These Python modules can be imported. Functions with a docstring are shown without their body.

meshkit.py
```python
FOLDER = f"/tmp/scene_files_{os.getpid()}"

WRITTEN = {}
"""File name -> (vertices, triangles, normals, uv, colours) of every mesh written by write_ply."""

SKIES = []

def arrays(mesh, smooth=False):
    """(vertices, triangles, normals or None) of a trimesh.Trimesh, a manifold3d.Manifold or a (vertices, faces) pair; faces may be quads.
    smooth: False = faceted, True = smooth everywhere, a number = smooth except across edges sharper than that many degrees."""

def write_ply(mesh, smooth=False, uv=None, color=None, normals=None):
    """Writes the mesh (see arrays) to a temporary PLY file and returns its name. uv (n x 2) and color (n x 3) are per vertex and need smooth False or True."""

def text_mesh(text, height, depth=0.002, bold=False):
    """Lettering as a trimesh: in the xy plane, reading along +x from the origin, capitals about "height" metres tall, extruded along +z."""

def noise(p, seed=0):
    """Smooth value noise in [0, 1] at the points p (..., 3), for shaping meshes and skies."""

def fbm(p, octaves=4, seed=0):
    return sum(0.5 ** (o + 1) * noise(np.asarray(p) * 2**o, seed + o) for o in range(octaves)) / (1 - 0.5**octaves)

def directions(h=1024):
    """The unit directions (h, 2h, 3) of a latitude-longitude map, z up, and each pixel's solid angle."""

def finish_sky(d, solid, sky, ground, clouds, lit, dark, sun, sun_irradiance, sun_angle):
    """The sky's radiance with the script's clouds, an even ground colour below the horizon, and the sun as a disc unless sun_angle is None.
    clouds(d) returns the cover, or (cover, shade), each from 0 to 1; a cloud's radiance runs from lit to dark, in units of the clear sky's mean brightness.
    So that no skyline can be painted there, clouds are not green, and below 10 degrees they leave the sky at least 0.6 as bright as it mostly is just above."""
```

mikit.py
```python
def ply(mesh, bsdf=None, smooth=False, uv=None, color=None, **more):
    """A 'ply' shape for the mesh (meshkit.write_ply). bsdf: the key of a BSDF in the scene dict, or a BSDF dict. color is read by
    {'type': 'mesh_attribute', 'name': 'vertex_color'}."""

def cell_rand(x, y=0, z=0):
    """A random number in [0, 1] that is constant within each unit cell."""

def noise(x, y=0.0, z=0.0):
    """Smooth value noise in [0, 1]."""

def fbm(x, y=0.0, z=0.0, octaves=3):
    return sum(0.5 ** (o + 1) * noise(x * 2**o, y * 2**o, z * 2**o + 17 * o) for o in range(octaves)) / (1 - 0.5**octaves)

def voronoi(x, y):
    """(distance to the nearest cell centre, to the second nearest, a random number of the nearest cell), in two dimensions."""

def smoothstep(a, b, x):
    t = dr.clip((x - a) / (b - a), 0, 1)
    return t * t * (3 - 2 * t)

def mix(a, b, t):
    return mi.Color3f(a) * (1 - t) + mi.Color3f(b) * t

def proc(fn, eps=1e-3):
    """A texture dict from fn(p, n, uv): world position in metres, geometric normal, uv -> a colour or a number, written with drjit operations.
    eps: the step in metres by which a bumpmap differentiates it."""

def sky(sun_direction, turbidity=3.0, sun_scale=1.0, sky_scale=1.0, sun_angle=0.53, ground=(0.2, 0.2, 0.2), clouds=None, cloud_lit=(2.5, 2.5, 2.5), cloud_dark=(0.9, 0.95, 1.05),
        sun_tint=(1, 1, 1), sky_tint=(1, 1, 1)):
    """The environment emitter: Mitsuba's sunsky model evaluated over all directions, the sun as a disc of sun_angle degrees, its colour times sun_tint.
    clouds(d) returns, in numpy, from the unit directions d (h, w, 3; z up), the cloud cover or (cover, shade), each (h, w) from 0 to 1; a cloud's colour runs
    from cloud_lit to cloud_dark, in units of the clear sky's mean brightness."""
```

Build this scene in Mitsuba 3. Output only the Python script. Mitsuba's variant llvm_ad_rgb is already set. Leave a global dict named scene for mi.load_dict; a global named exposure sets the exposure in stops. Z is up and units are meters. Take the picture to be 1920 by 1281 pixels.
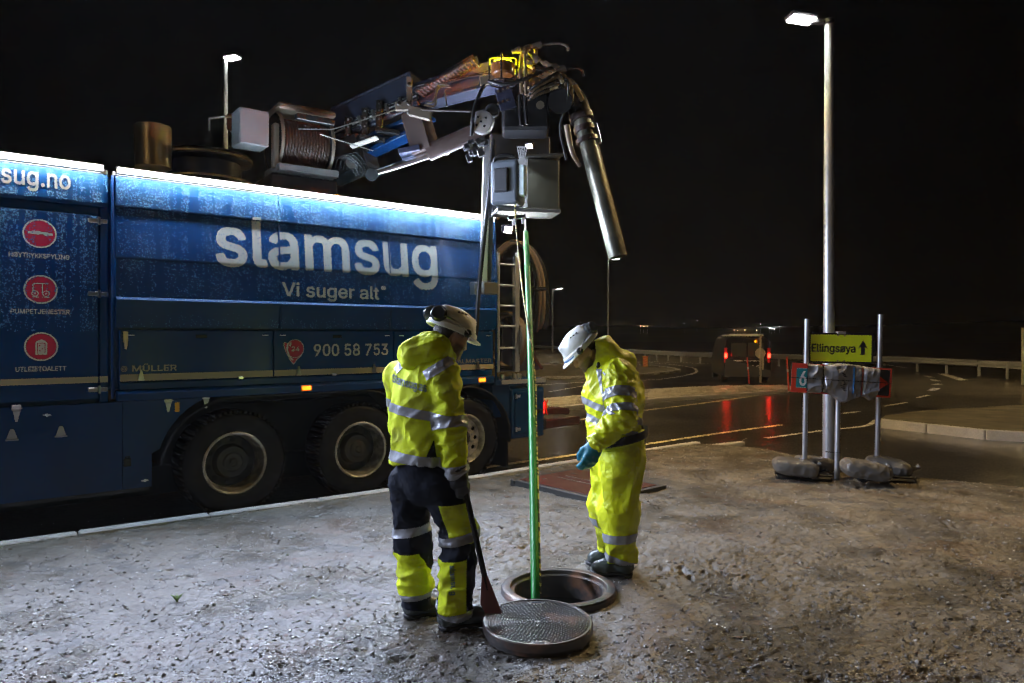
import math, random
import numpy as np, trimesh
import drjit as dr, mitsuba as mi
import mikit, meshkit
from mikit import proc, noise, fbm, voronoi, cell_rand, smoothstep, mix
from scipy.spatial import ConvexHull
import shapely.geometry as sg
import shapely.ops

T = mi.ScalarTransform4f
# ---------------------------------------------------------------- camera, sky, exposure, air
F, EYE, CX, CY = 1340.0, 1.65, 960.0, 632.0          # focal length and horizon of the photograph, in its pixels
exposure = 0.0
scene = {'type': 'scene'}
labels = {}
scene['camera'] = {'type': 'perspective', 'fov': math.degrees(2 * math.atan(960.0 / F)), 'fov_axis': 'x', 'near_clip': 0.1, 'far_clip': 3000.0,
                   'principal_point_offset_y': (640.5 - CY) / 1281.0,
                   'to_world': T().look_at(origin=[0, 0, EYE], target=[0, 10, EYE], up=[0, 0, 1]),
                   'medium': {'type': 'ref', 'id': 'rainy_air'}}
scene['sky'] = {**mikit.sky((0.3, 0.9, 0.06), turbidity=4, sun_scale=0.0, sky_scale=0.00005, ground=(0.05, 0.05, 0.05)), 'sampling_weight': 0.05}
scene['rainy_air'] = {'type': 'homogeneous', 'albedo': {'type': 'rgb', 'value': [0.95, 0.95, 0.95]}, 'sigma_t': 0.0008, 'phase': {'type': 'hg', 'g': 0.7}}
scene['haze'] = {'type': 'cube', 'to_world': T().translate([0, 240, 9.0]).scale([720, 720, 13.5]), 'bsdf': {'type': 'null'}, 'interior': {'type': 'ref', 'id': 'rainy_air'}}
labels['haze'] = {'label': 'thin rainy night air over the whole scene', 'kind': 'stuff'}

# strengths of the lamps
LED = [125 * 0.58, 125 * 0.80, 125 * 1.0]                  # the strips' glowing tube
BEAM = [1480 * 0.65, 1480 * 0.73, 1480 * 1.0]                  # their lens, aimed outwards over the ground
LAMP = [950 * 1.0, 950 * 0.68, 950 * 0.28]
WORK = [220 * 0.9, 220 * 1.0, 220 * 0.98]
AMBER = [60 * 1.0, 60 * 0.34, 60 * 0.025]
RED = [22, 0.14, 0.07]

def glow(rgb, w=1.0):
    return {'type': 'area', 'radiance': {'type': 'rgb', 'value': list(map(float, rgb))}, 'sampling_weight': float(w)}

# ---------------------------------------------------------------- places
def P(x, y, Z):
    """The point Z metres ahead that the photograph shows at pixel (x, y)."""
    return np.array([(x - CX) / F * Z, Z, EYE + (CY - y) / F * Z])
def G(x, y, z=0.0):
    """The point at height z that the photograph shows at pixel (x, y)."""
    Z = F * (EYE - z) / (y - CY)
    return np.array([(x - CX) / F * Z, Z, z])
ROAD = -0.12
DX, DY = 0.7853, 0.6191                                # the truck's length runs along this direction
TM = np.eye(4); TM[:3, 0] = (DX, DY, 0); TM[:3, 1] = (-DY, DX, 0); TM[:3, 3] = (-2.74, 7.05, 0)
def tl(p):
    """World point to truck point (along, inwards, up)."""
    p = np.asarray(p, float)
    q = p - TM[:3, 3]
    return q @ TM[:3, :3]

# ---------------------------------------------------------------- scene entries
def numbered(name):
    k, i = name, 0
    while k in scene or k in labels or k in USED:
        i += 1
        k = f'{name}_{i:03d}'
    USED.add(k)
    return k
USED = set()
def thing(name, label, cat, group=None):
    k = numbered(name)
    labels[k] = {'label': label, 'category': cat}
    if group: labels[k]['group'] = group
    return k
def put(key, mesh, mat, smooth=False, world=None, emit=None, **more):
    d = mikit.ply(mesh, mat, smooth=smooth, **more)
    if world is not None: d['to_world'] = T(world)
    if emit is not None: d['emitter'] = emit
    scene[key] = d
    return key
def part(parent, name, mesh, mat, smooth=False, world=None, emit=None, label=None, kind=None, **more):
    k = numbered(f'{parent}__{name}')
    put(k, mesh, mat, smooth, world, emit, **more)
    e = {}
    if label: e['label'] = label
    if kind: e['kind'] = kind
    if e: labels[k] = e
    return k
def single(name, label, cat, mesh, mat, smooth=False, group=None, **more):
    return put(thing(name, label, cat, group), mesh, mat, smooth, **more)
def structure(name, mesh, mat, smooth=False, label=None, **more):
    k = numbered(name)
    put(k, mesh, mat, smooth, **more)
    labels[k] = {'kind': 'structure', **({'label': label} if label else {})}
    return k

# ---------------------------------------------------------------- meshes
def cat(*ms):
    ms = [m for m in ms if m is not None]
    vs, fs, n = [], [], 0
    for m in ms:
        vs.append(np.asarray(m.vertices)); fs.append(np.asarray(m.faces) + n); n += len(m.vertices)
    return trimesh.Trimesh(np.vstack(vs), np.vstack(fs), process=False)
def mesh(v, f):
    f = np.asarray(f)
    if f.shape[1] == 4: f = np.vstack([f[:, [0, 1, 2]], f[:, [0, 2, 3]]])
    return trimesh.Trimesh(np.asarray(v, float), f, process=False)
def hull(pts):
    pts = np.asarray(pts, float)
    h = ConvexHull(pts)
    f = h.simplices.copy()
    c = pts[h.vertices].mean(0)
    n = np.cross(pts[f[:, 1]] - pts[f[:, 0]], pts[f[:, 2]] - pts[f[:, 0]])
    bad = np.einsum('ij,ij->i', n, pts[f[:, 0]] - c) < 0
    f[bad] = f[bad][:, ::-1]
    used, inv = np.unique(f, return_inverse=True)
    return trimesh.Trimesh(pts[used], inv.reshape(f.shape), process=False)
def box(x0, x1, y0, y1, z0, z1, r=0.0):
    lo, hi = np.array([x0, y0, z0], float), np.array([x1, y1, z1], float)
    if r <= 0:
        c = np.array([[i, j, k] for i in (0, 1) for j in (0, 1) for k in (0, 1)])
        v = lo + (hi - lo) * c
        return mesh(v, [[0, 1, 3, 2], [4, 6, 7, 5], [0, 4, 5, 1], [2, 3, 7, 6], [0, 2, 6, 4], [1, 5, 7, 3]])
    r = min(r, 0.45 * (hi - lo).min())
    pts = []
    for i in (0, 1):
        for j in (0, 1):
            for k in (0, 1):
                c = np.where([i, j, k], hi, lo); s = np.where([i, j, k], -1, 1)
                for a in range(3):
                    q = c + s * r; q[a] = c[a]; pts.append(q)
    return hull(pts)
def obox(c, ax, ay, az, hx, hy, hz, r=0.0):
    """A box about c with half sizes along the given unit axes."""
    b = box(-hx, hx, -hy, hy, -hz, hz, r)
    M = np.stack([ax, ay, az], 1)
    b.vertices = np.asarray(b.vertices) @ M.T + np.asarray(c)
    if np.linalg.det(M) < 0: b.faces = np.asarray(b.faces)[:, ::-1]
    return b
def lens_quad(c, n, w, h, up=(0, 0, 1)):
    """A single face of size 2w x 2h about c that looks along n."""
    n = unit(n); a = unit(np.cross(up, n)); b = np.cross(n, a); c = np.asarray(c)
    return mesh([c - a * w - b * h, c + a * w - b * h, c + a * w + b * h, c - a * w + b * h], [[0, 1, 2, 3]])
def unit(v):
    v = np.asarray(v, float); return v / np.linalg.norm(v)
def frame(t, up=(0, 0, 1)):
    t = unit(t)
    a = np.cross(up, t)
    if np.linalg.norm(a) < 1e-6: a = np.cross((1, 0, 0), t)
    a = unit(a)
    return t, a, np.cross(t, a)                        # along, side, up
def beam(p0, p1, w, h, r=0.0, up=(0, 0, 1)):
    p0, p1 = np.asarray(p0, float), np.asarray(p1, float)
    t, a, b = frame(p1 - p0, up)
    return obox((p0 + p1) / 2, t, a, b, np.linalg.norm(p1 - p0) / 2, w / 2, h / 2, r)
def spline(pts, n=8):
    pts = np.asarray(pts, float)
    if len(pts) < 3: return pts
    p = np.vstack([2 * pts[0] - pts[1], pts, 2 * pts[-1] - pts[-2]])
    out = []
    for i in range(1, len(p) - 2):
        for t in np.linspace(0, 1, n, endpoint=False):
            a, b, c, d = p[i - 1], p[i], p[i + 1], p[i + 2]
            out.append(0.5 * (2 * b + (c - a) * t + (2 * a - 5 * b + 4 * c - d) * t * t + (3 * b - a - 3 * c + d) * t ** 3))
    return np.vstack([out, pts[-1:]])
def tube(pts, r, sides=10, smooth=0, closed=False):
    pts = np.asarray(pts, float)
    rr = np.broadcast_to(np.asarray(r, float), (len(pts),)).copy()
    if smooth:
        k = np.linspace(0, 1, len(pts)); pts = spline(pts, smooth); rr = np.interp(np.linspace(0, 1, len(pts)), k, rr)
    n = len(pts)
    if closed: tg = np.roll(pts, -1, 0) - np.roll(pts, 1, 0)
    else: tg = np.gradient(pts, axis=0)
    tg /= np.linalg.norm(tg, axis=1, keepdims=True) + 1e-12
    a = np.cross(tg[0], (0, 0, 1) if abs(tg[0][2]) < 0.9 else (1, 0, 0)); a = unit(a)
    A = []
    for t in tg:
        a = a - t * (a @ t); a = unit(a); A.append(a)
    A = np.array(A); B = np.cross(tg, A)
    ang = np.arange(sides) * 2 * np.pi / sides
    v = pts[:, None] + rr[:, None, None] * (np.cos(ang)[None, :, None] * A[:, None] + np.sin(ang)[None, :, None] * B[:, None])
    m = n if closed else n - 1
    i, j = np.meshgrid(np.arange(m), np.arange(sides), indexing='ij'); i2 = (i + 1) % n
    q = np.stack([i * sides + j, i * sides + (j + 1) % sides, i2 * sides + (j + 1) % sides, i2 * sides + j], -1).reshape(-1, 4)
    v = v.reshape(-1, 3); f = np.vstack([q[:, [0, 1, 2]], q[:, [0, 2, 3]]])
    if not closed:
        v = np.vstack([v, pts[:1], pts[-1:]]); k = np.arange(sides)
        f = np.vstack([f, np.stack([k * 0 + n * sides, (k + 1) % sides, k], 1), np.stack([k * 0 + n * sides + 1, (n - 1) * sides + k, (n - 1) * sides + (k + 1) % sides], 1)])
    return trimesh.Trimesh(v, f, process=False)
def cyl(p0, p1, r0, r1=None, sides=24):
    return tube([p0, p1], [r0, r0 if r1 is None else r1], sides)
def lathe(prof, sides=48, axis=(0, 0, 1), at=(0, 0, 0), closed=False):
    """A profile of (radius, along) turned about the axis."""
    prof = np.asarray(prof, float); n = len(prof)
    t = unit(axis); a = unit(np.cross(t, (1, 0, 0) if abs(t[0]) < 0.9 else (0, 1, 0))); b = np.cross(t, a)
    ang = np.arange(sides) * 2 * np.pi / sides
    ring = np.cos(ang)[:, None] * a + np.sin(ang)[:, None] * b
    v = np.asarray(at) + prof[:, None, 0, None] * ring[None] + prof[:, None, 1, None] * t
    m = n if closed else n - 1
    i, j = np.meshgrid(np.arange(m), np.arange(sides), indexing='ij'); i2 = (i + 1) % n
    q = np.stack([i * sides + j, i * sides + (j + 1) % sides, i2 * sides + (j + 1) % sides, i2 * sides + j], -1).reshape(-1, 4)
    return mesh(v.reshape(-1, 3), q)
def prism(poly, depth, M=None):
    """A shapely polygon (x, y) drawn out along z by depth, then moved by M."""
    ms = []
    for g in getattr(poly, 'geoms', [poly]):
        if g.area > 1e-9:
            ms.append(trimesh.creation.extrude_polygon(g, depth, engine='earcut'))
    m = cat(*ms)
    if M is not None: m.apply_transform(M)
    return m
def side_m(y):
    """Drawing plane (s, z) of the truck's side: x -> along, y -> up, drawn out towards the camera from the depth y."""
    M = np.eye(4); M[:3, 0] = (1, 0, 0); M[:3, 1] = (0, 0, 1); M[:3, 2] = (0, -1, 0); M[1, 3] = y
    return M
def moved(m, M):
    m = m.copy(); m.apply_transform(M); return m
def lettering(text, w, h, bold=True, depth=0.002):
    """Text whose box is w wide and whose capitals are h tall."""
    m = meshkit.text_mesh(text, h, depth, bold)
    v = np.array(m.vertices)
    v[:, 0] = (v[:, 0] - v[:, 0].min()) / np.ptp(v[:, 0]) * w
    m.vertices = v
    return m
def grid(xs, ys, z):
    X, Y = np.meshgrid(xs, ys, indexing='ij')
    i, j = np.meshgrid(np.arange(len(xs) - 1), np.arange(len(ys) - 1), indexing='ij'); n = len(ys)
    q = np.stack([i * n + j, (i + 1) * n + j, (i + 1) * n + j + 1, i * n + j + 1], -1).reshape(-1, 4)
    Zs = z(X, Y) if callable(z) else np.full(X.shape, z)
    return mesh(np.stack([X, Y, Zs], -1).reshape(-1, 3), q)
def flat(poly, z, dens=None):
    v, f = trimesh.creation.triangulate_polygon(poly, engine='earcut')
    m = trimesh.Trimesh(np.column_stack([v, np.full(len(v), z)]), f, process=False)
    if m.face_normals[:, 2].mean() < 0: m.faces = m.faces[:, ::-1]
    return m

# ---------------------------------------------------------------- soft bodies: distance fields and surface nets
def cone(p, a, b, ra, rb, flat=None, k=1.0):
    a, b = np.asarray(a, float), np.asarray(b, float)
    if flat is not None:
        w = unit(flat); c = (a + b) / 2
        p = p + ((p - c) @ w)[:, None] * w * (k - 1); 
        a = a + ((a - c) @ w) * w * (k - 1); b = b + ((b - c) @ w) * w * (k - 1)
    d = b - a
    t = np.clip(((p - a) @ d) / max(d @ d, 1e-12), 0, 1)
    return np.linalg.norm(p - a - t[:, None] * d, axis=1) - (ra + (rb - ra) * t)
def ell(p, c, R, s):
    """An ellipsoid about c with semi axes s along the rows of R."""
    q = ((p - c) @ np.asarray(R).T) / np.asarray(s)
    n = np.linalg.norm(q, axis=1)
    return (n - 1) * n / (np.linalg.norm(q / np.asarray(s), axis=1) + 1e-9)
def smin(a, b, k):
    h = np.maximum(k - np.abs(a - b), 0) / k
    return np.minimum(a, b) - h * h * k / 4
def smax(a, b, k): return -smin(-a, -b, k)
def ball(p, c, r): return np.linalg.norm(p - np.asarray(c), axis=1) - r
def chain(p, pts, rs, k=0.03):
    d = None
    for i in range(len(pts) - 1):
        e = cone(p, pts[i], pts[i + 1], rs[i], rs[i + 1])
        d = e if d is None else smin(d, e, k)
    return d
def ridges(p, scale, seed=0, axis=None, stretch=1.0):
    """Sharp-edged cloth creases from 0 to 1, stretched along an axis."""
    q = np.asarray(p) * 1.0
    if axis is not None:
        w = unit(axis); q = q + (q @ w)[:, None] * w * (1 / stretch - 1)
    q = q / scale
    q = q + 0.7 * np.stack([meshkit.noise(q * 0.6, seed + 5), meshkit.noise(q * 0.6, seed + 6), meshkit.noise(q * 0.6, seed + 7)], -1)
    n = meshkit.noise(q, seed)
    return (1 - np.abs(2 * n - 1)) ** 2
def nets(f, lo, hi, h, B=8, reach=0.03):
    lo, hi = np.asarray(lo, float), np.asarray(hi, float)
    nb = np.ceil((hi - lo) / (h * B)).astype(int) + 1
    n = nb * B
    I = np.stack(np.meshgrid(*[np.arange(k) for k in nb], indexing='ij'), -1).reshape(-1, 3)
    d = f(lo + (I * B + (B - 1) / 2) * h)
    on = np.abs(d) < h * B * 0.95 + reach
    V = np.where(d < 0, -1.0, 1.0).reshape(nb)
    V = np.repeat(np.repeat(np.repeat(V, B, 0), B, 1), B, 2)
    o = np.stack(np.meshgrid(*[np.arange(B)] * 3, indexing='ij'), -1).reshape(-1, 3)
    Q = (I[on][:, None] * B + o[None]).reshape(-1, 3)
    for c in range(0, len(Q), 400000):
        q = Q[c:c + 400000]
        V[q[:, 0], q[:, 1], q[:, 2]] = f(lo + q * h)
    S = V < 0
    c8 = [(i, j, k) for i in (0, 1) for j in (0, 1) for k in (0, 1)]
    m = n - 1
    cnt = sum(S[i:i + m[0], j:j + m[1], k:k + m[2]].astype(np.int8) for i, j, k in c8)
    C = np.argwhere((cnt > 0) & (cnt < 8))
    vals = np.stack([V[C[:, 0] + i, C[:, 1] + j, C[:, 2] + k] for i, j, k in c8], 1)
    tot, num = np.zeros((len(C), 3)), np.zeros(len(C))
    for a in range(8):
        for b in range(a + 1, 8):
            ca, cb = np.array(c8[a]), np.array(c8[b])
            if np.abs(ca - cb).sum() != 1: continue
            va, vb = vals[:, a], vals[:, b]
            x = (va < 0) != (vb < 0)
            t = np.where(x, va / np.where(x, va - vb, 1), 0)
            tot += np.where(x[:, None], ca + t[:, None] * (cb - ca), 0); num += x
    vid = np.full(m, -1); vid[C[:, 0], C[:, 1], C[:, 2]] = np.arange(len(C))
    verts = lo + (C + tot / num[:, None]) * h
    quads = []
    for ax in range(3):
        u, w = (ax + 1) % 3, (ax + 2) % 3
        s0 = [slice(0, k) for k in n]; s1 = list(s0); s0[ax] = slice(0, n[ax] - 1); s1[ax] = slice(1, n[ax])
        E = np.argwhere(S[tuple(s0)] != S[tuple(s1)])
        E = E[(E[:, u] > 0) & (E[:, w] > 0) & (E[:, u] < m[u]) & (E[:, w] < m[w])]
        def cell(du, dw):
            e = E.copy(); e[:, u] -= du; e[:, w] -= dw
            return vid[e[:, 0], e[:, 1], e[:, 2]]
        q = np.stack([cell(1, 1), cell(0, 1), cell(0, 0), cell(1, 0)], 1)
        inside = S[E[:, 0], E[:, 1], E[:, 2]]
        q[~inside] = q[~inside][:, ::-1]
        quads.append(q)
    q = np.vstack(quads)
    q = q[(q >= 0).all(1)]
    return mesh(verts, q)
def smooth_mesh(m, it=2):
    v, f = np.array(m.vertices), np.asarray(m.faces)
    e = np.vstack([f[:, [0, 1]], f[:, [1, 2]], f[:, [2, 0]]])
    for _ in range(it):
        s = np.zeros_like(v); c = np.zeros(len(v))
        np.add.at(s, e[:, 0], v[e[:, 1]]); np.add.at(c, e[:, 0], 1)
        np.add.at(s, e[:, 1], v[e[:, 0]]); np.add.at(c, e[:, 1], 1)
        v = 0.5 * v + 0.5 * s / np.maximum(c, 1)[:, None]
    return trimesh.Trimesh(v, f, process=False)
def vnormals(m):
    v, f = np.asarray(m.vertices), np.asarray(m.faces)
    n = np.zeros_like(v); fn = np.cross(v[f[:, 1]] - v[f[:, 0]], v[f[:, 2]] - v[f[:, 0]])
    for k in range(3): np.add.at(n, f[:, k], fn)
    return n / (np.linalg.norm(n, axis=1, keepdims=True) + 1e-15)
def clip(m, s):
    """The part of the mesh where the per-vertex number s is positive, cut cleanly."""
    v, f = np.asarray(m.vertices), np.asarray(m.faces)
    pos = s[f] > 0; k = pos.sum(1)
    keep = [f[k == 3]]
    new_v, edge = [], {}
    def cutpt(a, b):
        key = (a, b) if a < b else (b, a)
        if key not in edge:
            t = s[a] / (s[a] - s[b]); edge[key] = len(v) + len(new_v); new_v.append(v[a] + t * (v[b] - v[a]))
        return edge[key]
    extra = []
    for tri, p, c in zip(f[(k == 1) | (k == 2)], pos[(k == 1) | (k == 2)], k[(k == 1) | (k == 2)]):
        if c == 1:
            i = int(np.argmax(p)); a, b, d = tri[i], tri[(i + 1) % 3], tri[(i + 2) % 3]
            extra.append([a, cutpt(a, b), cutpt(a, d)])
        else:
            i = int(np.argmin(p)); a, b, d = tri[i], tri[(i + 1) % 3], tri[(i + 2) % 3]
            x, y = cutpt(a, b), cutpt(a, d)
            extra += [[x, b, d], [x, d, y]]
    if extra: keep.append(np.array(extra))
    allv = np.vstack([v, new_v]) if new_v else v
    ff = np.vstack(keep)
    used, inv = np.unique(ff, return_inverse=True)
    return trimesh.Trimesh(allv[used], inv.reshape(ff.shape), process=False)
def pieces_of(m, least=24):
    """The separate pieces of a mesh, largest first, crumbs dropped."""
    from scipy.sparse import coo_matrix
    from scipy.sparse.csgraph import connected_components
    f = np.asarray(m.faces); n = len(m.vertices)
    e = np.vstack([f[:, :2], f[:, 1:]])
    _, lab = connected_components(coo_matrix((np.ones(len(e)), (e[:, 0], e[:, 1])), shape=(n, n)), directed=False)
    out = []
    for k in np.unique(lab[f[:, 0]]):
        ff = f[lab[f[:, 0]] == k]
        if len(ff) < least: continue
        used, inv = np.unique(ff, return_inverse=True)
        out.append(trimesh.Trimesh(np.asarray(m.vertices)[used], inv.reshape(ff.shape), process=False))
    return sorted(out, key=lambda q: -len(q.faces))
def patch(m, fields, off=0.003):
    """The cloth piece of m where every field (a function of points) is positive, laid on m."""
    n = vnormals(m)
    q = trimesh.Trimesh(np.asarray(m.vertices) + n * off, m.faces, process=False)
    for fn in fields:
        q = clip(q, fn(np.asarray(q.vertices)))
        if len(q.faces) == 0: return None
    return q
def inner(*fs):
    return lambda p: np.min([f(p) for f in fs], axis=0)
# ---------------------------------------------------------------- materials
def rgb(*c): return {'type': 'rgb', 'value': [float(x) for x in c]}
def pr(base, rough=0.5, metal=0.0, spec=0.5, coat=0.0, **k):
    d = {'type': 'principled', 'base_color': base if isinstance(base, dict) else rgb(*base), 'roughness': rough, 'metallic': metal}
    if metal == 0: d['specular'] = spec
    if coat: d['clearcoat'] = coat; d['clearcoat_gloss'] = 0.9
    d.update(k)
    return {'type': 'twosided', 'bsdf': d}
def bumped(b, fn, scale, eps=1e-3):
    inner_ = b['bsdf'] if b['type'] == 'twosided' else b
    return {'type': 'twosided', 'bsdf': {'type': 'bumpmap', 'arbitrary': proc(fn, eps), 'scale': scale, 'bsdf': inner_}}
def along(p): return (p.x + 2.74) * DX + (p.y - 7.05) * DY

def drops_fn(p, n, uv):
    s = along(p); z = p.z
    cells = cell_rand(dr.floor(s * 95), dr.floor(z * 80 + 40 * cell_rand(dr.floor(s * 95), 3.0)), 1.0)
    a, b, w = voronoi(s * 95, z * 70)
    run = smoothstep(0.55, 0.8, noise(s * 60, z * 2.0, 4.0)) * smoothstep(0.35, 0.6, noise(s * 9, z * 1.3, 9.0))
    drop = dr.maximum(0.0, 0.42 - a) * dr.select(w > 0.35, 1.0, 0.0)
    return drop * 0.9 + run * 0.22
def paint_fn(p, n, uv):
    s = along(p); z = p.z
    d = fbm(s * 1.3, z * 1.7, 2.0, octaves=3)
    dirt = smoothstep(1.1, 0.3, z) * 0.55 * smoothstep(0.35, 0.7, fbm(s * 3, z * 2, 5.0))
    return mix(mix((0.0004, 0.030, 0.120), (0.0006, 0.040, 0.15), d), (0.02, 0.024, 0.028), dirt * 0.5)
scene['mat_blue'] = bumped(pr(proc(paint_fn), 0.22, spec=0.25, coat=0.25), drops_fn, 0.006, 2e-3)
scene['mat_blue_plain'] = pr((0.0005, 0.026, 0.10), 0.3, spec=0.25, coat=0.25)
scene['mat_navy_steel'] = pr((0.028, 0.032, 0.058), 0.4, spec=0.5, coat=0.4)
scene['mat_letters'] = bumped(pr((0.50, 0.49, 0.46), 0.42, spec=0.5), drops_fn, 0.004, 2e-3)
scene['mat_tan'] = pr((0.36, 0.31, 0.20), 0.45)
scene['mat_sticker_red'] = bumped(pr((0.45, 0.02, 0.06), 0.35), drops_fn, 0.004, 2e-3)
scene['mat_yellow_sticker'] = pr((0.75, 0.38, 0.02), 0.4)
scene['mat_steel'] = pr((0.45, 0.45, 0.45), 0.28, metal=1.0)
scene['mat_chrome'] = pr((0.78, 0.78, 0.80), 0.14, metal=1.0)
def galv_fn(p, n, uv):
    a = fbm(p.x * 22 + p.y * 13, p.z * 15, p.y * 9, octaves=3)
    return mix((0.36, 0.38, 0.42), (0.52, 0.54, 0.58), a)
scene['mat_galv'] = pr(proc(galv_fn), 0.38, metal=0.75)
scene['mat_alu'] = pr((0.68, 0.68, 0.66), 0.35, metal=0.85)
def rim_fn(p, n, uv):
    a = fbm(p.x * 14, p.y * 14, p.z * 14, octaves=3)
    return mix((0.32, 0.30, 0.25), (0.62, 0.58, 0.50), smoothstep(0.3, 0.7, a))
scene['mat_rim'] = pr(proc(rim_fn), 0.4, metal=0.7)
scene['mat_hub'] = pr((0.02, 0.019, 0.017), 0.5)
def rubber_fn(p, n, uv):
    a = fbm(p.x * 9, p.y * 9, p.z * 9, octaves=3)
    return mix((0.005, 0.005, 0.005), (0.014, 0.013, 0.012), smoothstep(0.4, 0.8, a))
scene['mat_rubber'] = pr(proc(rubber_fn), 0.5, spec=0.2)
scene['mat_black'] = pr((0.012, 0.012, 0.013), 0.32, spec=0.5)
scene['mat_black_matt'] = pr((0.010, 0.010, 0.011), 0.7, spec=0.25)
scene['mat_grey_paint'] = pr((0.17, 0.175, 0.18), 0.4)
scene['mat_grey_dark'] = pr((0.04, 0.042, 0.045), 0.35)
scene['mat_grey_case'] = bumped(pr((0.10, 0.12, 0.135), 0.35), lambda p, n, uv: fbm(p.x * 120, p.y * 120, p.z * 25, octaves=2), 0.002)
scene['mat_sheet'] = bumped(pr((0.12, 0.12, 0.105), 0.45, metal=0.3), lambda p, n, uv: fbm(p.x * 110, p.y * 110, p.z * 18, octaves=2), 0.002)
scene['mat_brown_steel'] = pr((0.055, 0.036, 0.030), 0.4)
scene['mat_orange_steel'] = pr((0.13, 0.105, 0.075), 0.45)
scene['mat_brass'] = pr((0.75, 0.62, 0.40), 0.35, metal=0.9)
scene['mat_hose_brown'] = pr((0.16, 0.11, 0.07), 0.4)
scene['mat_pipe'] = bumped(pr(proc(lambda p, n, uv: mix((0.12, 0.12, 0.09), (0.22, 0.21, 0.16), smoothstep(0.35, 0.65, fbm(p.x * 6, p.y * 6, p.z * 6, octaves=4)))), 0.34, metal=0.7),
                           lambda p, n, uv: fbm(p.x * 60, p.y * 60, p.z * 60, octaves=3), 0.002)
scene['mat_white'] = pr((0.78, 0.78, 0.76), 0.35)
scene['mat_panel_white'] = pr((0.70, 0.85, 0.83), 0.3)
scene['mat_led_strip'] = pr((0.8, 0.8, 0.8), 0.4)
scene['mat_lens_amber'] = pr((0.8, 0.30, 0.02), 0.25)
scene['mat_lens_red'] = pr((0.6, 0.02, 0.015), 0.2)
scene['mat_maroon'] = pr((0.028, 0.006, 0.007), 0.35)
scene['mat_green_hose'] = bumped(pr((0.005, 0.15, 0.018), 0.38), lambda p, n, uv: fbm(p.x * 150, p.y * 60, p.z * 40, octaves=2), 0.002)
def rope_fn(p, n, uv):
    k = noise(p.z * 85 + p.x * 30, 0.5, 1.0)
    return mix((0.60, 0.52, 0.18), (0.05, 0.05, 0.04), smoothstep(0.45, 0.55, k))
scene['mat_rope'] = pr(proc(rope_fn), 0.7)
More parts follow.
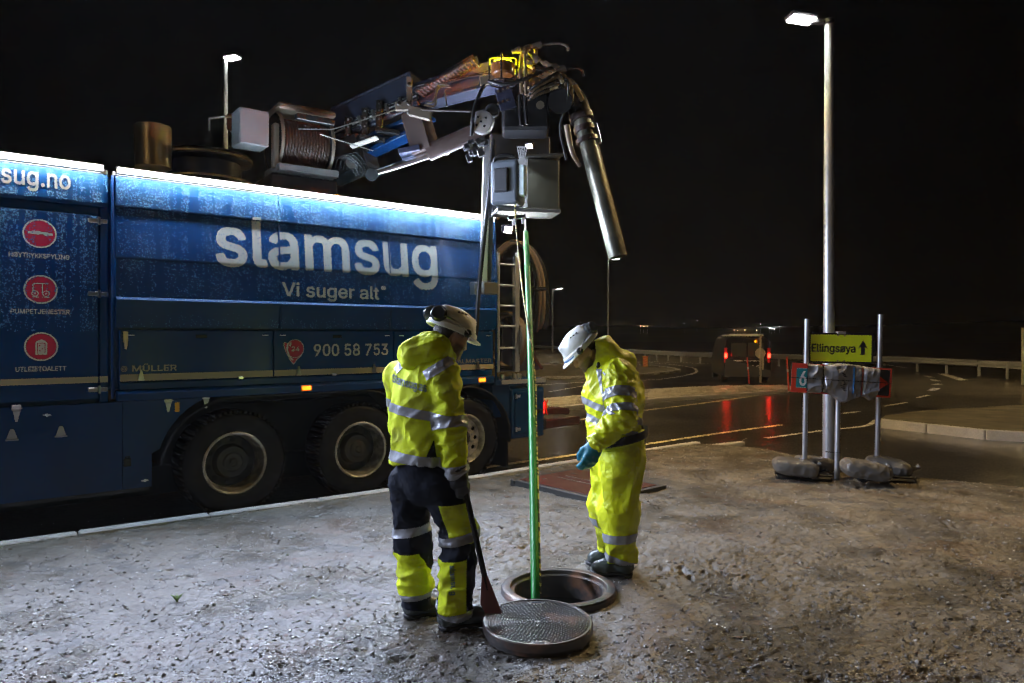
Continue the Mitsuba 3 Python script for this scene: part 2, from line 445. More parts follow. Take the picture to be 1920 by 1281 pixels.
# --- ground
def dirt_col(p, n, uv):
    big = fbm(p.x * 0.55, p.y * 0.55, 3.0, octaves=4)
    mid = fbm(p.x * 4.0, p.y * 4.0, 8.0, octaves=4)
    fine = noise(p.x * 150, p.y * 150, 1.0)
    fine2 = cell_rand(dr.floor(p.x * 130), dr.floor(p.y * 130), 4.0)
    c = mix((0.054, 0.044, 0.030), (0.102, 0.090, 0.072), smoothstep(0.32, 0.68, mid * 0.6 + big * 0.4))
    c = mix(c, (0.075, 0.046, 0.028), 0.5 * smoothstep(0.58, 0.74, fbm(p.x * 2.6 + 5, p.y * 4.2, 15.0, octaves=4)))
    c = c * (0.60 + 0.5 * fine + 0.35 * fine2)
    a, b2, w = voronoi(p.x * 24, p.y * 24)
    speck = smoothstep(0.26, 0.10, a + 0.25 * noise(p.x * 90, p.y * 90, 5.0)) * dr.select(w > 0.55, 1.0, 0.0) * smoothstep(0.50, 0.66, fbm(p.x * 1.8, p.y * 2.4, 41.0, octaves=4))
    c = mix(c, (0.03, 0.027, 0.022), 0.85 * speck)
    c = mix(c, (0.04, 0.036, 0.03), 0.75 * smoothstep(0.60, 0.72, fbm(p.x * 5, p.y * 9, 21.0, octaves=5)))
    return c
def dirt_bump(p, n, uv):
    a, b, w = voronoi(p.x * 75, p.y * 75)
    a2, b2, w2 = voronoi(p.x * 160 + 7, p.y * 160)
    return (0.6 - a) * w * 1.2 + 0.4 * (0.6 - a2) * w2 + 0.5 * fbm(p.x * 40, p.y * 40, 2.0, octaves=2)
def dirt_rough(p, n, uv):
    return 0.26 + 0.28 * smoothstep(0.35, 0.6, fbm(p.x * 2.2, p.y * 2.2, 31.0, octaves=3))
scene['mat_dirt'] = bumped(pr(proc(dirt_col), proc(dirt_rough), spec=0.8), dirt_bump, 0.007, 2e-3)
def stone_col(p, n, uv):
    r = cell_rand(dr.floor(p.x * 45), dr.floor(p.y * 45), 2.0)
    return mix((0.07, 0.06, 0.05), (0.36, 0.35, 0.33), r * r)
scene['mat_gravel'] = pr(proc(stone_col), 0.22, spec=0.8)
scene['mat_clod'] = pr((0.075, 0.062, 0.048), 0.75)
scene['mat_leaf_litter'] = pr((0.07, 0.035, 0.018), 0.6)
scene['mat_weed'] = pr((0.10, 0.17, 0.03), 0.5)
def asphalt_col(p, n, uv):
    f = cell_rand(dr.floor(p.x * 60), dr.floor(p.y * 60), 4.0)
    big = fbm(p.x * 0.35, p.y * 0.8, 3.0, octaves=4)
    return mix((0.014, 0.013, 0.012), (0.034, 0.031, 0.027), big) * (0.6 + 0.8 * f)
def asphalt_rough(p, n, uv):
    return 0.07 + 0.13 * smoothstep(0.35, 0.65, fbm(p.x * 0.5 + 3, p.y * 0.25, 6.0, octaves=4))
def asphalt_bump(p, n, uv):
    return fbm(p.x * 40, p.y * 40, 0.0, octaves=2) + 0.8 * noise(p.x * 5.0, p.y * 5.0, 2.0)
scene['mat_asphalt'] = bumped(pr(proc(asphalt_col), proc(asphalt_rough), spec=0.6), asphalt_bump, 0.0016, 4e-3)
def wearfn(col):
    def fn(p, n, uv):
        w = smoothstep(0.42, 0.62, fbm(p.x * 9, p.y * 9, 3.0, octaves=4))
        return mix(col, (0.10, 0.09, 0.08), w * 0.7)
    return fn
scene['mat_line_white'] = pr(proc(wearfn((0.62, 0.60, 0.56))), 0.35)
scene['mat_line_yellow'] = pr(proc(wearfn((0.60, 0.51, 0.32))), 0.35)
def kerb_col(p, n, uv):
    a = fbm(p.x * 7, p.y * 7, p.z * 7, octaves=4); f = noise(p.x * 120, p.y * 120, p.z * 120)
    return mix((0.30, 0.29, 0.28), (0.46, 0.45, 0.44), a) * (0.8 + 0.4 * f)
scene['mat_kerb'] = bumped(pr(proc(kerb_col), 0.45), lambda p, n, uv: fbm(p.x * 70, p.y * 70, p.z * 70, octaves=2), 0.003)
scene['mat_sett'] = pr(proc(lambda p, n, uv: mix((0.30, 0.28, 0.24), (0.46, 0.43, 0.37), cell_rand(dr.floor(p.x * 5), dr.floor(p.y * 8), 1.0))), 0.4)
scene['mat_verge'] = bumped(pr(proc(lambda p, n, uv: mix((0.04, 0.036, 0.02), (0.11, 0.092, 0.05), fbm(p.x * 3, p.y * 3, 1.0, octaves=4))), 0.7), lambda p, n, uv: fbm(p.x * 20, p.y * 20, 3.0, octaves=3), 0.03)
scene['mat_hill'] = pr(proc(lambda p, n, uv: mix((0.02, 0.03, 0.015), (0.05, 0.055, 0.03), fbm(p.x * .05, p.y * .05, p.z * .2, octaves=3))), 0.9)
def iron_col(p, n, uv):
    a = fbm(p.x * 9, p.y * 9, p.z * 9, octaves=4)
    return mix((0.050, 0.045, 0.042), (0.17, 0.085, 0.05), smoothstep(0.45, 0.75, a))
scene['mat_iron'] = bumped(pr(proc(iron_col), 0.28, spec=0.8), lambda p, n, uv: fbm(p.x * 90, p.y * 90, p.z * 90, octaves=2), 0.003)
scene['mat_iron_clean'] = pr((0.16, 0.14, 0.12), 0.3, metal=0.6)
def hatch_col(p, n, uv):
    a = fbm(p.x * 5, p.y * 5, p.z * 5, octaves=4)
    return mix((0.045, 0.016, 0.012), (0.09, 0.035, 0.024), a)
scene['mat_hatch'] = bumped(pr(proc(hatch_col), 0.17, spec=0.8), lambda p, n, uv: fbm(p.x * 70, p.y * 70, 1.0, octaves=2), 0.003)
scene['mat_concrete_dark'] = pr((0.035, 0.033, 0.03), 0.6)
scene['mat_bar_red'] = pr((0.13, 0.035, 0.028), 0.5)
scene['mat_bluegrey_plastic'] = pr((0.25, 0.33, 0.42), 0.35)
# --- signs
scene['mat_sign_yellow'] = pr((0.86, 0.98, 0.02), 0.45)
scene['mat_sign_red'] = pr((0.72, 0.06, 0.03), 0.4)
scene['mat_sign_teal'] = pr((0.02, 0.24, 0.26), 0.4)
scene['mat_sign_black'] = pr((0.012, 0.012, 0.018), 0.4)
scene['mat_sign_white'] = pr((0.75, 0.76, 0.74), 0.4)
scene['mat_sign_back'] = pr((0.45, 0.42, 0.33), 0.45, metal=0.3)
scene['mat_marker_red'] = pr((0.62, 0.05, 0.03), 0.4)
scene['mat_bag'] = bumped(pr((0.085, 0.08, 0.072), 0.22, spec=0.6), lambda p, n, uv: fbm(p.x * 35, p.y * 35, p.z * 35, octaves=3), 0.008)
scene['mat_sheet_grey'] = pr((0.20, 0.20, 0.21), 0.22, spec=0.7)
scene['mat_blue_print'] = pr((0.02, 0.14, 0.36), 0.35)
scene['mat_red_cord'] = pr((0.45, 0.05, 0.03), 0.5)
scene['mat_plate_green'] = pr((0.05, 0.65, 0.22), 0.4)
scene['mat_van'] = pr((0.006, 0.006, 0.007), 0.2, spec=0.4, coat=0.3)
scene['mat_van_glass'] = pr((0.035, 0.04, 0.028), 0.12, spec=0.9)
# --- people
def cloth(base, dark, seed, rough=0.75, spec=0.2, sheen=0.15):
    def col(p, n, uv):
        a = fbm(p.x * 11 + seed, p.y * 11, p.z * 11, octaves=4)
        return mix(base, dark, smoothstep(0.50, 0.78, a))
    return bumped(pr(proc(col), rough, spec=spec, sheen=sheen), lambda p, n, uv: fbm(p.x * 45 + seed, p.y * 45, p.z * 32, octaves=3), 0.007, 2e-3)
scene['mat_hivis'] = cloth((0.57, 0.66, 0.012), (0.37, 0.40, 0.02), 1.0)
scene['mat_hivis_shiny'] = cloth((0.64, 0.70, 0.006), (0.46, 0.50, 0.012), 4.0, 0.46, 0.45)
scene['mat_reflective'] = pr(proc(lambda p, n, uv: mix((0.22, 0.225, 0.24), (0.38, 0.39, 0.41), fbm(p.x * 25, p.y * 25, p.z * 25, octaves=3))), 0.4, metal=0.35)
scene['mat_navy_cloth'] = cloth((0.007, 0.009, 0.016), (0.014, 0.015, 0.019), 7.0, 0.8, 0.15, 0.0)
scene['mat_black_strap'] = pr((0.012, 0.012, 0.014), 0.6)
scene['mat_print_blue'] = pr((0.06, 0.09, 0.12), 0.6)
scene['mat_skin'] = pr({'type': 'mesh_attribute', 'name': 'vertex_color'}, 0.45, spec=0.4)
scene['mat_hair'] = bumped(pr((0.022, 0.015, 0.011), 0.65), lambda p, n, uv: noise(p.x * 260, p.y * 260, p.z * 90), 0.0008)
scene['mat_helmet'] = pr((0.72, 0.74, 0.68), 0.25, spec=0.5, coat=0.5)
scene['mat_ear'] = pr((0.03, 0.035, 0.035), 0.18, spec=0.6)
scene['mat_glove_teal'] = bumped(pr((0.012, 0.17, 0.24), 0.45), lambda p, n, uv: fbm(p.x * 140, p.y * 140, p.z * 140, octaves=2), 0.002)
scene['mat_glove_dark'] = pr((0.035, 0.035, 0.037), 0.6)
scene['mat_glove_pale'] = pr((0.30, 0.30, 0.30), 0.55)
scene['mat_boot'] = bumped(pr((0.05, 0.062, 0.058), 0.38, spec=0.6), lambda p, n, uv: fbm(p.x * 60, p.y * 60, p.z * 60, octaves=3), 0.003)
scene['mat_boot_dark'] = pr((0.03, 0.032, 0.034), 0.4)
scene['mat_sole'] = pr((0.012, 0.012, 0.012), 0.6)
scene['mat_drop'] = pr((0.05, 0.16, 0.38), 0.10, spec=1.0)
scene['mat_lens_dark'] = pr((0.16, 0.055, 0.012), 0.3)
scene['mat_reel_hose'] = pr((0.045, 0.02, 0.012), 0.4)
# ---------------------------------------------------------------- the setting
rng = np.random.default_rng(7)
KERB = [np.array(p) for p in ((-9.6, 1.75), (-4.10, 5.73), (-2.64, 6.80), (-1.38, 7.73), (-0.38, 8.52), (1.05, 9.75), (3.3, 11.55), (3.75, 11.75))]
kl = spline(KERB, 6)                                    # the kerb's outer top edge, from left to right
# where the dirt ends towards the asphalt path on the right
DIRT_R = [(4.3, 11.4), (4.7, 10.3), (5.2, 9.3), (6.2, 8.6), (8.6, 7.9), (14, 7.2)]
dirt_poly = sg.Polygon([tuple(p) for p in kl] + DIRT_R + [(14, -8), (-9.6, -8)])
HOLE = np.array([0.302, 4.64]); HATCH = [np.array(p) for p in ((-0.05, 8.13), (0.81, 7.13), (1.70, 7.66), (0.84, 8.66))]
hatch_poly = sg.Polygon([tuple(p) for p in HATCH])
def relief(x, y):
    q = np.stack([x, y, 0 * x], -1)
    h = 0.045 * (meshkit.fbm(q * 0.8, 3, 1) - 0.5) + 0.040 * (meshkit.fbm(q * 3.1 + 9, 4, 2) - 0.5)
    pits = meshkit.fbm(q * 13 + 4, 3, 3)
    h += 0.020 * (pits - 0.5) - 0.022 * np.clip(pits - 0.60, 0, 1) * 6 * np.clip(meshkit.fbm(q * 1.6 + 31, 2, 8) - 0.38, 0, 1) * 3
    rough = 0.35 + 1.1 * np.clip(meshkit.fbm(q * 2.3 + 70, 3, 14) - 0.25, 0, 1)
    h += rough * (0.017 * (meshkit.noise(q * 38, 4) - 0.5) + 0.012 * (meshkit.noise(q * 71, 5) - 0.5))
    d = np.hypot(x - HOLE[0], y - HOLE[1])
    near = np.clip((d - 0.36) / 0.35, 0, 1)
    h = h * (0.35 + 0.65 * near)
    h -= 0.004
    return h
def ground_z(x, y):
    x, y = np.asarray(x, float), np.asarray(y, float)
    h = relief(x, y)
    # falls to the asphalt path at its right edge
    line = sg.LineString([(3.6, 11.9)] + DIRT_R)
    pts = shapely.points(x.ravel(), y.ravel())
    far = shapely.distance(pts, line).reshape(x.shape)
    ins = shapely.contains(dirt_poly, pts).reshape(x.shape)
    sd = np.where(ins, far, -far)
    edge = (x > 2.9) & (sd < 1.6)
    t = np.clip((sd + 0.25) / 1.5, 0, 1); t = t * t * (3 - 2 * t)
    return np.where(edge, h * (0.3 + 0.7 * t) + (-0.17) * (1 - t), h)
xs = np.concatenate([np.arange(-7.0, -4.6, 0.03), np.arange(-4.6, 5.0, 0.0135), np.arange(5.0, 11.0, 0.034)])
ys = [2.0]
while ys[-1] < 12.3: ys.append(ys[-1] + (0.02 if ys[-1] < 3.0 else max(0.012, 0.0030 * ys[-1])))
gm = grid(xs, np.array(ys), lambda X, Y: 0 * X)
v = np.array(gm.vertices); f = np.asarray(gm.faces)
keep_poly = dirt_poly.buffer(0.05)
c = v[f].mean(1)
ok = shapely.contains(keep_poly.union(sg.LineString(DIRT_R).buffer(0.6)), shapely.points(c[:, 0], c[:, 1]))
kerb_line = sg.LineString([tuple(p) for p in kl])
inside = shapely.contains(dirt_poly, shapely.points(c[:, 0], c[:, 1]))
ok &= inside | (shapely.distance(shapely.points(c[:, 0], c[:, 1]), kerb_line) > 0.5)
ok &= np.hypot(c[:, 0] - HOLE[0], c[:, 1] - HOLE[1]) > 0.335
ok &= ~shapely.contains(hatch_poly.buffer(-0.06), shapely.points(c[:, 0], c[:, 1]))
# the kerb stones' strip is left free
ok &= ~(inside & (shapely.distance(shapely.points(c[:, 0], c[:, 1]), kerb_line) < 0.03))
f = f[ok]; used, inv = np.unique(f, return_inverse=True)
v = v[used]; v[:, 2] = ground_z(v[:, 0], v[:, 1])
dk = shapely.distance(shapely.points(v[:, 0], v[:, 1]), kerb_line)
v[:, 2] -= 0.03 * np.clip(1 - dk / 0.22, 0, 1) * (v[:, 0] < 3.4) * meshkit.fbm(v * [2, 2, 0] + 50, 2, 3)
structure('ground', mesh(v, inv.reshape(f.shape)), 'mat_dirt', smooth=True)
# the rest of the dirt, out of the frame
outer = sg.Polygon([tuple(p) for p in kl] + [(4.3, 11.4), (4.7, 10.3), (5.2, 9.3), (6.2, 8.6), (8.6, 7.9), (14, 7.2), (40, 5), (40, -30), (-40, -30), (-30, -12.5)]).difference(sg.box(-6.9, 2.1, 10.9, 13))
structure('ground_outside', flat(outer, -0.01), 'mat_dirt')

# road: one wide asphalt sheet round the dirt
hole_poly = sg.Polygon([tuple(p) for p in kl] + DIRT_R + [(40, 5), (40, -30), (-40, -30), (-30, -12.5)])
hole_in = sg.Polygon([tuple(p) for p in kl[:-2]] + [(3.2, 10.9), (3.6, 9.8), (4.2, 8.7), (5.6, 7.7), (8.4, 6.9), (14, 6.2), (40, 4), (40, -30), (-40, -30), (-30, -12.5)])
road = sg.box(-420, -180, 420, 660).difference(hole_in.buffer(-0.02))
structure('road', flat(road, ROAD), 'mat_asphalt')

# kerb stones along the dirt
L = sg.LineString([tuple(p) for p in kl]); n_st = int(L.length / 1.0)
k = 'kerb'; USED.add(k)
labels[k] = {'kind': 'structure', 'label': 'row of pale kerb stones between the dirt and the road'}
for i in range(n_st):
    a, b = np.array(L.interpolate(i * L.length / n_st + 0.006).coords[0]), np.array(L.interpolate((i + 1) * L.length / n_st - 0.006).coords[0])
    t = unit(b - a); nn = np.array([t[1], -t[0]])
    if a[0] > 9: continue
    dz = rng.normal(0, 0.0025) - 0.11 * float(np.clip((a[0] - 2.2) / 1.0, 0, 1))
    c3 = np.array([*((a + b) / 2 + nn * 0.055), -0.13 + dz])
    part('kerb', 'stone', obox(c3, np.array([*t, 0]), np.array([*nn, 0]), np.array([0, 0, 1.]), np.linalg.norm(b - a) / 2, 0.06, 0.145, 0.012), 'mat_kerb')

# painted lines on the road
def ribbon(pts, w, z):
    pts = np.asarray(pts, float)[:, :2]
    t = np.gradient(pts, axis=0); t /= np.linalg.norm(t, axis=1, keepdims=True)
    nn = np.stack([-t[:, 1], t[:, 0]], 1)
    v = np.vstack([pts + nn * w / 2, pts - nn * w / 2]); n = len(pts)
    i = np.arange(n - 1)
    m = mesh(np.column_stack([v, np.full(2 * n, z)]), np.stack([i + n, i + n + 1, i + 1, i], 1))
    if m.face_normals[:, 2].mean() < 0: m.faces = m.faces[:, ::-1]
    return m
def line(px, w, mat, step=10):
    pts = np.array([G(x, y, ROAD) for x, y in px])
    if len(pts) > 2: pts = spline(pts, step)
    structure('road_line', ribbon(pts, w, ROAD + 0.004), mat)
line([(885, 884), (935, 873), (1100, 850), (1340, 814), (1465, 797)], 0.12, 'mat_line_yellow')
line([(1010, 800), (1090, 787), (1200, 771), (1350, 752), (1486, 732), (1530, 725)], 0.12, 'mat_line_yellow')
line([(1436, 822), (1540, 808), (1622, 799), (1651, 786), (1720, 777), (1920, 766)], 0.11, 'mat_line_white')
for a, b in (((1577, 776), (1611, 772)), ((1656, 762), (1699, 755)), ((1721, 746), (1742, 741)), ((1745, 733), (1756, 728)), ((1752, 722), (1762, 720)), ((1748, 712), (1758, 715)), ((1735, 705), (1746, 708))):
    line([a, b], 0.12 if a[1] > 735 else 0.25, 'mat_line_white')
structure('road_line', mesh([G(1757, 701, ROAD) + [0, 0, .004], G(1800, 714, ROAD) + [0, 0, .004], G(1815, 713, ROAD) + [0, 0, .004], G(1772, 700.5, ROAD) + [0, 0, .004]], [[0, 1, 2, 3]]), 'mat_line_white')
line([(1110, 676), (1230, 681), (1290, 688), (1306, 695), (1295, 702), (1240, 711), (1150, 716)], 0.15, 'mat_line_white', 14)
line([(1205, 678), (1300, 681), (1356, 681)], 0.14, 'mat_line_white')
line([(1347, 692), (1357, 696)], 0.5, 'mat_line_white')
line([(1480, 668), (1600, 676), (1700, 690)], 0.14, 'mat_line_white')
line([(1030, 735), (1110, 722), (1200, 716)], 0.12, 'mat_line_white')

# paved traffic island with its kerb
isl = [G(x, y, 0.0)[:2] for x, y in ((1005, 765), (1100, 757), (1250, 745), (1400, 736), (1470, 730), (1488, 724), (1470, 721.5), (1400, 721.5), (1300, 724), (1180, 731), (1080, 740), (1005, 748))]
isl = spline([np.array(p) for p in isl] + [np.array(isl[0])], 6)[:-1]
isl_poly = sg.Polygon([tuple(p) for p in isl]).buffer(0)
structure('traffic_island', prism(isl_poly, 0.125, np.array([[1, 0, 0, 0], [0, 1, 0, 0], [0, 0, 1, -0.145], [0, 0, 0, 1.]])), 'mat_kerb')
boxes = []
inn = isl_poly.buffer(-0.28)
mx0, my0, mx1, my1 = inn.bounds
for a in np.arange(mx0 - my1, mx1 + 2, 0.30):
    pass
u1, u2 = np.array([0.88, 0.475]), np.array([-0.475, 0.88])
cnt = 0
for i in range(-10, 130):
    for j in range(-60, 60):
        p = np.array([mx0, my0]) + u1 * (i * 0.29 + (0.145 if j % 2 else 0)) + u2 * j * 0.17
        if not (mx0 < p[0] < mx1 and my0 < p[1] < my1) or not inn.contains(sg.Point(p)): continue
        boxes.append(obox([p[0], p[1], -0.02 + rng.normal(0, 0.006)], np.array([*u1, 0]), np.array([*u2, 0]), np.array([0, 0, 1.]), 0.132, 0.074, 0.03))
        cnt += 1
part('traffic_island', 'sett', cat(*boxes), 'mat_sett', kind='stuff', label='grey setts laid in rows on the island')

# roundabout behind: kerbed verge with gravel
rb = [G(x, y, -0.02)[:2] for x, y in ((1012, 708), (1100, 706), (1200, 702), (1262, 696), (1276, 693), (1250, 688), (1210, 685), (1120, 682), (1000, 682), (900, 690), (900, 709))]
rb_poly = sg.Polygon([tuple(p) for p in spline([np.array(p) for p in rb] + [np.array(rb[0])], 6)[:-1]]).buffer(0)
structure('roundabout_verge', prism(rb_poly, 0.12, np.array([[1, 0, 0, 0], [0, 1, 0, 0], [0, 0, 1, -0.14], [0, 0, 0, 1.]])), 'mat_verge')
part('roundabout_verge', 'kerb_edge', prism(rb_poly.difference(rb_poly.buffer(-0.2)), 0.10, np.array([[1, 0, 0, 0], [0, 1, 0, 0], [0, 0, 1, -0.10], [0, 0, 0, 1.]])), 'mat_kerb')
line([(900, 727), (1010, 722), (1110, 716), (1180, 713)], 0.15, 'mat_kerb')

# grass triangle on the right with pale kerb stones
tri_px = [(1640, 801), (1700, 808), (1760, 815), (1850, 825), (2050, 836), (2400, 845), (2400, 745), (1920, 769), (1760, 778), (1690, 785), (1655, 792)]
tri = [G(x, y, ROAD)[:2] for x, y in tri_px]
tri_poly = sg.Polygon([tuple(p) for p in tri]).buffer(0)
tv, tf = trimesh.creation.triangulate_polygon(tri_poly.buffer(-0.05), engine='earcut')
tg_ = trimesh.Trimesh(np.column_stack([tv, np.zeros(len(tv))]), tf, process=False)
for _ in range(4): tg_ = tg_.subdivide()
tv = np.array(tg_.vertices); tv[:, 2] = 0.01 + 0.05 * (meshkit.fbm(tv * 1.2, 4, 5) - 0.4) 
m = trimesh.Trimesh(tv, tg_.faces, process=False)
if m.face_normals[:, 2].mean() < 0: m.faces = m.faces[:, ::-1]
structure('grass_triangle', m, 'mat_verge', smooth=True)
front = sg.LineString([tuple(p) for p in spline([np.array(p) for p in tri[:6]], 6)])
nst = int(front.length / 1.0)
for i in range(nst):
    a, b = np.array(front.interpolate(i * front.length / nst + .012).coords[0]), np.array(front.interpolate((i + 1) * front.length / nst - .012).coords[0])
    t = unit(b - a); nn = np.array([-t[1], t[0]])
    part('grass_triangle', 'kerb_stone', obox([*((a + b) / 2 + nn * 0.06), -0.06], np.array([*t, 0]), np.array([*nn, 0]), np.array([0, 0, 1.]), np.linalg.norm(b - a) / 2, 0.065, 0.11, 0.015), 'mat_kerb')

# far ground and dark hills beyond the road
th = np.linspace(-1.2, 1.2, 90)
rr = np.array([250, 300, 380, 480, 600])
R_, TH = np.meshgrid(rr, th, indexing='ij')
hz = np.array([0, 2, 5, 9, 13])[:, None] * (0.4 + 1.0 * meshkit.fbm(np.stack([TH * 3, R_ * 0.01, 0 * TH], -1), 4, 6)) + ROAD - 0.3
n = len(th); i, j = np.meshgrid(np.arange(4), np.arange(n - 1), indexing='ij')
hm = mesh(np.stack([R_ * np.sin(TH), R_ * np.cos(TH), hz], -1).reshape(-1, 3), np.stack([i * n + j, i * n + j + 1, (i + 1) * n + j + 1, (i + 1) * n + j], -1).reshape(-1, 4))
if hm.face_normals[:, 2].mean() < 0: hm.faces = hm.faces[:, ::-1]
structure('hills', hm, 'mat_hill', smooth=True)

# loose stones, clods and leaves on the dirt
def scatter(n, r0, r1, seed, ylo=3.0, yhi=12.0, sq=0.6, power=2.0):
    g = np.random.default_rng(seed)
    base = trimesh.creation.icosahedron()
    bv, bf = np.asarray(base.vertices), np.asarray(base.faces)
    y = ylo + (yhi - ylo) * g.random(n) ** power
    x = (g.random(n) * 2 - 1) * (0.78 * y + 0.5)
    inside = shapely.contains(dirt_poly.buffer(-0.08), shapely.points(x, y)) & (np.hypot(x - HOLE[0], y - HOLE[1]) > 0.42) & ~shapely.contains(hatch_poly.buffer(0.05), shapely.points(x, y))
    x, y = x[inside], y[inside]; n = len(x)
    r = r0 + (r1 - r0) * g.random(n) ** 3
    z = ground_z(x, y) + r * 0.15
    jit = 1 + 0.35 * g.standard_normal((n, 12, 1))
    s = r[:, None, None] * np.stack([1 + .4 * g.random(n), 1 + .4 * g.random(n), sq + .3 * g.random(n)], 1)[:, None, :]
    a = g.random(n) * 6.28; ca, sa = np.cos(a), np.sin(a)
    q = bv[None] * jit * s
    q = np.stack([q[..., 0] * ca[:, None] - q[..., 1] * sa[:, None], q[..., 0] * sa[:, None] + q[..., 1] * ca[:, None], q[..., 2]], -1)
    q += np.stack([x, y, z], -1)[:, None]
    ff = (bf[None] + (np.arange(n) * 12)[:, None, None]).reshape(-1, 3)
    return trimesh.Trimesh(q.reshape(-1, 3), ff, process=False)
k = 'gravel'; USED.add(k); put(k, scatter(26000, 0.003, 0.011, 3), 'mat_gravel'); labels[k] = {'kind': 'stuff', 'label': 'loose gravel strewn over the dirt', 'category': 'gravel'}
k = 'mud_clods'; USED.add(k); put(k, scatter(1500, 0.004, 0.012, 5, sq=0.5), 'mat_clod'); labels[k] = {'kind': 'stuff', 'label': 'dark clods of mud on the dirt', 'category': 'mud'}
k = 'leaf_litter'; USED.add(k); put(k, scatter(450, 0.008, 0.02, 9, sq=0.06), 'mat_leaf_litter'); labels[k] = {'kind': 'stuff', 'label': 'dead leaves lying on the dirt', 'category': 'leaf litter'}
wp = G(332, 1128, 0.0); wv = []
g = np.random.default_rng(1)
for i in range(14):
    a = g.random() * 6.28; b = np.array([np.cos(a), np.sin(a), 0]); l = 0.02 + 0.022 * g.random()
    o = np.array([wp[0], wp[1], float(ground_z(wp[0], wp[1]))]) 
    wv.append(tube([o, o + b * l * .4 + [0, 0, l * .7], o + b * l + [0, 0, l]], [0.004, 0.006, 0.001], 5))
single('weed', 'small green weed growing alone in the grey dirt by the kerb', 'plant', cat(*wv), 'mat_weed')

# manhole: frame, shaft and the pipe inside it
mh = thing('manhole', 'open round manhole with a wet cast iron rim and dark shaft', 'manhole')
hx, hy = HOLE
part(mh, 'rim', lathe([(0.375, -0.10), (0.375, 0.022), (0.366, 0.034), (0.352, 0.038), (0.318, 0.038), (0.312, 0.034), (0.308, 0.012), (0.290, 0.010), (0.284, 0.004), (0.284, -0.14), (0.33, -0.16)], 72, at=(hx, hy, 0)), 'mat_iron', smooth=35)
part(mh, 'shaft', lathe([(0.30, -0.12), (0.31, -0.3), (0.42, -0.75), (0.42, -2.6), (0.0, -2.6)], 48, at=(hx, hy, 0)), 'mat_concrete_dark', smooth=40)
pp = P(1072, 1118, 4.62)
part(mh, 'pipe_stub', cat(cyl([pp[0] + .02, pp[1] + .12, -2.4], [pp[0] + .02, pp[1] + .12, -0.19], 0.024, sides=14), cyl([pp[0] + .02, pp[1] + .12, -0.25], [pp[0] + .02, pp[1] + .12, -0.20], 0.028, sides=14)), 'mat_bluegrey_plastic', smooth=40)
# the lid, lying next to it
lid = thing('manhole_cover', 'round cast iron manhole cover lying off its hole in front of the open shaft', 'manhole cover')
lx, ly, lz = (1008 - CX) / F * 3.97, 3.97, 0.082
LM = trimesh.transformations.rotation_matrix(math.radians(1.5), (1, 0.3, 0), (lx, ly, lz))
pocket = sg.Point(0, 0).buffer(0.306, 48)
slots = [sg.box(-0.028, -0.285, 0.028, -0.262), sg.box(-0.028, 0.255, 0.028, 0.28)]
part(lid, 'plate', moved(cat(lathe([(0.0, -0.012), (0.285, -0.012), (0.290, -0.004), (0.300, -0.004), (0.306, -0.010), (0.306, -0.05), (0.296, -0.052), (0.293, -0.078), (0.0, -0.078)], 72, at=(lx, ly, lz))), LM), 'mat_iron', smooth=35)
st = []
for ring in range(1, 18):
    rad = 0.012 + ring * 0.0155
    m_ = max(6, int(2 * math.pi * rad / 0.020))
    for q in range(m_):
        a = 2 * math.pi * (q + 0.5 * (ring % 2)) / m_
        c2 = np.array([rad * math.cos(a), rad * math.sin(a)])
        if abs(c2[0]) < 0.05 and (c2[1] < -0.24 or c2[1] > 0.235): continue
        a += 0.12 * rng.normal() * 0.1; er, et = np.array([math.cos(a), math.sin(a), 0]), np.array([-math.sin(a), math.cos(a), 0])
        st.append(obox([lx + c2[0], ly + c2[1], lz - 0.009], er, et, np.array([0, 0, 1.]), 0.0048, 0.0062, 0.0045, 0.0015))
part(lid, 'stud', moved(cat(*st), LM), 'mat_iron', kind='stuff', label='raised studs in rings on the cover')
for b in slots:
    part(lid, 'lifting_slot', moved(prism(b, 0.002, np.array([[1, 0, 0, lx], [0, 1, 0, ly], [0, 0, 1, lz - 0.0115], [0, 0, 0, 1.]])), LM), 'mat_black_matt')

# rust-red steel hatch by the kerb
ha = thing('access_hatch', 'rust red steel access hatch in the dirt by the kerb behind the right worker', 'hatch')
hc = sum(HATCH) / 4
e1, e2 = unit(np.array([*(HATCH[1] - HATCH[0]), 0])), unit(np.array([*(HATCH[2] - HATCH[1]), 0]))
e2 = unit(e2 - e1 * (e1 @ e2)); l1, l2 = np.linalg.norm(HATCH[1] - HATCH[0]) / 2, np.linalg.norm(HATCH[2] - HATCH[1]) / 2
ez = np.array([0, 0, 1.]); hc3 = np.array([*hc, 0])
for s in (-1, 1):
    part(ha, 'frame', obox(hc3 + e1 * s * (l1 - .02), e1, e2, ez, 0.03, l2 + .02, 0.045, 0.004), 'mat_concrete_dark')
    part(ha, 'frame', obox(hc3 + e2 * s * (l2 - .02), e1, e2, ez, l1 - .051, 0.03, 0.045, 0.004), 'mat_concrete_dark')
for i in range(2):
    w = (l2 * 2 - 0.11) / 2
    o = hc3 + e2 * (-l2 + 0.055 + w * (i + .5))
    part(ha, 'cover_plate', obox(o + [0, 0, 0.032], e1, e2, ez, l1 - .056, w / 2 - 0.004, 0.018, 0.003), 'mat_hatch')
    part(ha, 'hinge_row', cat(*[obox(o + e1 * a + e2 * (w * 0.36 * (1 if i == 0 else -1)) + [0, 0, 0.051], e1, e2, ez, 0.018, 0.009, 0.004, 0.002) for a in np.linspace(-.38, .38, 16)]), 'mat_iron_clean', label='row of small raised ribs', kind='stuff')
    for a in (-.42, .42):
        part(ha, 'lifting_eye', obox(o + e1 * a + [0, 0, 0.0515], e1, e2, ez, 0.04, 0.014, 0.0035, 0.002), 'mat_iron')

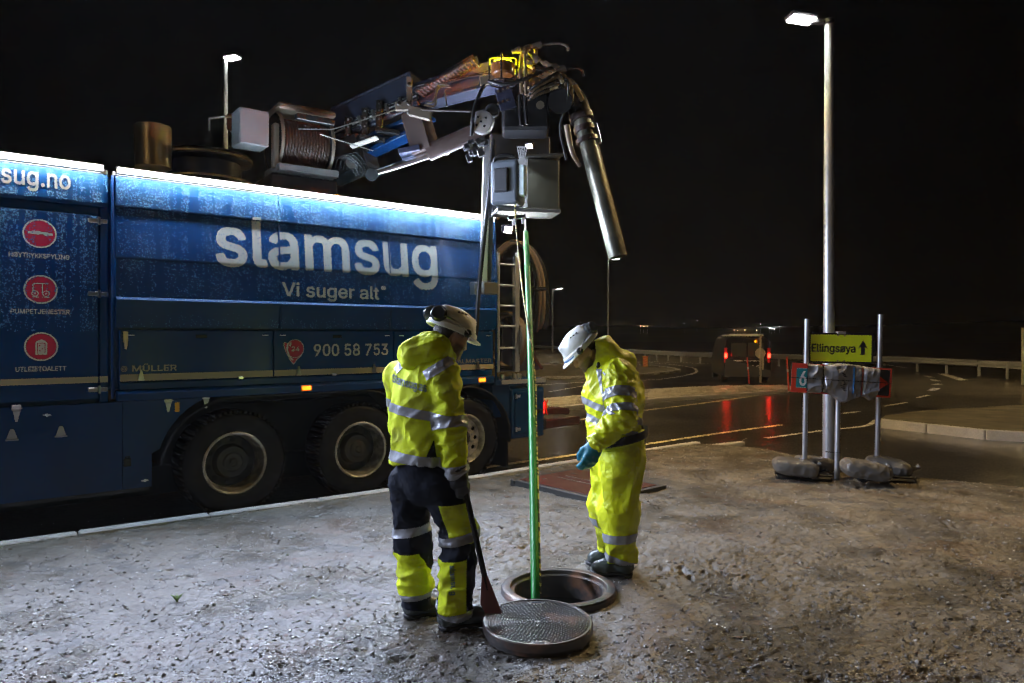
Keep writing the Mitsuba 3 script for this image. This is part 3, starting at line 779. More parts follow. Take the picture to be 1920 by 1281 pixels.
# ---------------------------------------------------------------- street lamps
def street_lamp(label, base, height, arm, r0, r1, lit, head=(0.55, 0.22), tilt=6, w=1.0, group=None, mat='mat_galv'):
    k = thing('street_lamp', label, 'street lamp', group)
    base = np.asarray(base, float); top = base + [0, 0, height]
    part(k, 'pole', tube([base, base + [0, 0, height * .12], base + [0, 0, height * .5], top], [r0, r0 * .98, (r0 + r1) / 2, r1], 20), mat, smooth=40)
    a = np.array([*arm, 0.0]); l = np.linalg.norm(a); d = unit(a + [0, 0, l * math.tan(math.radians(tilt))])
    if l > 0.45: part(k, 'arm', tube([top - [0, 0, .05], top + d * 0.1, top + d * (l - .1)], 0.03, 10), mat, smooth=40)
    else: part(k, 'cap', lathe([(r1 * .9, -.02), (r1 * 1.25, 0.0), (r1 * 1.2, .05), (0, .07)], 20, at=top), 'mat_black_matt', smooth=40)
    e1, e2, e3 = frame(d)
    c = top + a + [0, 0, (l * math.tan(math.radians(tilt)))]
    hl, hw = head[0] / 2, head[1] / 2
    part(k, 'lamp_head', cat(obox(c + e3 * 0.03, e1, e2, e3, hl, hw, 0.028, 0.02), obox(c - e1 * hl * 1.2, e1, e2, e3, hl * .5, .035, .03, .012)), 'mat_grey_dark')
    part(k, 'lens', obox(c - e3 * 0.012, e1, e2, e3, hl * .86, hw * .8, 0.012, 0.004), 'mat_led_strip', emit=glow(lit, w))
    return k
z0 = P(1557, 885, 8.74)
RL = street_lamp('tall steel street lamp with lit head standing behind the yellow direction sign', [z0[0], 8.78, -0.05], 5.55, (-0.36, -0.05), 0.075, 0.052, [x * 1.4 for x in LAMP], (0.34, 0.24), 5, 3.0)
street_lamp('lit street lamp rising behind the blue truck at the left', [P(423, 640, 15)[0], 15, ROAD], 7.6, (0.16, -0.05), 0.055, 0.045, [x * 11.0 for x in LAMP], (0.32, 0.26), 4, 2.5)
street_lamp('small distant lit street lamp left of the right worker, beyond the roundabout', [P(1036, 640, 80)[0], 80, ROAD], 7.1, (0.75, 0), 0.09, 0.06, [x * 8 for x in LAMP], (0.8, 0.3), 4, 0.6)
street_lamp('distant street lamp pole directly below the open end of the suction pipe', [P(1140, 640, 55)[0], 55, ROAD], 7.7, (0.55, -0.2), 0.08, 0.06, [x * 7 for x in LAMP], (0.6, 0.3), 4, 1.0)
# street lamps of the same road behind the photographer, seen mirrored in the truck's side
street_lamp('street lamp on the near side of the road, outside the picture on the right', [10.5, -5.0, 0], 6.6, (-0.6, 0.5), 0.075, 0.052, [x * 0.25 for x in LAMP], (0.45, 0.26), 5, 3.0)
street_lamp('street lamp on the near side of the road, outside the picture on the left', [-7.5, -5.0, 0], 6.6, (0.6, 0.5), 0.075, 0.052, [x * 0.2 for x in LAMP], (0.45, 0.26), 5, 3.0)
street_lamp('street lamp just outside the right edge of the picture by the guardrail', [18.2, 23.5, ROAD], 7.4, (-0.8, -0.2), 0.085, 0.06, [x * 4.5 for x in LAMP], (0.5, 0.3), 4, 1.0)
single('marker_post', 'thin pale post at the right edge by the guardrail', 'post', cat(box(18.86, 18.93, 26.4, 26.47, -0.12, 2.0, .01)), 'mat_sign_back')

# guardrail
gr = thing('guardrail', 'long steel guardrail with posts beyond the road', 'guardrail')
gpx = [(2150, 690, 24), (1890, 677, 30), (1800, 672.5, 33.5), (1650, 667, 38.5), (1480, 664, 42.5), (1300, 660, 48.5), (1200, 656, 57), (1100, 652, 67), (1030, 648.5, 82), (900, 645.5, 100), (760, 644, 112)]
gl = spline([np.array([(x - CX) / F * Z, Z, 0]) for x, y, Z in gpx], 6)
GL = sg.LineString([tuple(p[:2]) for p in gl])
prof = np.array([(0.0, -0.155), (0.045, -0.12), (0.045, -0.06), (0.0, -0.02), (0.0, 0.02), (0.045, 0.06), (0.045, 0.12), (0.0, 0.155)])
nsec = int(GL.length / 4)
for i in range(nsec):
    a, b = [np.array(GL.interpolate((i + q) * GL.length / nsec).coords[0]) for q in (0, 1)]
    t = unit(b - a); nn = np.array([-t[1], t[0]])
    if nn[1] > 0: nn = -nn
    vs = [np.array([*(e + nn * o), 0.47 + z]) for e in (a, b) for o, z in prof]
    m_ = len(prof); q = [[j, j + 1, m_ + j + 1, m_ + j] for j in range(m_ - 1)]
    part(gr, 'rail', mesh(vs, q), 'mat_galv', smooth=20)
    for q in (0.0, 0.5):
        e = a + (b - a) * q - nn * 0.06
        if e[1] > 75: continue
        part(gr, 'post', box(e[0] - .05, e[0] + .05, e[1] - .03, e[1] + .03, ROAD, 0.6), 'mat_galv')

# far lamps on the hillside
fl = [('leftmost of three tiny orange lamps far away left of the van', 1201, 611.5, 380, (1, .5, .2), .5), ('middle of three tiny orange lamps far away left of the van', 1207, 612, 380, (1, .5, .2), .6), ('rightmost of three tiny orange lamps far away left of the van', 1214, 611.5, 380, (1, .5, .2), .5),
      ('faint orange lamp on the dark hill above the left end of the van roof', 1377, 619, 330, (1, .45, .2), .5), ('second faint orange lamp on the dark hill above the van roof, from the left', 1383, 620, 330, (1, .45, .2), .5), ('brightest orange lamp on the dark hill above the van roof', 1396.5, 619, 330, (1, .35, .1), 1.1), ('yellowish lamp on the dark hill above the right end of the van roof', 1418.5, 619.5, 340, (1, .6, .25), .8),
      ('single pale lamp high on the dark hill above the van', 1426, 608, 360, (.9, .95, 1), .5), ('left one of the bright white lamp cluster on the dark hill', 1443, 615, 345, (.85, 1, .95), 1.0), ('brightest, middle one of the white lamp cluster on the dark hill', 1447, 616, 345, (.85, 1, .95), 1.3), ('right one of the bright white lamp cluster on the dark hill', 1452, 617, 345, (.85, 1, .95), .7),
      ('weak white lamp just above and right of the white cluster on the hill', 1462, 612, 350, (.9, .95, 1), .4), ('very faint bluish lamp on the hill, left of the two high ones', 1283, 607, 380, (.7, .9, 1), .3), ('very faint bluish lamp highest on the hill left of the van', 1307, 601, 390, (.7, .9, 1), .3)]
for lb, x, y, Z, col, s in fl:
    p = P(x, y, Z)
    kk = thing('hillside_lamp', lb, 'lamp', 'orange lamps on the far hillside' if col[2] < .5 else 'white lamps on the far hillside')
    part(kk, 'post', cyl([p[0], p[1] + .1, p[2] - 6.0], [p[0], p[1] + .1, p[2]], 0.07, 0.05, 6), 'mat_galv')
    part(kk, 'lantern', lathe([(0, -.16), (.2, -.12), (.28, .1), (0, .2)], 10, at=p), 'mat_led_strip', emit=glow([40 * s * q for q in col], 0.02))
# ---------------------------------------------------------------- the blue vacuum truck
tk = thing('truck', 'big wet blue suction truck with silver lettering, white light strips and a rear boom', 'truck')
def tp(name, m, mat, smooth=False, **k): return part(tk, name, m, mat, smooth, world=TM, **k)
def sub(parent, name, m, mat, smooth=False, **k): return part(parent, name, m, mat, smooth, world=TM, **k)
S0, S1 = -7.0, 3.2
SEAM = [-1.045, 0.441, 1.703, 3.195]
tp('body_core', cat(box(S0, 3.185, 0.045, 2.42, 1.17, 3.09, .02), box(S0, -1.1, 0.06, 2.40, 0.30, 1.17)), 'mat_blue_plain')
tp('roof_edge', cat(box(S0, -1.10, -0.012, 0.10, 3.095, 3.135, .006), box(-1.06, 3.205, -0.012, 0.10, 3.095, 3.135, .006)), 'mat_alu')
# light strips on the top edge
for a, b in ((S0, -1.135), (-1.035, 3.13)):
    r = tp('light_rail', box(a, b, -0.050, -0.012, 3.112, 3.126, .002), 'mat_alu')
    sub(r, 'upstand', box(a, b, -.045, -.036, 3.1275, 3.174, .002), 'mat_alu')
    sub(r, 'lens', mesh([[a + .01, -.094, 3.150], [b - .01, -.094, 3.150], [b - .01, -.095, 3.120], [a + .01, -.095, 3.120]], [[3, 2, 1, 0]]), 'mat_led_strip', emit=glow(BEAM, 8.0 if a > -2 else 6.0))
    sub(r, 'light_strip', cyl([a + .01, -0.075, 3.135], [b - .01, -0.075, 3.135], 0.021, sides=12), 'mat_led_strip', emit=glow(LED, 8.0 if a > -2 else 5.0))
def slab(s0, s1, prof):
    """A panel from s0 to s1 with the profile (y, z)."""
    pr_ = np.array(prof, float); n = len(pr_)
    v = np.vstack([np.column_stack([np.full(n, s), pr_]) for s in (s0, s1)])
    c = pr_.mean(0)
    return hull(v)
UP = [(-0.004, 3.094), (-0.024, 2.835), (-0.018, 2.822), (0.04, 2.822), (0.04, 3.094)]
MID = [(0.006, 2.818), (-0.002, 2.72), (-0.045, 2.37), (-0.041, 2.355), (0.04, 2.355), (0.04, 2.818)]
LOW = [(-0.042, 2.352), (-0.046, 2.02), (0.04, 2.02), (0.04, 2.352)]
BAND = [(-0.044, 2.012), (-0.056, 2.009), (-0.076, 1.984), (-0.072, 1.970), (-0.036, 1.735), (0.04, 1.735), (0.04, 2.008)]
for i in range(3):
    a, b = SEAM[i] + .004, SEAM[i + 1] - .004
    tp('cornice_panel', slab(a, b, UP), 'mat_blue')
    tp('upper_panel', slab(a, b, MID), 'mat_blue')
    tp('middle_panel', slab(a, b, LOW), 'mat_blue')
    tp('belt_panel', slab(a, b, BAND), 'mat_blue')
for s in SEAM[1:3]:
    tp('seam_trim', tube([[s, 0.002, 2.80], [s, -0.041, 2.37]], 0.010, 8), 'mat_blue_plain', smooth=40)
    tp('seam_trim', tube([[s, -0.064, 1.972], [s, -0.034, 1.74]], 0.016, 8), 'mat_blue_plain', smooth=40)
tp('corner_trim', cat(tube([[-1.065, -.005, 3.09], [-1.065, -.043, 2.36], [-1.065, -.045, 1.75], [-1.065, -.035, 1.1]], 0.013, 8), tube([[3.205, -.0, 3.09], [3.205, -.040, 2.36], [3.205, -.04, 1.75], [3.205, -.03, 1.1]], 0.013, 8)), 'mat_blue_plain', smooth=40)
# rain drops on the panels
dg = np.random.default_rng(33)
def drops(n, s0, s1, z0_, z1_, yfn, bias):
    s = s0 + (s1 - s0) * dg.random(n); z = z0_ + (z1_ - z0_) * (1 - dg.random(n) ** bias)
    k_ = meshkit.noise(np.stack([s * 40, z * 1.5, 0 * s], -1), 3) > .38; s, z = s[k_], z[k_]; n = len(s)
    r = .0028 + .0034 * dg.random(n) ** 2
    ang = np.arange(6) * np.pi / 3
    dome = np.vstack([np.stack([np.cos(ang), 0 * ang, 1.25 * np.sin(ang)], 1), np.stack([.62 * np.cos(ang + .5), 0 * ang - .62, .8 * np.sin(ang + .5)], 1), [[0, -.82, 0]]])
    i = np.arange(6); j = (i + 1) % 6
    ff = np.vstack([np.stack([i, j, i + 6], 1), np.stack([j, j + 6, i + 6], 1), np.stack([i + 6, j + 6, i * 0 + 12], 1)])
    v = dome[None] * r[:, None, None] + np.stack([s, yfn(z), z], -1)[:, None]
    return trimesh.Trimesh(v.reshape(-1, 3), (ff[None] + (np.arange(n) * 13)[:, None, None]).reshape(-1, 3), process=False)
prf = lambda z: np.interp(z, [1.735, 1.995, 2.003, 2.02, 2.352, 2.37, 2.72, 2.818, 2.8225, 2.835, 3.094], [-.036, -.070, -.060, -.046, -.042, -.045, -.002, .006, -.018, -.024, -.004])
tp('rain_drop', cat(drops(6500, -1.03, 3.19, 2.826, 3.09, prf, 1.0), drops(9000, -1.03, 3.19, 2.375, 2.815, prf, 1.4), drops(5000, -1.03, 3.19, 1.74, 2.35, prf, 1.2)), 'mat_drop', smooth=True, kind='stuff', label='rain drops clinging to the side panels')
tp('rain_drop', cat(drops(2500, -2.4, -1.10, 2.826, 3.09, prf, 1.0), drops(5000, -2.4, -1.18, 1.7, 2.715, lambda z: 0 * z - .006, 1.3)), 'mat_drop', smooth=True, kind='stuff', label='rain drops clinging to the service door')
# lockers
lk = [-1.015, 0.38, 1.757, 3.17]
def latch(parent, s, z, up=True):
    k = sub(parent, 'latch', cat(box(s - .022, s + .022, -.060, -.032, z - .012, z + .03, .004), box(s - .026, s + .026, -.068, -.058, z - .006, z + .006, .002)), 'mat_steel')
    sub(k, 'lever', hull([[s - .016, -.050, z - .01], [s + .016, -.050, z - .01], [s - .016, -.062, z - .01], [s + .016, -.062, z - .01], [s - .006, -.046, z - .085], [s + .006, -.046, z - .085], [s - .006, -.056, z - .085], [s + .006, -.056, z - .085]]) if up else
        hull([[s - .022, -.050, z + .01], [s + .022, -.050, z + .01], [s - .022, -.062, z + .01], [s + .022, -.062, z + .01], [s - .008, -.046, z + .085], [s + .008, -.046, z + .085], [s - .008, -.056, z + .085], [s + .008, -.056, z + .085]]), 'mat_steel')
    return k
for i in range(3):
    a, b = lk[i] + .006, lk[i + 1] - .006
    d = tp('locker_door', box(a, b, -.032, 0.04, 1.244, 1.715, .006), 'mat_blue')
    for s in (a + .085, b - .085):
        sub(d, 'hinge', cat(box(s - .018, s + .018, -.042, -.030, 1.66, 1.672, .003), cyl([s - .03, -.043, 1.666], [s + .03, -.043, 1.666], .006, sides=8)), 'mat_chrome')
    sub(d, 'stripe', box(a + .001, b - .001, -.0345, -.0325, 1.25, 1.312), 'mat_tan', label='tan reflective stripe along the lower edge')
    sub(d, 'grip', box((a + b) / 2 - .05, (a + b) / 2 + .05, -.040, -.031, 1.64, 1.672, .004), 'mat_black')
    for s in ((a + .17,) if i == 0 else (a + .25, b - .25)):
        latch(d, s, 1.262, False)
tp('locker_latch', cat(box(-.985, -.945, -.052, -.03, 1.60, 1.70, .005), tube([[-.965, -.055, 1.62], [-.965, -.06, 1.58], [-.965, -.055, 1.54]], [.010, .016, .008], 8)), 'mat_brass', smooth=40)
tp('rail_profile', hull([[s, y, z] for s in (-1.03, 3.15) for y, z in ((-.040, 1.166), (-.068, 1.138), (-.066, 1.080), (-.05, 1.072), (.05, 1.072), (.05, 1.166), (-.03, 1.166))]), 'mat_blue')
tp('under_rail', box(-1.01, 3.15, -.028, .05, 1.172, 1.236, .004), 'mat_blue')
for s in (-.40, .10 - .62 + .55, .55, 1.35, 2.95):
    pass
for s in (0.045, 1.02, 2.05, 2.98):
    tp('body_latch', cat(box(s - .02, s + .02, -.075, -.05, 1.235, 1.262, .003), box(s - .024, s + .024, -.082, -.072, 1.244, 1.254, .002)), 'mat_chrome')
# front door with the round service symbols
fd = tp('service_door', box(-3.1, -1.172, -.006, .05, 1.105, 2.722, .006), 'mat_blue')
tp('header_panel', slab(S0, -1.10, [(-.004, 3.094), (-.024, 2.835), (-.018, 2.80), (.04, 2.80), (.04, 3.094)]), 'mat_blue')
tp('door_post', box(-1.163, -1.096, -.004, .05, 1.07, 2.795, .006), 'mat_blue')
tp('door_frame', cat(box(S0, -1.172, .004, .05, 2.73, 2.795, .004), box(S0, -3.11, -.006, .05, 1.105, 2.722, .006)), 'mat_blue')
sub(fd, 'stripe', box(-3.09, -1.174, -.0085, -.0065, 1.247, 1.30), 'mat_tan', label='tan reflective stripe across the door')
tp('post_stripe', box(-1.162, -1.098, -.0065, -.0045, 1.247, 1.302), 'mat_tan')
for z in (2.675, 2.03, 1.185):
    sub(fd, 'hinge', cat(box(-1.255, -1.10, -.022, -.006, z - .02, z + .02, .006), cyl([-1.168, -.024, z - .035], [-1.168, -.024, z + .035], .011, sides=10)), 'mat_chrome')
# the three symbols: disc, pale rim, drawing and caption
Mt = side_m(-0.0062)
def sym(s, z, caption, w, draw):
    M = np.eye(4); M[:3, 3] = (s, z, 0)
    b = fd
    pc = sg.Point(0, 0).buffer(.122, 40)
    k = sub(b, 'symbol', moved(prism(pc.buffer(-.014), .0012), Mt @ M), 'mat_sticker_red', label='round red symbol sticker over the caption ' + caption)
    sub(k, 'border', moved(prism(pc.difference(pc.buffer(-.012)), .0014), Mt @ M), 'mat_letters')
    sub(k, 'drawing', moved(prism(draw, .0022), Mt @ M), 'mat_letters')
    c = lettering(caption, w, .038, True, .0015)
    M2 = np.eye(4); M2[:3, 3] = (s - w / 2, z - .207, 0)
    sub(b, 'caption', moved(c, Mt @ M2), 'mat_letters', label='caption ' + caption)
gun = sg.LineString([(-.075, .005), (-.01, .01), (.02, .005), (.085, -.002)]).buffer(.010).union(sg.box(-.055, -.008, .005, .022)).union(sg.LineString([(.04, .012), (.085, .0)]).buffer(.006)).union(sg.LineString([(.04, -.012), (.085, .0)]).buffer(.006))
def ring(x, y, r, w): return sg.Point(x, y).buffer(r).difference(sg.Point(x, y).buffer(r - w))
lorry = sg.LineString([(-.055, -.03), (-.055, .04), (-.04, .05), (.05, .05)]).buffer(.004).union(sg.LineString([(.012, .05), (.012, -.03)]).buffer(.004)).union(ring(-.04, -.035, .026, .007)).union(ring(.038, -.035, .026, .007)).union(sg.Point(-.04, -.035).buffer(.008)).union(sg.Point(.038, -.035).buffer(.008)).union(sg.LineString([(-.062, -.065), (-.015, -.065)]).buffer(.003)).union(sg.LineString([(.012, -.065), (.062, -.065)]).buffer(.003))
toilet = sg.Polygon([(-.042, -.068), (.042, -.068), (.042, .03), (.034, .045), (0, .062), (-.034, .045), (-.042, .03)])
toilet = toilet.difference(sg.LineString([(-.026, -.055), (-.026, .03), (.026, .03), (.026, -.055)]).buffer(.003)).difference(sg.Point(-.012, .01).buffer(.006)).difference(sg.Point(.006, -.018).buffer(.005)).difference(sg.Point(-.010, -.035).buffer(.005))
sym(-1.607, 2.525, 'HØYTRYKKSPYLING', .43, gun)
sym(-1.600, 2.053, 'PUMPETJENESTER', .42, lorry)
sym(-1.596, 1.568, 'UTLEIETOALETT', .36, toilet)
# lettering on the side
def words(text, s0, w, z, h, y, mat='mat_letters', bold=True, name='lettering', label=None, tilt=0.0):
    m = lettering(text, w, h, bold, .0022)
    M = side_m(y); M[0, 3] = s0; M[2, 3] = z
    m.apply_transform(M)
    if tilt:
        vv = np.array(m.vertices); vv[:, 1] += tilt * (vv[:, 2] - z); m.vertices = vv
    vv = np.asarray(m.vertices); cx_ = np.sort(vv[:, 0]); gap = np.diff(cx_); cuts = [q for q in (cx_[:-1] + gap / 2)[gap > .30 * h]] if ' ' in text else []
    cc = vv[np.asarray(m.faces)].mean(1)[:, 0]; bins = np.digitize(cc, cuts)
    for q, wd in enumerate(text.split(' ') if cuts else [text]):
        ff = np.asarray(m.faces)[bins == q]
        if not len(ff): continue
        u_, i_ = np.unique(ff, return_inverse=True)
        tp(name, trimesh.Trimesh(vv[u_], i_.reshape(ff.shape), process=False), mat, label=label or 'lettering ' + wd)
ty = lambda z: float(np.interp(z, [2.02, 2.352, 2.37, 2.72, 2.82], [-.0305, -.0275, -.0305, -.0025, .0055]))
m = meshkit.text_mesh('slamsug', 0.475, .003, True)
vv = np.array(m.vertices); vv[:, 0] = (vv[:, 0] - vv[:, 0].min()) / np.ptp(vv[:, 0]) * 2.53 - 0.19; vv[:, 1] = vv[:, 1] / np.interp(.475, [0, 1], [0, 1]) * 0.475 
# follows the bent panels: the letters lie on the panel's own surface
m = trimesh.Trimesh(vv, m.faces, process=False)
for zc in (2.37 - 2.36, 2.352 - 2.36, 2.815 - 2.36, 2.84 - 2.36, 0.1, 0.2, 0.3, 0.4):
    m = trimesh.intersections.slice_mesh_plane(m, (0, 1, 0), (0, zc, 0), cap=False) if False else m
pieces = []
lo_hi = [(2.10, 2.352), (2.354, 2.372), (2.372, 2.72), (2.72, 2.818), (2.822, 2.95)]
for a, b in lo_hi:
    q = trimesh.intersections.slice_mesh_plane(m, (0, 1, 0), (0, a - 2.36, 0))
    if len(q.faces): q = trimesh.intersections.slice_mesh_plane(q, (0, -1, 0), (0, b - 2.36, 0))
    if not len(q.faces): continue
    vv = np.array(q.vertices); z = vv[:, 1] + 2.36
    if a >= 2.822: y = np.full(len(z), -0.0245)
    else: y = np.interp(z, [2.02, 2.351, 2.354, 2.372, 2.72, 2.818], [-.0465, -.0425, -.0415, -.0455, -.0025, .0055])
    pieces.append(trimesh.Trimesh(np.column_stack([vv[:, 0], y - vv[:, 2], z]), q.faces, process=False))
tp('lettering', cat(*pieces), 'mat_letters', label='large silver word slamsug across the side')
words('Vi suger alt', 0.463, 1.10, 2.072, .135, -.0465)
words('®', 1.585, .062, 2.165, .055, -.0465)
words('900 58 753', 0.806, .876, 1.450, .122, -.0332)
words('MÜLLER', -0.91, .375, 1.338, .052, -.0332, 'mat_tan')
tp('maker_symbol', moved(prism(ring(0, 0, .026, .005).union(ring(0, 0, .014, .006)), .002), side_m(-.0332) @ np.array([[1, 0, 0, -.975], [0, 1, 0, 1.362], [0, 0, 1, 0], [0, 0, 0, 1.]])), 'mat_tan')
words('KANALMASTER', 2.42, .715, 1.330, .050, -.0332, 'mat_grey_paint')
# "slamsug.no" on the front part; it runs out of the picture
words('slamsug.no', -2.227, .843, 2.925, .150, -.0215)
# the 24-hour symbol
shield = sg.Polygon([(-.09, .085), (.0, .06), (.0, -.14), (-.03, -.10), (-.07, -.02), (-.09, .03)]).union(sg.Polygon([(-.03, -.02), (.10, -.06), (.05, -.10), (.015, -.15), (-.01, -.13)]))
disc = sg.Point(.03, .015).buffer(.095, 32)
Mk = side_m(-.0332) @ np.array([[1, 0, 0, .575], [0, 1, 0, 1.515], [0, 0, 1, 0], [0, 0, 0, 1.]])
em = shield.union(disc)
kx = tp('day_and_night_symbol', moved(prism(em.buffer(-.007), .0015), Mk), 'mat_sticker_red', label='red emblem with a telephone receiver and the number 24')
phone = sg.LineString([(-.05, .06), (-.055, .0), (-.035, -.06), (.0, -.10)]).buffer(.008).union(sg.LineString([(-.02, .07), (-.025, .045)]).buffer(.01))
sub(kx, 'border', moved(prism(em.difference(em.buffer(-.006)).union(disc.difference(disc.buffer(-.005))).union(phone), .002), Mk), 'mat_letters')
m = lettering('24', .085, .048, True, .0024); M2 = np.eye(4); M2[:3, 3] = (-.008, -.012, 0)
sub(kx, 'number', moved(m, Mk @ M2), 'mat_letters')
# skirt below, cut out for the wheels
arc = [(0.02 + .725 * math.cos(a), .40 + .725 * math.sin(a)) for a in np.linspace(math.radians(167), math.radians(112), 14)]
sk = sg.Polygon([(S0, .268), (-.742, .275), (-.742, .575)] + [q for q in arc if q[1] > .576] + [(-.25, 1.064), (S0, 1.064)]).buffer(0)
seam_cut = sg.box(-.985, .2, -.979, 1.1).union(sg.box(-2.30, .2, -2.294, 1.1))
tp('skirt', prism(sk.difference(seam_cut), .028, side_m(.024)), 'mat_blue')
tp('skirt_edge', box(S0, -.76, .022, .04, .235, .275), 'mat_black')
for s in (-1.80, -1.455):
    tp('skirt_hinge', hull([[s - .04, -.006, .80], [s + .04, -.006, .80], [s - .04, -.02, .80], [s + .04, -.02, .80], [s - .012, -.006, .885], [s + .012, -.006, .885], [s - .012, -.02, .885], [s + .012, -.02, .885]]), 'mat_steel')
    tp('skirt_hinge', cyl([s - .045, -.022, .797], [s + .045, -.022, .797], .007, sides=8), 'mat_chrome')
for s, z in ((-1.77, 1.055), (-.605, 1.06), (-.27, 1.075)):
    tp('skirt_latch', cat(box(s - .032, s + .032, -.03, -.005, z - .02, z + .03, .004), box(s - .038, s + .038, -.038, -.028, z - .006, z + .006, .002)), 'mat_chrome')
    tp('skirt_latch', hull([[s - .026, -.02, z - .02], [s + .026, -.02, z - .02], [s - .026, -.03, z - .02], [s + .026, -.03, z - .02], [s - .008, -.015, z - .11], [s + .008, -.015, z - .11], [s - .008, -.025, z - .11], [s + .008, -.025, z - .11]]), 'mat_steel')
tp('warning_sticker', box(-.545, -.505, -.0065, -.0045, .945, 1.035), 'mat_yellow_sticker')
tp('hook', cat(tube([[-.96, -.01, .56], [-.96, -.035, .57], [-.93, -.035, .57], [-.93, -.01, .56]], .006, 6), box(-.975, -.915, -.02, -.004, .48, .555, .006)), 'mat_black', smooth=40)
for s, z in ((-1.555, .985), (-.80, .335)):
    tp('lock_plate', cat(lathe([(0, .012), (.012, .011), (.014, 0)], 12, axis=(0, -1, 0), at=(s, -.004, z)), box(s - .03, s + .03, -.010, -.004, z - .006, z + .006, .002)), 'mat_chrome', smooth=40)
tp('chassis', cat(box(-1.0, 3.9, .62, 1.9, .35, .95, .02), box(-.74, 3.3, .35, 2.1, .98, 1.16)), 'mat_black_matt')
tp('chassis_cover', box(S0, 3.2, .75, 2.40, .05, .35), 'mat_black_matt')
# mudguards
def fender(path, name):
    pts = np.array(path); t = np.gradient(pts, axis=0); t /= np.linalg.norm(t, axis=1, keepdims=True); nn = np.stack([-t[:, 1], t[:, 0]], 1)
    poly = sg.LineString([tuple(p) for p in pts]).buffer(.011, cap_style=2)
    k = tp(name, cat(prism(poly, .60, side_m(.56))), 'mat_black', smooth=30)
    lip = sg.LineString([tuple(p) for p in pts]).buffer(.020, cap_style=2).difference(sg.LineString([tuple(p) for p in pts - nn * .03]).buffer(.028, cap_style=2))
    sub(k, 'lip', tube([[s, -.045, z] for s, z in pts], .009, 8), 'mat_black', smooth=40)
a1 = [(0.02 + .70 * math.cos(a), .36 + .70 * math.sin(a)) for a in np.linspace(math.radians(172), math.radians(88), 18)]
fender(a1 + [(.5, 1.062), (1.0, 1.062), (1.36, 1.06)] + [(1.38 + .70 * math.cos(a), .36 + .70 * math.sin(a)) for a in np.linspace(math.radians(80), math.radians(40), 8)], 'mudguard')
fender([(2.767 + .66 * math.cos(a), .38 + .66 * math.sin(a)) for a in np.linspace(math.radians(140), math.radians(-6), 26)], 'mudguard')
tp('mud_flap', box(3.405, 3.43, .0, .52, -.02, .34, .004), 'mat_black_matt')
# wheels
def wheel(s, z, deep, y=0.04):
    c = np.array([s, y, z]); ax = (0, -1, 0)
    R = .515; w = .36
    tyre = [(.30, .0), (.335, .014), (.40, .022), (.455, .018), (.485, .004), (.503, -.02), (R, -.05), (R, -w + .05), (.49, -w), (.30, -w)]
    wk = tp('wheel', lathe(tyre, 72, axis=ax, at=c), 'mat_rubber', smooth=35)
    lug = []
    for q in range(64):
        a = q / 64 * 2 * math.pi; er = np.array([math.cos(a), 0, math.sin(a)]); et = np.array([-math.sin(a), 0, math.cos(a)])
        lug.append(obox(c + er * .506 + np.array([0, .03, 0]), er, et, np.array([0, 1., 0]), .016, .015, .05, .004))
        lug.append(obox(c + er * .514 + np.array([0, .18, 0]), er, et, np.array([0, 1., 0]), .008, .019, .095, .003))
    sub(wk, 'tread', cat(*lug), 'mat_rubber', kind='stuff', label='tread blocks of the tyre')
    if deep:
        sub(wk, 'rim', lathe([(.305, .006), (.312, .012), (.300, .022), (.286, .014), (.276, -.03), (.262, -.10), (.258, -.15), (.255, -.19)], 64, axis=ax, at=c), 'mat_rim', smooth=35)
        hb = sub(wk, 'hub', lathe([(.256, -.185), (.175, -.165), (.165, -.10), (.15, -.075), (.10, -.07), (.085, -.055), (.045, -.05), (.03, -.03), (0, -.028)], 48, axis=ax, at=c), 'mat_hub', smooth=35)
        for q in range(10):
            a = q / 10 * 2 * math.pi + .2; p = c + np.array([math.cos(a) * .215, .176, math.sin(a) * .215])
            sub(wk, 'hand_hole', cyl(p + [0, .0, 0], p + [0, -.012, 0], .026, sides=14), 'mat_black_matt')
    else:
        sub(wk, 'rim', lathe([(.305, .006), (.312, .012), (.300, .022), (.286, .014), (.276, -.02), (.262, -.045), (.245, -.052)], 64, axis=ax, at=c), 'mat_rim', smooth=35)
        disk = sg.Point(0, 0).buffer(.252, 40).difference(sg.Point(0, 0).buffer(.115, 32))
        for q in range(10):
            a = q / 10 * 2 * math.pi; disk = disk.difference(sg.Point(.195 * math.cos(a), .195 * math.sin(a)).buffer(.027))
        M = side_m(0); M[:3, 3] = c + [0, .05, 0]
        sub(wk, 'wheel_disc', moved(prism(disk, .018), M), 'mat_rim', smooth=30)
        hb = sub(wk, 'hub', lathe([(.25, -.10), (.118, -.10), (.112, -.03), (.10, -.02), (.06, -.015), (0, -.012)], 40, axis=ax, at=c), 'mat_hub', smooth=35)
        for q in range(10):
            a = (q + .5) / 10 * 2 * math.pi; p = c + np.array([math.cos(a) * .147, .034, math.sin(a) * .147])
            sub(wk, 'wheel_nut', cyl(p, p + [0, -.03, 0], .014, sides=6), 'mat_steel')
for s, z, dp in ((0.02, .40, True), (1.38, .40, True), (2.767, .395, False)): wheel(s, z, dp)
# amber marker lamps
for s, z in ((.713, 1.118), (2.966, 1.119)):
    k = tp('marker_lamp', box(s - .062, s + .062, -.072, -.050, z - .032, z + .032, .006), 'mat_lens_amber', label='lit amber side marker lamp')
    sub(k, 'bulb', box(s - .045, s + .045, -.077, -.071, z - .02, z + .02, .002), 'mat_lens_amber', emit=glow((6.0, 0.8, .03), .25))
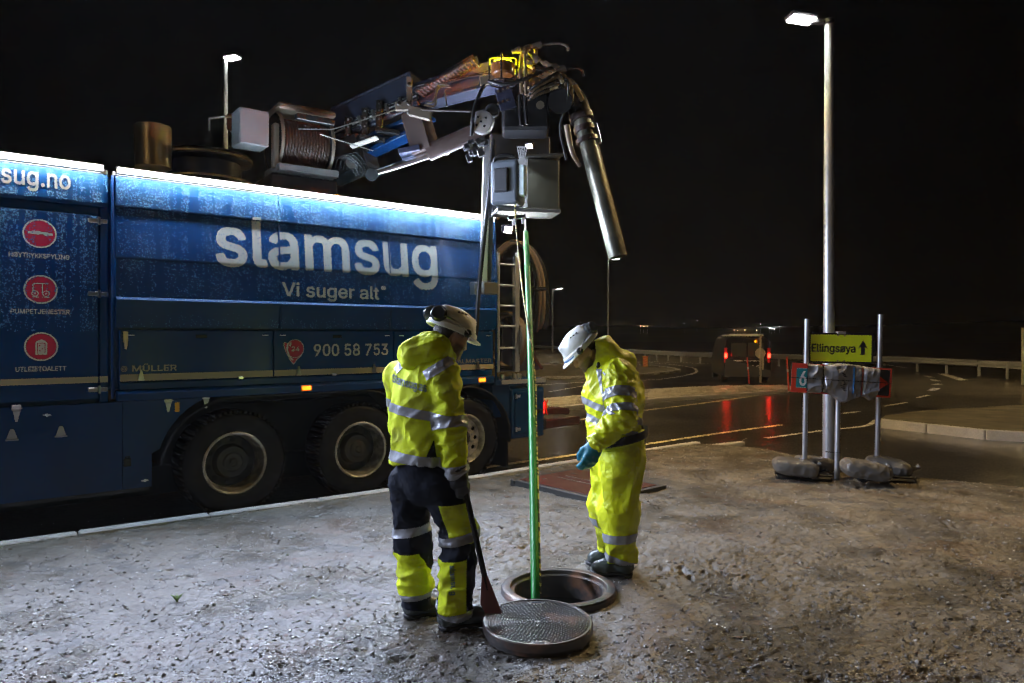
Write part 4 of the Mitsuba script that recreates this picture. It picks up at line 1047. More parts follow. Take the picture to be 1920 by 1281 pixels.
# rear: storage box, ladder, lamps, tow bar
bx = tp('rear_box', box(3.50, 4.06, .03, .62, .33, .98, .012), 'mat_blue')
tp('rear_step', cat(box(3.22, 4.07, .0, .60, 1.03, 1.105, .008)), 'mat_blue_plain')
tp('step_edge', box(3.32, 4.068, -.004, -.001, 1.045, 1.10), 'mat_alu')
tp('rear_bracket', box(3.22, 3.50, .06, .6, .62, 1.03, .01), 'mat_blue_plain')
dr_ = sub(bx, 'door', box(3.55, 4.02, .016, .03, .38, .94, .008), 'mat_blue_plain')
for z in (.88, .45):
    sub(bx, 'door_hinge', cat(cyl([3.57, .012, z - .03], [3.57, .012, z + .03], .014, sides=10), box(3.56, 3.64, .008, .016, z - .018, z + .018, .003)), 'mat_chrome', smooth=40)
sub(bx, 'door_catch', cat(box(3.90, 3.96, .0, .016, .64, .70, .006), box(3.95, 4.04, -.004, .008, .665, .685, .004)), 'mat_black')
ld = tp('ladder', cat(box(3.245, 3.285, -.02, .03, 1.20, 2.72, .008)), 'mat_alu')
sub(ld, 'stile', hull([[s, y, z] for s, y, z0_ in ((3.53, -.02, 0), (3.60, -.02, 0), (3.53, .04, 0), (3.60, .04, 0)) for z in (1.20, 2.68)] + [[3.545, 0, 2.74], [3.585, 0, 2.74]]), 'mat_alu')
for z in (2.58, 2.31, 2.05, 1.79, 1.51):
    sub(ld, 'rung', cyl([3.27, .005, z], [3.55, .005, z], .016, sides=10), 'mat_alu', smooth=40)
tp('tank', lathe([(0, .34), (.35, .30), (.60, .18), (.72, .0), (.72, -1.2)], 40, axis=(1, 0, 0), at=(3.35, 1.0, 2.02)), 'mat_blue_plain', smooth=40)
tp('tank_door_rim', lathe([(.74, -.02), (.78, .0), (.78, .06), (.74, .08)], 48, axis=(1, 0, 0), at=(3.28, 1.0, 2.02)), 'mat_navy_steel', smooth=30)
tp('hose_coil', cat(*[tube([[3.62 + .03 * q, .30 + .36 * math.cos(a), 1.60 + .36 * math.sin(a)] for a in np.linspace(0, 2 * math.pi, 37)[:-1]], .032, 8, closed=True) for q in range(3)]), 'mat_hose_brown', smooth=40, label='brown hose coil behind the ladder', kind='stuff')
for q, (dx_, r, mt) in enumerate(((0, .030, 'mat_hose_brown'), (.06, .038, 'mat_hose_brown'), (.13, .034, 'mat_black'), (-.05, .024, 'mat_black'))):
    tp('rear_hose', tube([[3.45, .25, 2.78 - .05 * q], [3.62 + dx_ * .4, .18, 2.90], [3.86 + dx_ * .7, .12, 2.80], [4.02 + dx_, .10, 2.45], [4.05 + dx_, .12, 2.05 - .1 * q], [4.06 + dx_, .2, 1.72 + .05 * q]], r, 12, smooth=8), mt, smooth=40)
tp('hose_clamp', box(3.95, 4.15, .06, .16, 2.27, 2.33, .01), 'mat_black')
tp('chute', prism(sg.Polygon([(3.70, 1.92), (3.74, 1.92), (4.40, 1.22), (4.30, 1.18), (3.66, 1.18)]), .03, side_m(.5)), 'mat_navy_steel')
tp('chute_edge', beam([3.70, .46, 1.94], [4.40, .46, 1.20], .03, .03), 'mat_brown_steel')
tp('step_valve', cat(*[lathe([(0, .07), (.03, .06), (.035, .0)], 14, at=(s, .12, 1.105)) for s in (3.42, 3.62, 3.70)]), 'mat_alu', smooth=40, kind='stuff')
tl_ = tp('tail_lamp', box(4.07, 4.13, .10, .55, .58, .80, .012), 'mat_black')
for y0_ in (.12, .30):
    sub(tl_, 'red_lens', box(4.128, 4.142, y0_, y0_ + .15, .60, .78, .006), 'mat_lens_red', emit=glow(RED, .4))
sub(tl_, 'side_lens', box(4.075, 4.125, .086, .102, .62, .76, .004), 'mat_lens_red', emit=glow([x * .6 for x in RED], .4))
sub(tl_, 'amber_lens', lathe([(0, .03), (.022, .02), (.026, 0)], 14, axis=(0, -1, 0), at=(4.155, .10, .705)), 'mat_lens_amber', smooth=40, emit=glow((14, 3.6, .1), .3))
tp('tail_guard', cat(tube([[4.12, .09, .80], [4.12, .06, .70], [4.15, .06, .60]], .008, 6), tube([[4.07, .08, .62], [4.17, .08, .80]], .008, 6)), 'mat_lens_red')
tp('rear_beam', box(4.06, 4.13, .05, 2.35, .40, .56, .015), 'mat_black')
tp('tow_bar', cat(beam([4.13, .35, .62], [4.95, .55, .56], .10, .09, .01), beam([4.13, .25, .44], [5.1, .5, .42], .13, .12, .012), beam([4.13, 1.2, .62], [4.95, .7, .56], .10, .09, .01)), 'mat_maroon')
tp('roof_marker', box(1.06, 1.12, .0, .06, 3.135, 3.19, .006), 'mat_lens_amber', emit=glow([x * .04 for x in AMBER], .1))
# ---------------------------------------------------------------- the boom on the truck's roof and what hangs from it
def bp(name, m, mat, smooth=False, **k): return part(tk, name, m, mat, smooth, **k)
def ZB(x): return 8.80 - (x - 560) * 0.0022                # distance of the boom's axis
def Q(x, y, dz=0.0): return P(x, y, ZB(x) + dz)
# vent drum and turntable
c0 = P(287, 300, 7.9)
bp('vent_drum', lathe([(0, .36), (.18, .36), (.188, .35), (.188, -.10), (0, -.10)], 40, at=[c0[0], c0[1], 3.62]), 'mat_brass', smooth=35)
c1 = P(385, 320, 8.5)
tt = bp('hose_drum', lathe([(0, .52), (.50, .52), (.52, .50), (.52, .44), (.40, .42), (.40, .10), (.56, .08), (.56, .0), (0, .0)], 48, at=[c1[0], c1[1], 3.28]), 'mat_black', smooth=35)
for z in (.47, .20):
    part(tt, 'drum_band', lathe([(.522, -.012), (.535, -.01), (.535, .01), (.522, .012)], 48, at=[c1[0], c1[1], 3.28 + z]), 'mat_brass', smooth=30)
bp('drum_guard', tube([P(392, 245, 8.1), P(393, 222, 8.1), P(420, 219, 8.1), P(438, 219, 8.3)], .014, 8), 'mat_alu', smooth=40)
bp('turntable', lathe([(0, .25), (.42, .25), (.46, .2), (.60, .1), (.64, 0)], 48, at=[P(470, 330, 8.7)[0], 8.7, 3.12]), 'mat_navy_steel', smooth=35)
ca = P(440, 242, 8.35); cb = P(500, 242, 8.10)
cabM = np.array([0.80, -0.6, 0]) 
def cab(name, x0, x1, yt, yb, Z, dep, mat, yaw=0.0, r=.012):
    a, b = P(x0, yt, Z), P(x1, yb, Z)
    c = (a + b) / 2; e1 = np.array([math.cos(yaw), math.sin(yaw), 0]); e2 = np.array([-math.sin(yaw), math.cos(yaw), 0])
    return bp(name, obox(c + e2 * dep / 2, e1, e2, np.array([0, 0, 1.]), (b[0] - a[0]) / 2, dep / 2, (a[2] - b[2]) / 2, r), mat)
cab('valve_cabinet', 450, 505, 204, 272, 7.45, .28, 'mat_grey_paint', yaw=math.radians(38))
cab('junction_box', 424, 452, 213, 243, 8.5, .2, 'mat_brown_steel')
# big hose reel in an orange frame
rc = P(561, 273, 8.15); rx = unit([1.0, .72, 0]); rz = np.array([0, 0, 1.]); ry = np.cross(rz, rx)
rl = bp('hose_reel', lathe([(.22, -.27), (.22, .27)], 40, axis=rx, at=rc), 'mat_black_matt', smooth=40)
for s in (-1, 1):
    part(rl, 'flange', lathe([(0, -.012), (.315, -.012), (.315, .012), (0, .012)], 44, axis=rx, at=rc + rx * .285 * s), 'mat_black', smooth=35)
    part(rl, 'flange_rim', lathe([(.312, -.018), (.33, -.018), (.33, .018), (.312, .018)], 44, axis=rx, at=rc + rx * .285 * s, closed=True), 'mat_orange_steel', smooth=35)
part(rl, 'wound_hose', cat(*[tube([rc + rx * (-.255 + .034 * q) + .245 * (math.cos(a) * ry + math.sin(a) * rz) for a in np.linspace(0, 2 * math.pi, 33)[:-1]], .017, 8, closed=True) for q in range(16)]), 'mat_reel_hose', smooth=40, kind='stuff', label='turns of dark hose wound on the reel')
bp('reel_cover', obox(rc + rz * .335 - ry * .05, rx, ry, rz, .33, .24, .035, .02), 'mat_orange_steel')
bp('reel_guide', obox(rc + rz * .22 - ry * .34 + rx * .06, rx, ry, rz, .22, .035, .035, .01), 'mat_black')
bp('reel_tray', obox(rc - rz * .345 - ry * .08, rx, ry, rz, .34, .26, .04, .01), 'mat_grey_paint')
bp('reel_post', obox(rc - rx * .335 - rz * .10 - ry * .2, rx, ry, rz, .03, .05, .24, .006), 'mat_orange_steel')
bp('reel_base', cat(obox(rc - rz * .55 + ry * .1, rx, ry, rz, .38, .3, .16, .02)), 'mat_black')
# telescopic boom
B0, B1, B2 = Q(640, 241), Q(786, 175), Q(960, 132)
t, a_, b_ = frame(B1 - B0)
bm = bp('boom', beam(B0 - t * .25, B1, .30, .40, .02), 'mat_navy_steel')
part(bm, 'inner_section', beam(B1 - t * .3, B2, .22, .27, .015), 'mat_navy_steel')
part(bm, 'end_plate', obox(B1, t, a_, b_, .015, .16, .215, .004), 'mat_navy_steel')
part(bm, 'lower_flange', beam(B0 - b_ * .30, B1 - b_ * .30 + t * .05, .34, .05, .008), 'mat_blue_plain')
part(bm, 'lower_frame', cat(beam(B0 - b_ * .44 + t * .1, B1 - b_ * .42 - t * .2, .24, .05, .008), *[beam(B0 + t * s - b_ * .30, B0 + t * (s + .12) - b_ * .43, .2, .03) for s in (.25, .6, .95)]), 'mat_blue_plain')
part(bm, 'side_rail', beam(B1 + a_ * -.0 - b_ * .16, B2 - b_ * .15, .28, .035, .006), 'mat_navy_steel')
for x in (654, 685, 712):
    p = Q(x, 247 - (x - 654) * .53, -.21)
    br = bp('boom_bracket', cat(obox(p - [0, 0, .02], unit([1, -.1, 0]), unit([.1, 1, 0]), rz, .038, .03, .19, .006), obox(p + np.array([.10, .02, -.195]), unit([1, -.1, -.18]), unit([.1, 1, 0]), unit([.18, 0, 1]), .14, .10, .022, .004)), 'mat_black')
    for q in (-.15, -.05, .05, .13):
        part(br, 'bolt', lathe([(0, .012), (.012, .008), (.013, 0)], 8, axis=(-.1, -1, 0), at=p + [0, -.03, q]), 'mat_chrome')
bp('work_panel', obox(P(683, 267, 8.0), unit([1, -.1, .32]), unit([.1, 1, 0]), unit([-.32, 0, 1]), .16, .05, .012, .003), 'mat_white')
# lifting cylinder
bp('lift_rod', tube([P(700, 327, 8.1), P(830, 282, 7.95)], [.042, .042], 20), 'mat_chrome', smooth=40)
lb = bp('lift_barrel', tube([P(803, 287, 7.95), P(905, 243, 7.85)], [.095, .095], 28), 'mat_brown_steel', smooth=40)
part(lb, 'band', tube([P(830, 276, 7.94), P(837, 273, 7.94)], [.102, .102], 28), 'mat_orange_steel', smooth=40)
bp('rod_eye', cyl(P(697, 328, 8.0), P(697, 328, 8.25), .07, sides=20), 'mat_black', smooth=40)
bp('knuckle_box', cat(obox(P(790, 252, 8.05), t, a_, b_, .12, .16, .24, .01)), 'mat_brown_steel')
bp('knuckle_plate', obox(P(770, 286, 8.0), unit([1, 0, .2]), np.array([0, 1., 0]), unit([-.2, 0, 1]), .12, .15, .03, .005), 'mat_navy_steel')
for q, (dz, r) in enumerate(((-.06, .014), (-.095, .012), (-.13, .014))):
    bp('boom_pipe', tube([B0 - a_ * .165 + b_ * dz - t * .1, (B0 + B1) / 2 - a_ * .165 + b_ * dz, B1 - a_ * .165 + b_ * dz, B1 - a_ * .19 + t * .12 + b_ * (dz + .05), B2 - a_ * .14 - b_ * (.06 - .03 * q)], r, 8, smooth=5), 'mat_steel' if q == 1 else 'mat_black', smooth=40)
for q in range(5):
    c_ = B0 + (B1 - B0) * (.15 + .17 * q) - a_ * .17 - b_ * .095
    bp('pipe_clamp', obox(c_, t, a_, b_, .018, .02, .06, .004), 'mat_steel')
bp('boom_rib', obox((B0 + B1) / 2 + b_ * .205, t, a_, b_, np.linalg.norm(B1 - B0) / 2, .155, .012, .004), 'mat_navy_steel')
for q in range(6):
    c_ = B1 + (B2 - B1) * (.2 + .13 * q)
    bp('section_bolt', lathe([(0, .012), (.014, .008), (.015, 0)], 8, axis=-a_, at=c_ - a_ * .112 + b_ * .09), 'mat_steel')
# slew joint under the boom root
bp('boom_root', obox(P(652, 300, 8.55), t, a_, b_, .30, .20, .20, .03), 'mat_black')
bp('root_pin', cyl(P(660, 305, 8.2), P(660, 305, 8.9), .07, sides=20), 'mat_steel', smooth=40)
for q in range(6):
    bp('root_hose', tube([P(610 + q * 8, 318, 8.3), P(620 + q * 9, 296 - q * 2, 8.2), P(648 + q * 8, 300 + q * 2, 8.2), P(668 + q * 6, 330, 8.3)], .014, 8, smooth=6), 'mat_black', smooth=40)
# cable chain on top
chn = bp('cable_chain', beam(P(786, 172, 8.25), P(890, 112, 8.05), .02, .13, .004), 'mat_black')
p0, p1 = P(786, 172, 8.1), P(892, 112, 7.9)
tt_, aa_, bb_ = frame(p1 - p0)
for q in range(17):
    c = p0 + (p1 - p0) * (q + .5) / 17 - bb_ * .05
    part(chn, 'link', obox(c, tt_, aa_, bb_, .018, .15, .014, .004), 'mat_brown_steel')
part(chn, 'side_plate', beam(p0 - aa_ * -.155 + bb_ * .03, p1 + aa_ * .155 + bb_ * .03, .02, .16, .004), 'mat_sheet')
# tension cables and rods
bp('stay_cable', cat(tube([P(560, 242, 7.7), P(622, 243, 7.75), P(745, 205, 7.75)], .007, 6), tube([P(600, 252, 7.75), P(700, 283, 7.8)], .006, 6)), 'mat_steel', smooth=40)
bp('slide_rod', tube([P(752, 205, 7.7), P(882, 209, 7.6)], [.012, .012], 12), 'mat_steel', smooth=40)
bp('rod_bracket', cat(obox(P(768, 180, 7.75), unit([1, 0, 0]), np.array([0, 1., 0]), rz, .03, .03, .20, .006), obox(P(757, 200, 7.7), unit([1, 0, 0]), np.array([0, 1., 0]), rz, .09, .03, .045, .006), obox(P(788, 213, 7.7), unit([1, 0, -.25]), np.array([0, 1., 0]), unit([.25, 0, 1]), .12, .04, .05, .006)), 'mat_orange_steel')
for x, y in ((768, 159), (768, 195), (768, 212), (749, 195)):
    bp('bracket_bolt', lathe([(0, .03), (.018, .028), (.026, .02), (.028, 0)], 14, axis=(0, -1, 0), at=P(x, y, 7.69)), 'mat_chrome', smooth=40)
bp('steel_line', tube([P(845, 163, 7.75), P(826, 163, 7.75), P(818, 175, 7.7), P(815, 198, 7.7), P(795, 197, 7.7)], .012, 8, smooth=6), 'mat_orange_steel', smooth=40)
bp('steel_line', tube([P(842, 160, 7.7), P(822, 160, 7.7), P(813, 190, 7.65), P(800, 194, 7.65)], .010, 8, smooth=6), 'mat_orange_steel', smooth=40)
bp('steel_line', tube([P(834, 170, 7.8), P(838, 200, 7.75)], .009, 8), 'mat_orange_steel', smooth=40)
# boom head
hd = bp('boom_head', cat(obox(P(985, 195, 7.95), unit([1, 0, 0]), np.array([0, 1., 0]), rz, .26, .20, .34, .03), obox(P(1030, 165, 7.95), unit([1, 0, -.4]), np.array([0, 1., 0]), unit([.4, 0, 1]), .26, .16, .14, .03)), 'mat_black_matt')
part(hd, 'bracket', obox(P(915, 150, 7.75), unit([1, 0, .15]), np.array([0, 1., 0]), unit([-.15, 0, 1]), .09, .02, .05, .005), 'mat_orange_steel')
part(hd, 'knuckle', cyl(P(1050, 190, 7.65), P(1050, 190, 8.2), .13, sides=28), 'mat_black', smooth=40)
part(hd, 'pin_cap', cyl(P(1013, 197, 7.72), P(1013, 197, 7.70), .045, sides=20), 'mat_orange_steel', smooth=40)
part(hd, 'side_plate', obox(P(948, 185, 7.74), unit([1, 0, .3]), np.array([0, 1., 0]), unit([-.3, 0, 1]), .09, .015, .12, .004), 'mat_navy_steel')
for q in range(6):
    part(hd, 'head_bolt', lathe([(0, .014), (.014, .010), (.016, 0)], 8, axis=(0, -1, 0), at=P(934 + 9 * (q % 3), 172 + 22 * (q // 3) - 3 * (q % 3), 7.72)), 'mat_chrome')
# rotating amber beacon in a guard
bc = P(943, 128, 7.6)
be = bp('beacon', lathe([(0, -.08), (.105, -.08), (.122, -.06), (.128, .035), (.120, .042), (.100, .042), (.098, .02), (0, .02)], 36, at=bc), 'mat_lens_dark', smooth=35, label='lit amber beacon on the boom head')
part(be, 'lamp_ring', lathe([(.088, .050), (.094, .050), (.094, .074), (.088, .074)], 36, at=bc, closed=True), 'mat_lens_amber', smooth=35, emit=glow((6500, 1050, .08), 2.0))
part(be, 'dome', lathe([(.082, .04), (.082, .076), (.06, .092), (0, .098)], 36, at=bc), 'mat_lens_amber', smooth=35, emit=glow((5, 1.5, .05), .3))
for s in (0, 1):
    ax = (np.array([1, 0, 0]), unit([.1, 1, 0]))[s]
    part(be, 'guard', tube([bc + ax * -.14 + [0, 0, -.16], bc + ax * -.145 + [0, 0, .06], bc + ax * -.11 + [0, 0, .11], bc + ax * .11 + [0, 0, .11], bc + ax * .145 + [0, 0, .06], bc + ax * .14 + [0, 0, -.16]], .009, 8, smooth=5), 'mat_black', smooth=40)
part(be, 'guard', tube([bc + [.14 * math.cos(a), .14 * math.sin(a), -.16] for a in np.linspace(0, 2 * math.pi, 25)[:-1]], .009, 8, closed=True), 'mat_black', smooth=40)
# pulley
pc = P(904, 230, 7.55); pax = unit([-.25, -1, .05])
pu = bp('pulley', lathe([(0, .035), (.11, .035), (.123, .03), (.126, .02), (.126, -.03), (0, -.03)], 40, axis=pax, at=pc), 'mat_alu', smooth=35)
u1_, u2_, u3_ = frame(pax)
for a in (0, 1.57, 3.14, 4.71, None):
    o = pc + pax * .0355 + (0 if a is None else .062 * (math.cos(a + .6) * u2_ + math.sin(a + .6) * u3_))
    part(pu, 'hole', cyl(o, o + pax * .002, .013, sides=12), 'mat_black_matt')
bp('pulley', lathe([(0, .03), (.06, .03), (.075, .02), (.075, -.02), (0, -.02)], 28, axis=pax, at=P(923, 208, 7.6)), 'mat_grey_dark', smooth=35)
# hydraulic hoses and fittings on the boom head
hr = np.random.default_rng(21)
def hose(pts, r, mat='mat_black', name='hydraulic_hose'): return bp(name, tube(pts, r, 10, smooth=8), mat, smooth=40)
hose([P(978, 175, 7.55), P(976, 120, 7.6), P(983, 92, 7.6), P(996, 87, 7.65), P(1004, 96, 7.7), P(1000, 120, 7.75)], .022, 'mat_hose_brown')
hose([P(986, 178, 7.5), P(985, 130, 7.55), P(985, 100, 7.55), P(993, 92, 7.6)], .018, 'mat_hose_brown')
hose([P(975, 180, 7.6), P(976, 215, 7.6), P(978, 236, 7.6)], .022)
hose([P(984, 180, 7.55), P(986, 210, 7.55), P(988, 234, 7.55)], .018)
hose([P(1006, 86, 7.6), P(1030, 83, 7.6), P(1052, 82, 7.6), P(1064, 88, 7.6), P(1065, 95, 7.65)], .014, 'mat_orange_steel')
hose([P(908, 160, 7.55), P(900, 175, 7.5), P(890, 200, 7.5), P(886, 225, 7.5), P(884, 255, 7.55)], .020)
hose([P(915, 152, 7.5), P(945, 158, 7.45), P(985, 148, 7.45), P(1020, 132, 7.5), P(1040, 126, 7.6)], .020)
for q in range(9):
    y0_, x1_ = 128 + q * 5, 1030 + hr.integers(0, 30)
    hose([P(985 + hr.integers(0, 12), 168 + q * 3, 7.55 + q * .03), P(1005, 160 + q * 2.5, 7.5 + q * .03), P(1025, 148 + q * 3, 7.5 + q * .03), P(x1_ + 8, 138 + q * 3, 7.55 + q * .03), P(x1_ + 14, 155 + q * 5, 7.6 + q * .03), P(1045 + hr.integers(-8, 8), 185 + q * 2, 7.7 + q * .02)], .012 + .006 * hr.random(), 'mat_black' if q % 3 == 0 else 'mat_hose_brown')
for q in range(26):
    c = P(986 + hr.random() * 66, 103 + hr.random() * 62, 7.55 + hr.random() * .25)
    if c[2] > P(0, 96 + (c[0] - P(986, 0, 7.6)[0]) * 100, 7.6)[2] + .1: continue
    d = unit([1, hr.normal() * .4, -.35 + hr.normal() * .5])
    bp('hose_fitting', tube([c - d * .05, c, c + d * .02, c + d * .06], [.016, .016, .024, .024], 6), 'mat_orange_steel' if q % 2 else 'mat_brass')
for a, b in (((960, 98), (976, 93)), ((999, 86), (1015, 84)), ((992, 98), (1010, 115)), ((1042, 135), (1060, 128))):
    bp('hose_coupling', tube([P(*a, 7.6), (P(*a, 7.6) + P(*b, 7.6)) / 2, (P(*a, 7.6) + P(*b, 7.6)) / 2, P(*b, 7.6)], [.026, .026, .036, .036], 12), 'mat_orange_steel', smooth=30)
for q in range(14):
    x = 870 + hr.random() * 45; y = 258 + hr.random() * 45 * (1 - (x - 870) / 90)
    c = P(x, y, 7.7 + hr.random() * .25)
    bp('valve_block', obox(c, unit(hr.normal(size=3)), *(lambda f_: (f_[1], f_[2]))(frame(hr.normal(size=3))), .03, .035, .03, .006) if False else obox(c, unit([1, 0, .4]), np.array([0, 1., 0]), unit([-.4, 0, 1]), .02 + .03 * hr.random(), .04, .015 + .03 * hr.random(), .006), 'mat_black' if q % 4 else 'mat_steel')
hose([P(1068, 130, 7.8), P(1083, 128, 7.8), P(1092, 133, 7.8), P(1094, 142, 7.85)], .012)
hose([P(1048, 165, 7.6), P(1062, 150, 7.6), P(1066, 165, 7.6), P(1062, 200, 7.7), P(1050, 240, 7.8), P(1062, 300, 7.8)], .016)
# suction pipe hanging at the right
q0, q1 = P(1093, 232, 7.9), P(1158, 482, 7.75)
tq = unit(q1 - q0)
sp = bp('suction_pipe', lathe([(.088, -.05), (.098, -.04), (.098, .02), (.1, .03), (.1, np.linalg.norm(q1 - q0)), (.092, np.linalg.norm(q1 - q0) + .001), (.092, .3)], 40, axis=tq, at=q0), 'mat_pipe', smooth=35, label='long grey suction pipe hanging from the boom end')
for s, r, l in ((-.07, .135, .07), (.07, .122, .06), (.20, .128, .05)):
    part(sp, 'coupling_ring', lathe([(.09, -l / 2), (r, -l / 2), (r, l / 2), (.09, l / 2)], 40, axis=tq, at=q0 + tq * s), 'mat_brown_steel', smooth=30)
part(sp, 'coupling_clamp', cat(obox(q0 + tq * .12 + [.125, -.02, 0], tq, np.array([0, 1., 0]), unit(np.cross(tq, [0, 1, 0])), .12, .035, .025, .008)), 'mat_steel')
part(sp, 'edge_bead', tube([q0 + tq * .25 + np.array([.098, -.02, 0.02]), q1 + np.array([.098, -.02, .01])], .009, 8), 'mat_brass', smooth=40)
bp('pipe_elbow', tube([P(1012, 190, 8.05), P(1050, 180, 8.05), P(1078, 190, 8.0), q0 + tq * -.02], [.13, .135, .13, .12], 24, smooth=8), 'mat_black', smooth=40)
bp('pipe_lever', tube([P(1078, 160, 7.75), P(1092, 188, 7.75)], [.03, .026], 14), 'mat_brass', smooth=40)
bp('drip_hose', tube([P(1063, 235, 7.7), P(1068, 265, 7.7), P(1075, 290, 7.7), P(1088, 312, 7.75)], [.035, .032, .028, .022], 12, smooth=8), 'mat_hose_brown', smooth=40)
# control unit hanging under the boom head
un = bp('winch_box', obox(P(1010, 352, 8.25), unit([1, .2, 0]), unit([-.2, 1, 0]), rz, .19, .22, .28, .012), 'mat_sheet', label='sheet metal box under the boom head')
part(un, 'box_floor', obox(P(985, 400, 8.1), unit([1, .2, 0]), unit([-.2, 1, 0]), unit([0, 0, 1]), .36, .22, .02, .006), 'mat_grey_paint')
part(un, 'box_lid', obox(P(1010, 300, 8.2), unit([1, .2, .1]), unit([-.2, 1, 0]), unit([-.1, 0, 1]), .24, .24, .012, .004), 'mat_sheet')
part(un, 'back_panel', obox(P(975, 330, 8.45), unit([1, .2, 0]), unit([-.2, 1, 0]), rz, .36, .05, .48, .02), 'mat_grey_dark')
def soft_box(c, ax, ay, az, hx_, hy_, hz_, r):
    s = np.array([[i, j, k] for i in (-1, 1) for j in (-1, 1) for k in (-1, 1)])
    sp_ = np.asarray(trimesh.creation.icosphere(2).vertices) * r
    pts = np.vstack([sp_ + q * (np.array([hx_, hy_, hz_]) - r) for q in s])
    h = hull(pts); h.vertices = np.asarray(h.vertices) @ np.stack([ax, ay, az]) + np.asarray(c); return h
ux, uy = unit([1, -.35, 0]), unit([.35, 1, 0])
cu = bp('control_unit', soft_box(P(952, 345, 7.8), ux, uy, rz, .165, .13, .245, .05), 'mat_grey_case', smooth=30, label='rounded grey control unit with a lit white face')
part(cu, 'front_cover', soft_box(P(940, 338, 7.68), ux, uy, rz, .085, .03, .13, .022), 'mat_grey_dark', smooth=30)
part(cu, 'lit_face', soft_box(P(976, 339, 7.70), ux, uy, rz, .062, .05, .165, .018), 'mat_panel_white', smooth=30)
part(cu, 'handle', tube([P(926, 310, 7.75), P(930, 296, 7.72), P(950, 291, 7.7), P(964, 293, 7.7)], .022, 10, smooth=6), 'mat_black', smooth=40)
gl_ = P(979, 290, 7.66)
part(cu, 'grille', cat(*[beam(gl_ + [(-.05 + .025 * q) * 1.0, 0, .075], gl_ + [(-.05 + .025 * q) * .55, 0, -.04], .010, .012) for q in range(5)], lathe([(0, .014), (.042, .012), (.045, 0)], 20, axis=(0, -1, 0), at=gl_ + [0, 0, -.07]), beam(gl_ + [-.058, 0, .08], gl_ + [.058, 0, .08], .012, .014)), 'mat_white', label='pale fan shaped grille plate')
wl = bp('work_lamp', obox(P(993, 272, 7.9), ux, uy, rz, .045, .04, .03, .008), 'mat_black', label='small lit white work lamp over the control unit')
part(wl, 'lens', lens_quad(P(992, 274.5, 7.84), (-.15, -.75, -.65), .035, .028), 'mat_led_strip', emit=glow([x * 4.0 for x in WORK], 1.0))
wl = bp('work_lamp', obox(P(953, 429, 8.35), ux, uy, unit([0, -.3, 1]), .07, .05, .045, .01), 'mat_black', label='lit white work lamp beside the ladder top')
part(wl, 'lens', lens_quad(P(953, 431, 8.22), (.55, -.75, -.35), .055, .04), 'mat_led_strip', emit=glow([x * 6.0 for x in WORK], 2.0))
wl = bp('work_lamp', obox(P(926, 406, 8.6), ux, uy, rz, .06, .05, .04, .012), 'mat_brass', label='lit lamp at the rear end of the light strip')
part(wl, 'lens', lens_quad(P(922, 411, 8.5), (.45, -.85, -.3), .04, .028), 'mat_led_strip', emit=glow(WORK, .6))
bp('guide_bar', obox(P(969, 408, 7.8), unit([1, 0, .12]), np.array([0, 1., 0]), unit([-.12, 0, 1]), .10, .03, .022, .008), 'mat_chrome')
for x, y in ((963, 417), (981, 414)):
    bp('guide_tab', obox(P(x, y, 7.76), np.array([1., 0, 0]), np.array([0, 1., 0]), rz, .018, .008, .035, .003), 'mat_white')
# swing post beside the truck's rear edge, with its black hose
bp('swing_post', cat(beam(P(913, 262, 8.2), P(906, 545, 8.55), .085, .085, .006)), 'mat_alu')
bp('post_face', beam(P(923, 262, 8.22), P(914, 545, 8.57), .075, .07, .005), 'mat_grey_dark')
bp('post_mount', cat(obox(P(915, 541, 8.55), np.array([DX, DY, 0]), np.array([-DY, DX, 0]), rz, .11, .07, .07, .006)), 'mat_sheet')
bp('mount_clamp', cat(obox(P(889, 541, 8.5), np.array([DX, DY, 0]), np.array([-DY, DX, 0]), rz, .03, .05, .075, .006), cyl(P(893, 537, 8.35), P(893, 537, 8.45), .028, sides=12), cyl(P(893, 548, 8.35), P(893, 548, 8.45), .028, sides=12)), 'mat_steel')
bp('post_hose', tube([P(925, 262, 8.05), P(918, 350, 8.1), P(908, 440, 8.2), P(900, 520, 8.3), P(896, 570, 8.3), P(893, 618, 8.3), P(889, 640, 8.3)], .026, 12, smooth=8), 'mat_black', smooth=40)
# the green hose and the rope going down into the manhole
hs = thing('green_hose', 'straight bright green hose hanging from the control unit down into the open manhole', 'hose')
pA, pB = P(986, 436, 7.9), np.array([HOLE[0] - .150, HOLE[1] - .02, .0])
ts = np.linspace(0, 1, 28)
hp = np.array([pA + (pB - pA) * s + np.array([.012, 0, 0]) * math.sin(math.pi * s) for s in ts] + [pB + [0, -.05, -.09], pB + [0, -.07, -.3], pB + [0, -.07, -1.2]])
part(hs, 'hose_wall', tube(hp, .030, 14), 'mat_green_hose', smooth=True)
part(hs, 'ferrule', tube([pA + [0, 0, .14], pA + [0, 0, .0], pA + (pB - pA) * .01], [.012, .012, .031], 12), 'mat_steel', smooth=30)
rp = [P(966, 372, 7.7), P(967, 415, 7.7), P(975, 500, 7.3), P(982, 560, 6.9)] + [hp[i] + np.array([.030, -.012, 0]) for i in (14, 18, 22, 25, 27)]
single('rope', 'thin yellow and black rope running down along the green hose', 'rope', tube(rp, .0085, 8, smooth=10), 'mat_rope', smooth=True)
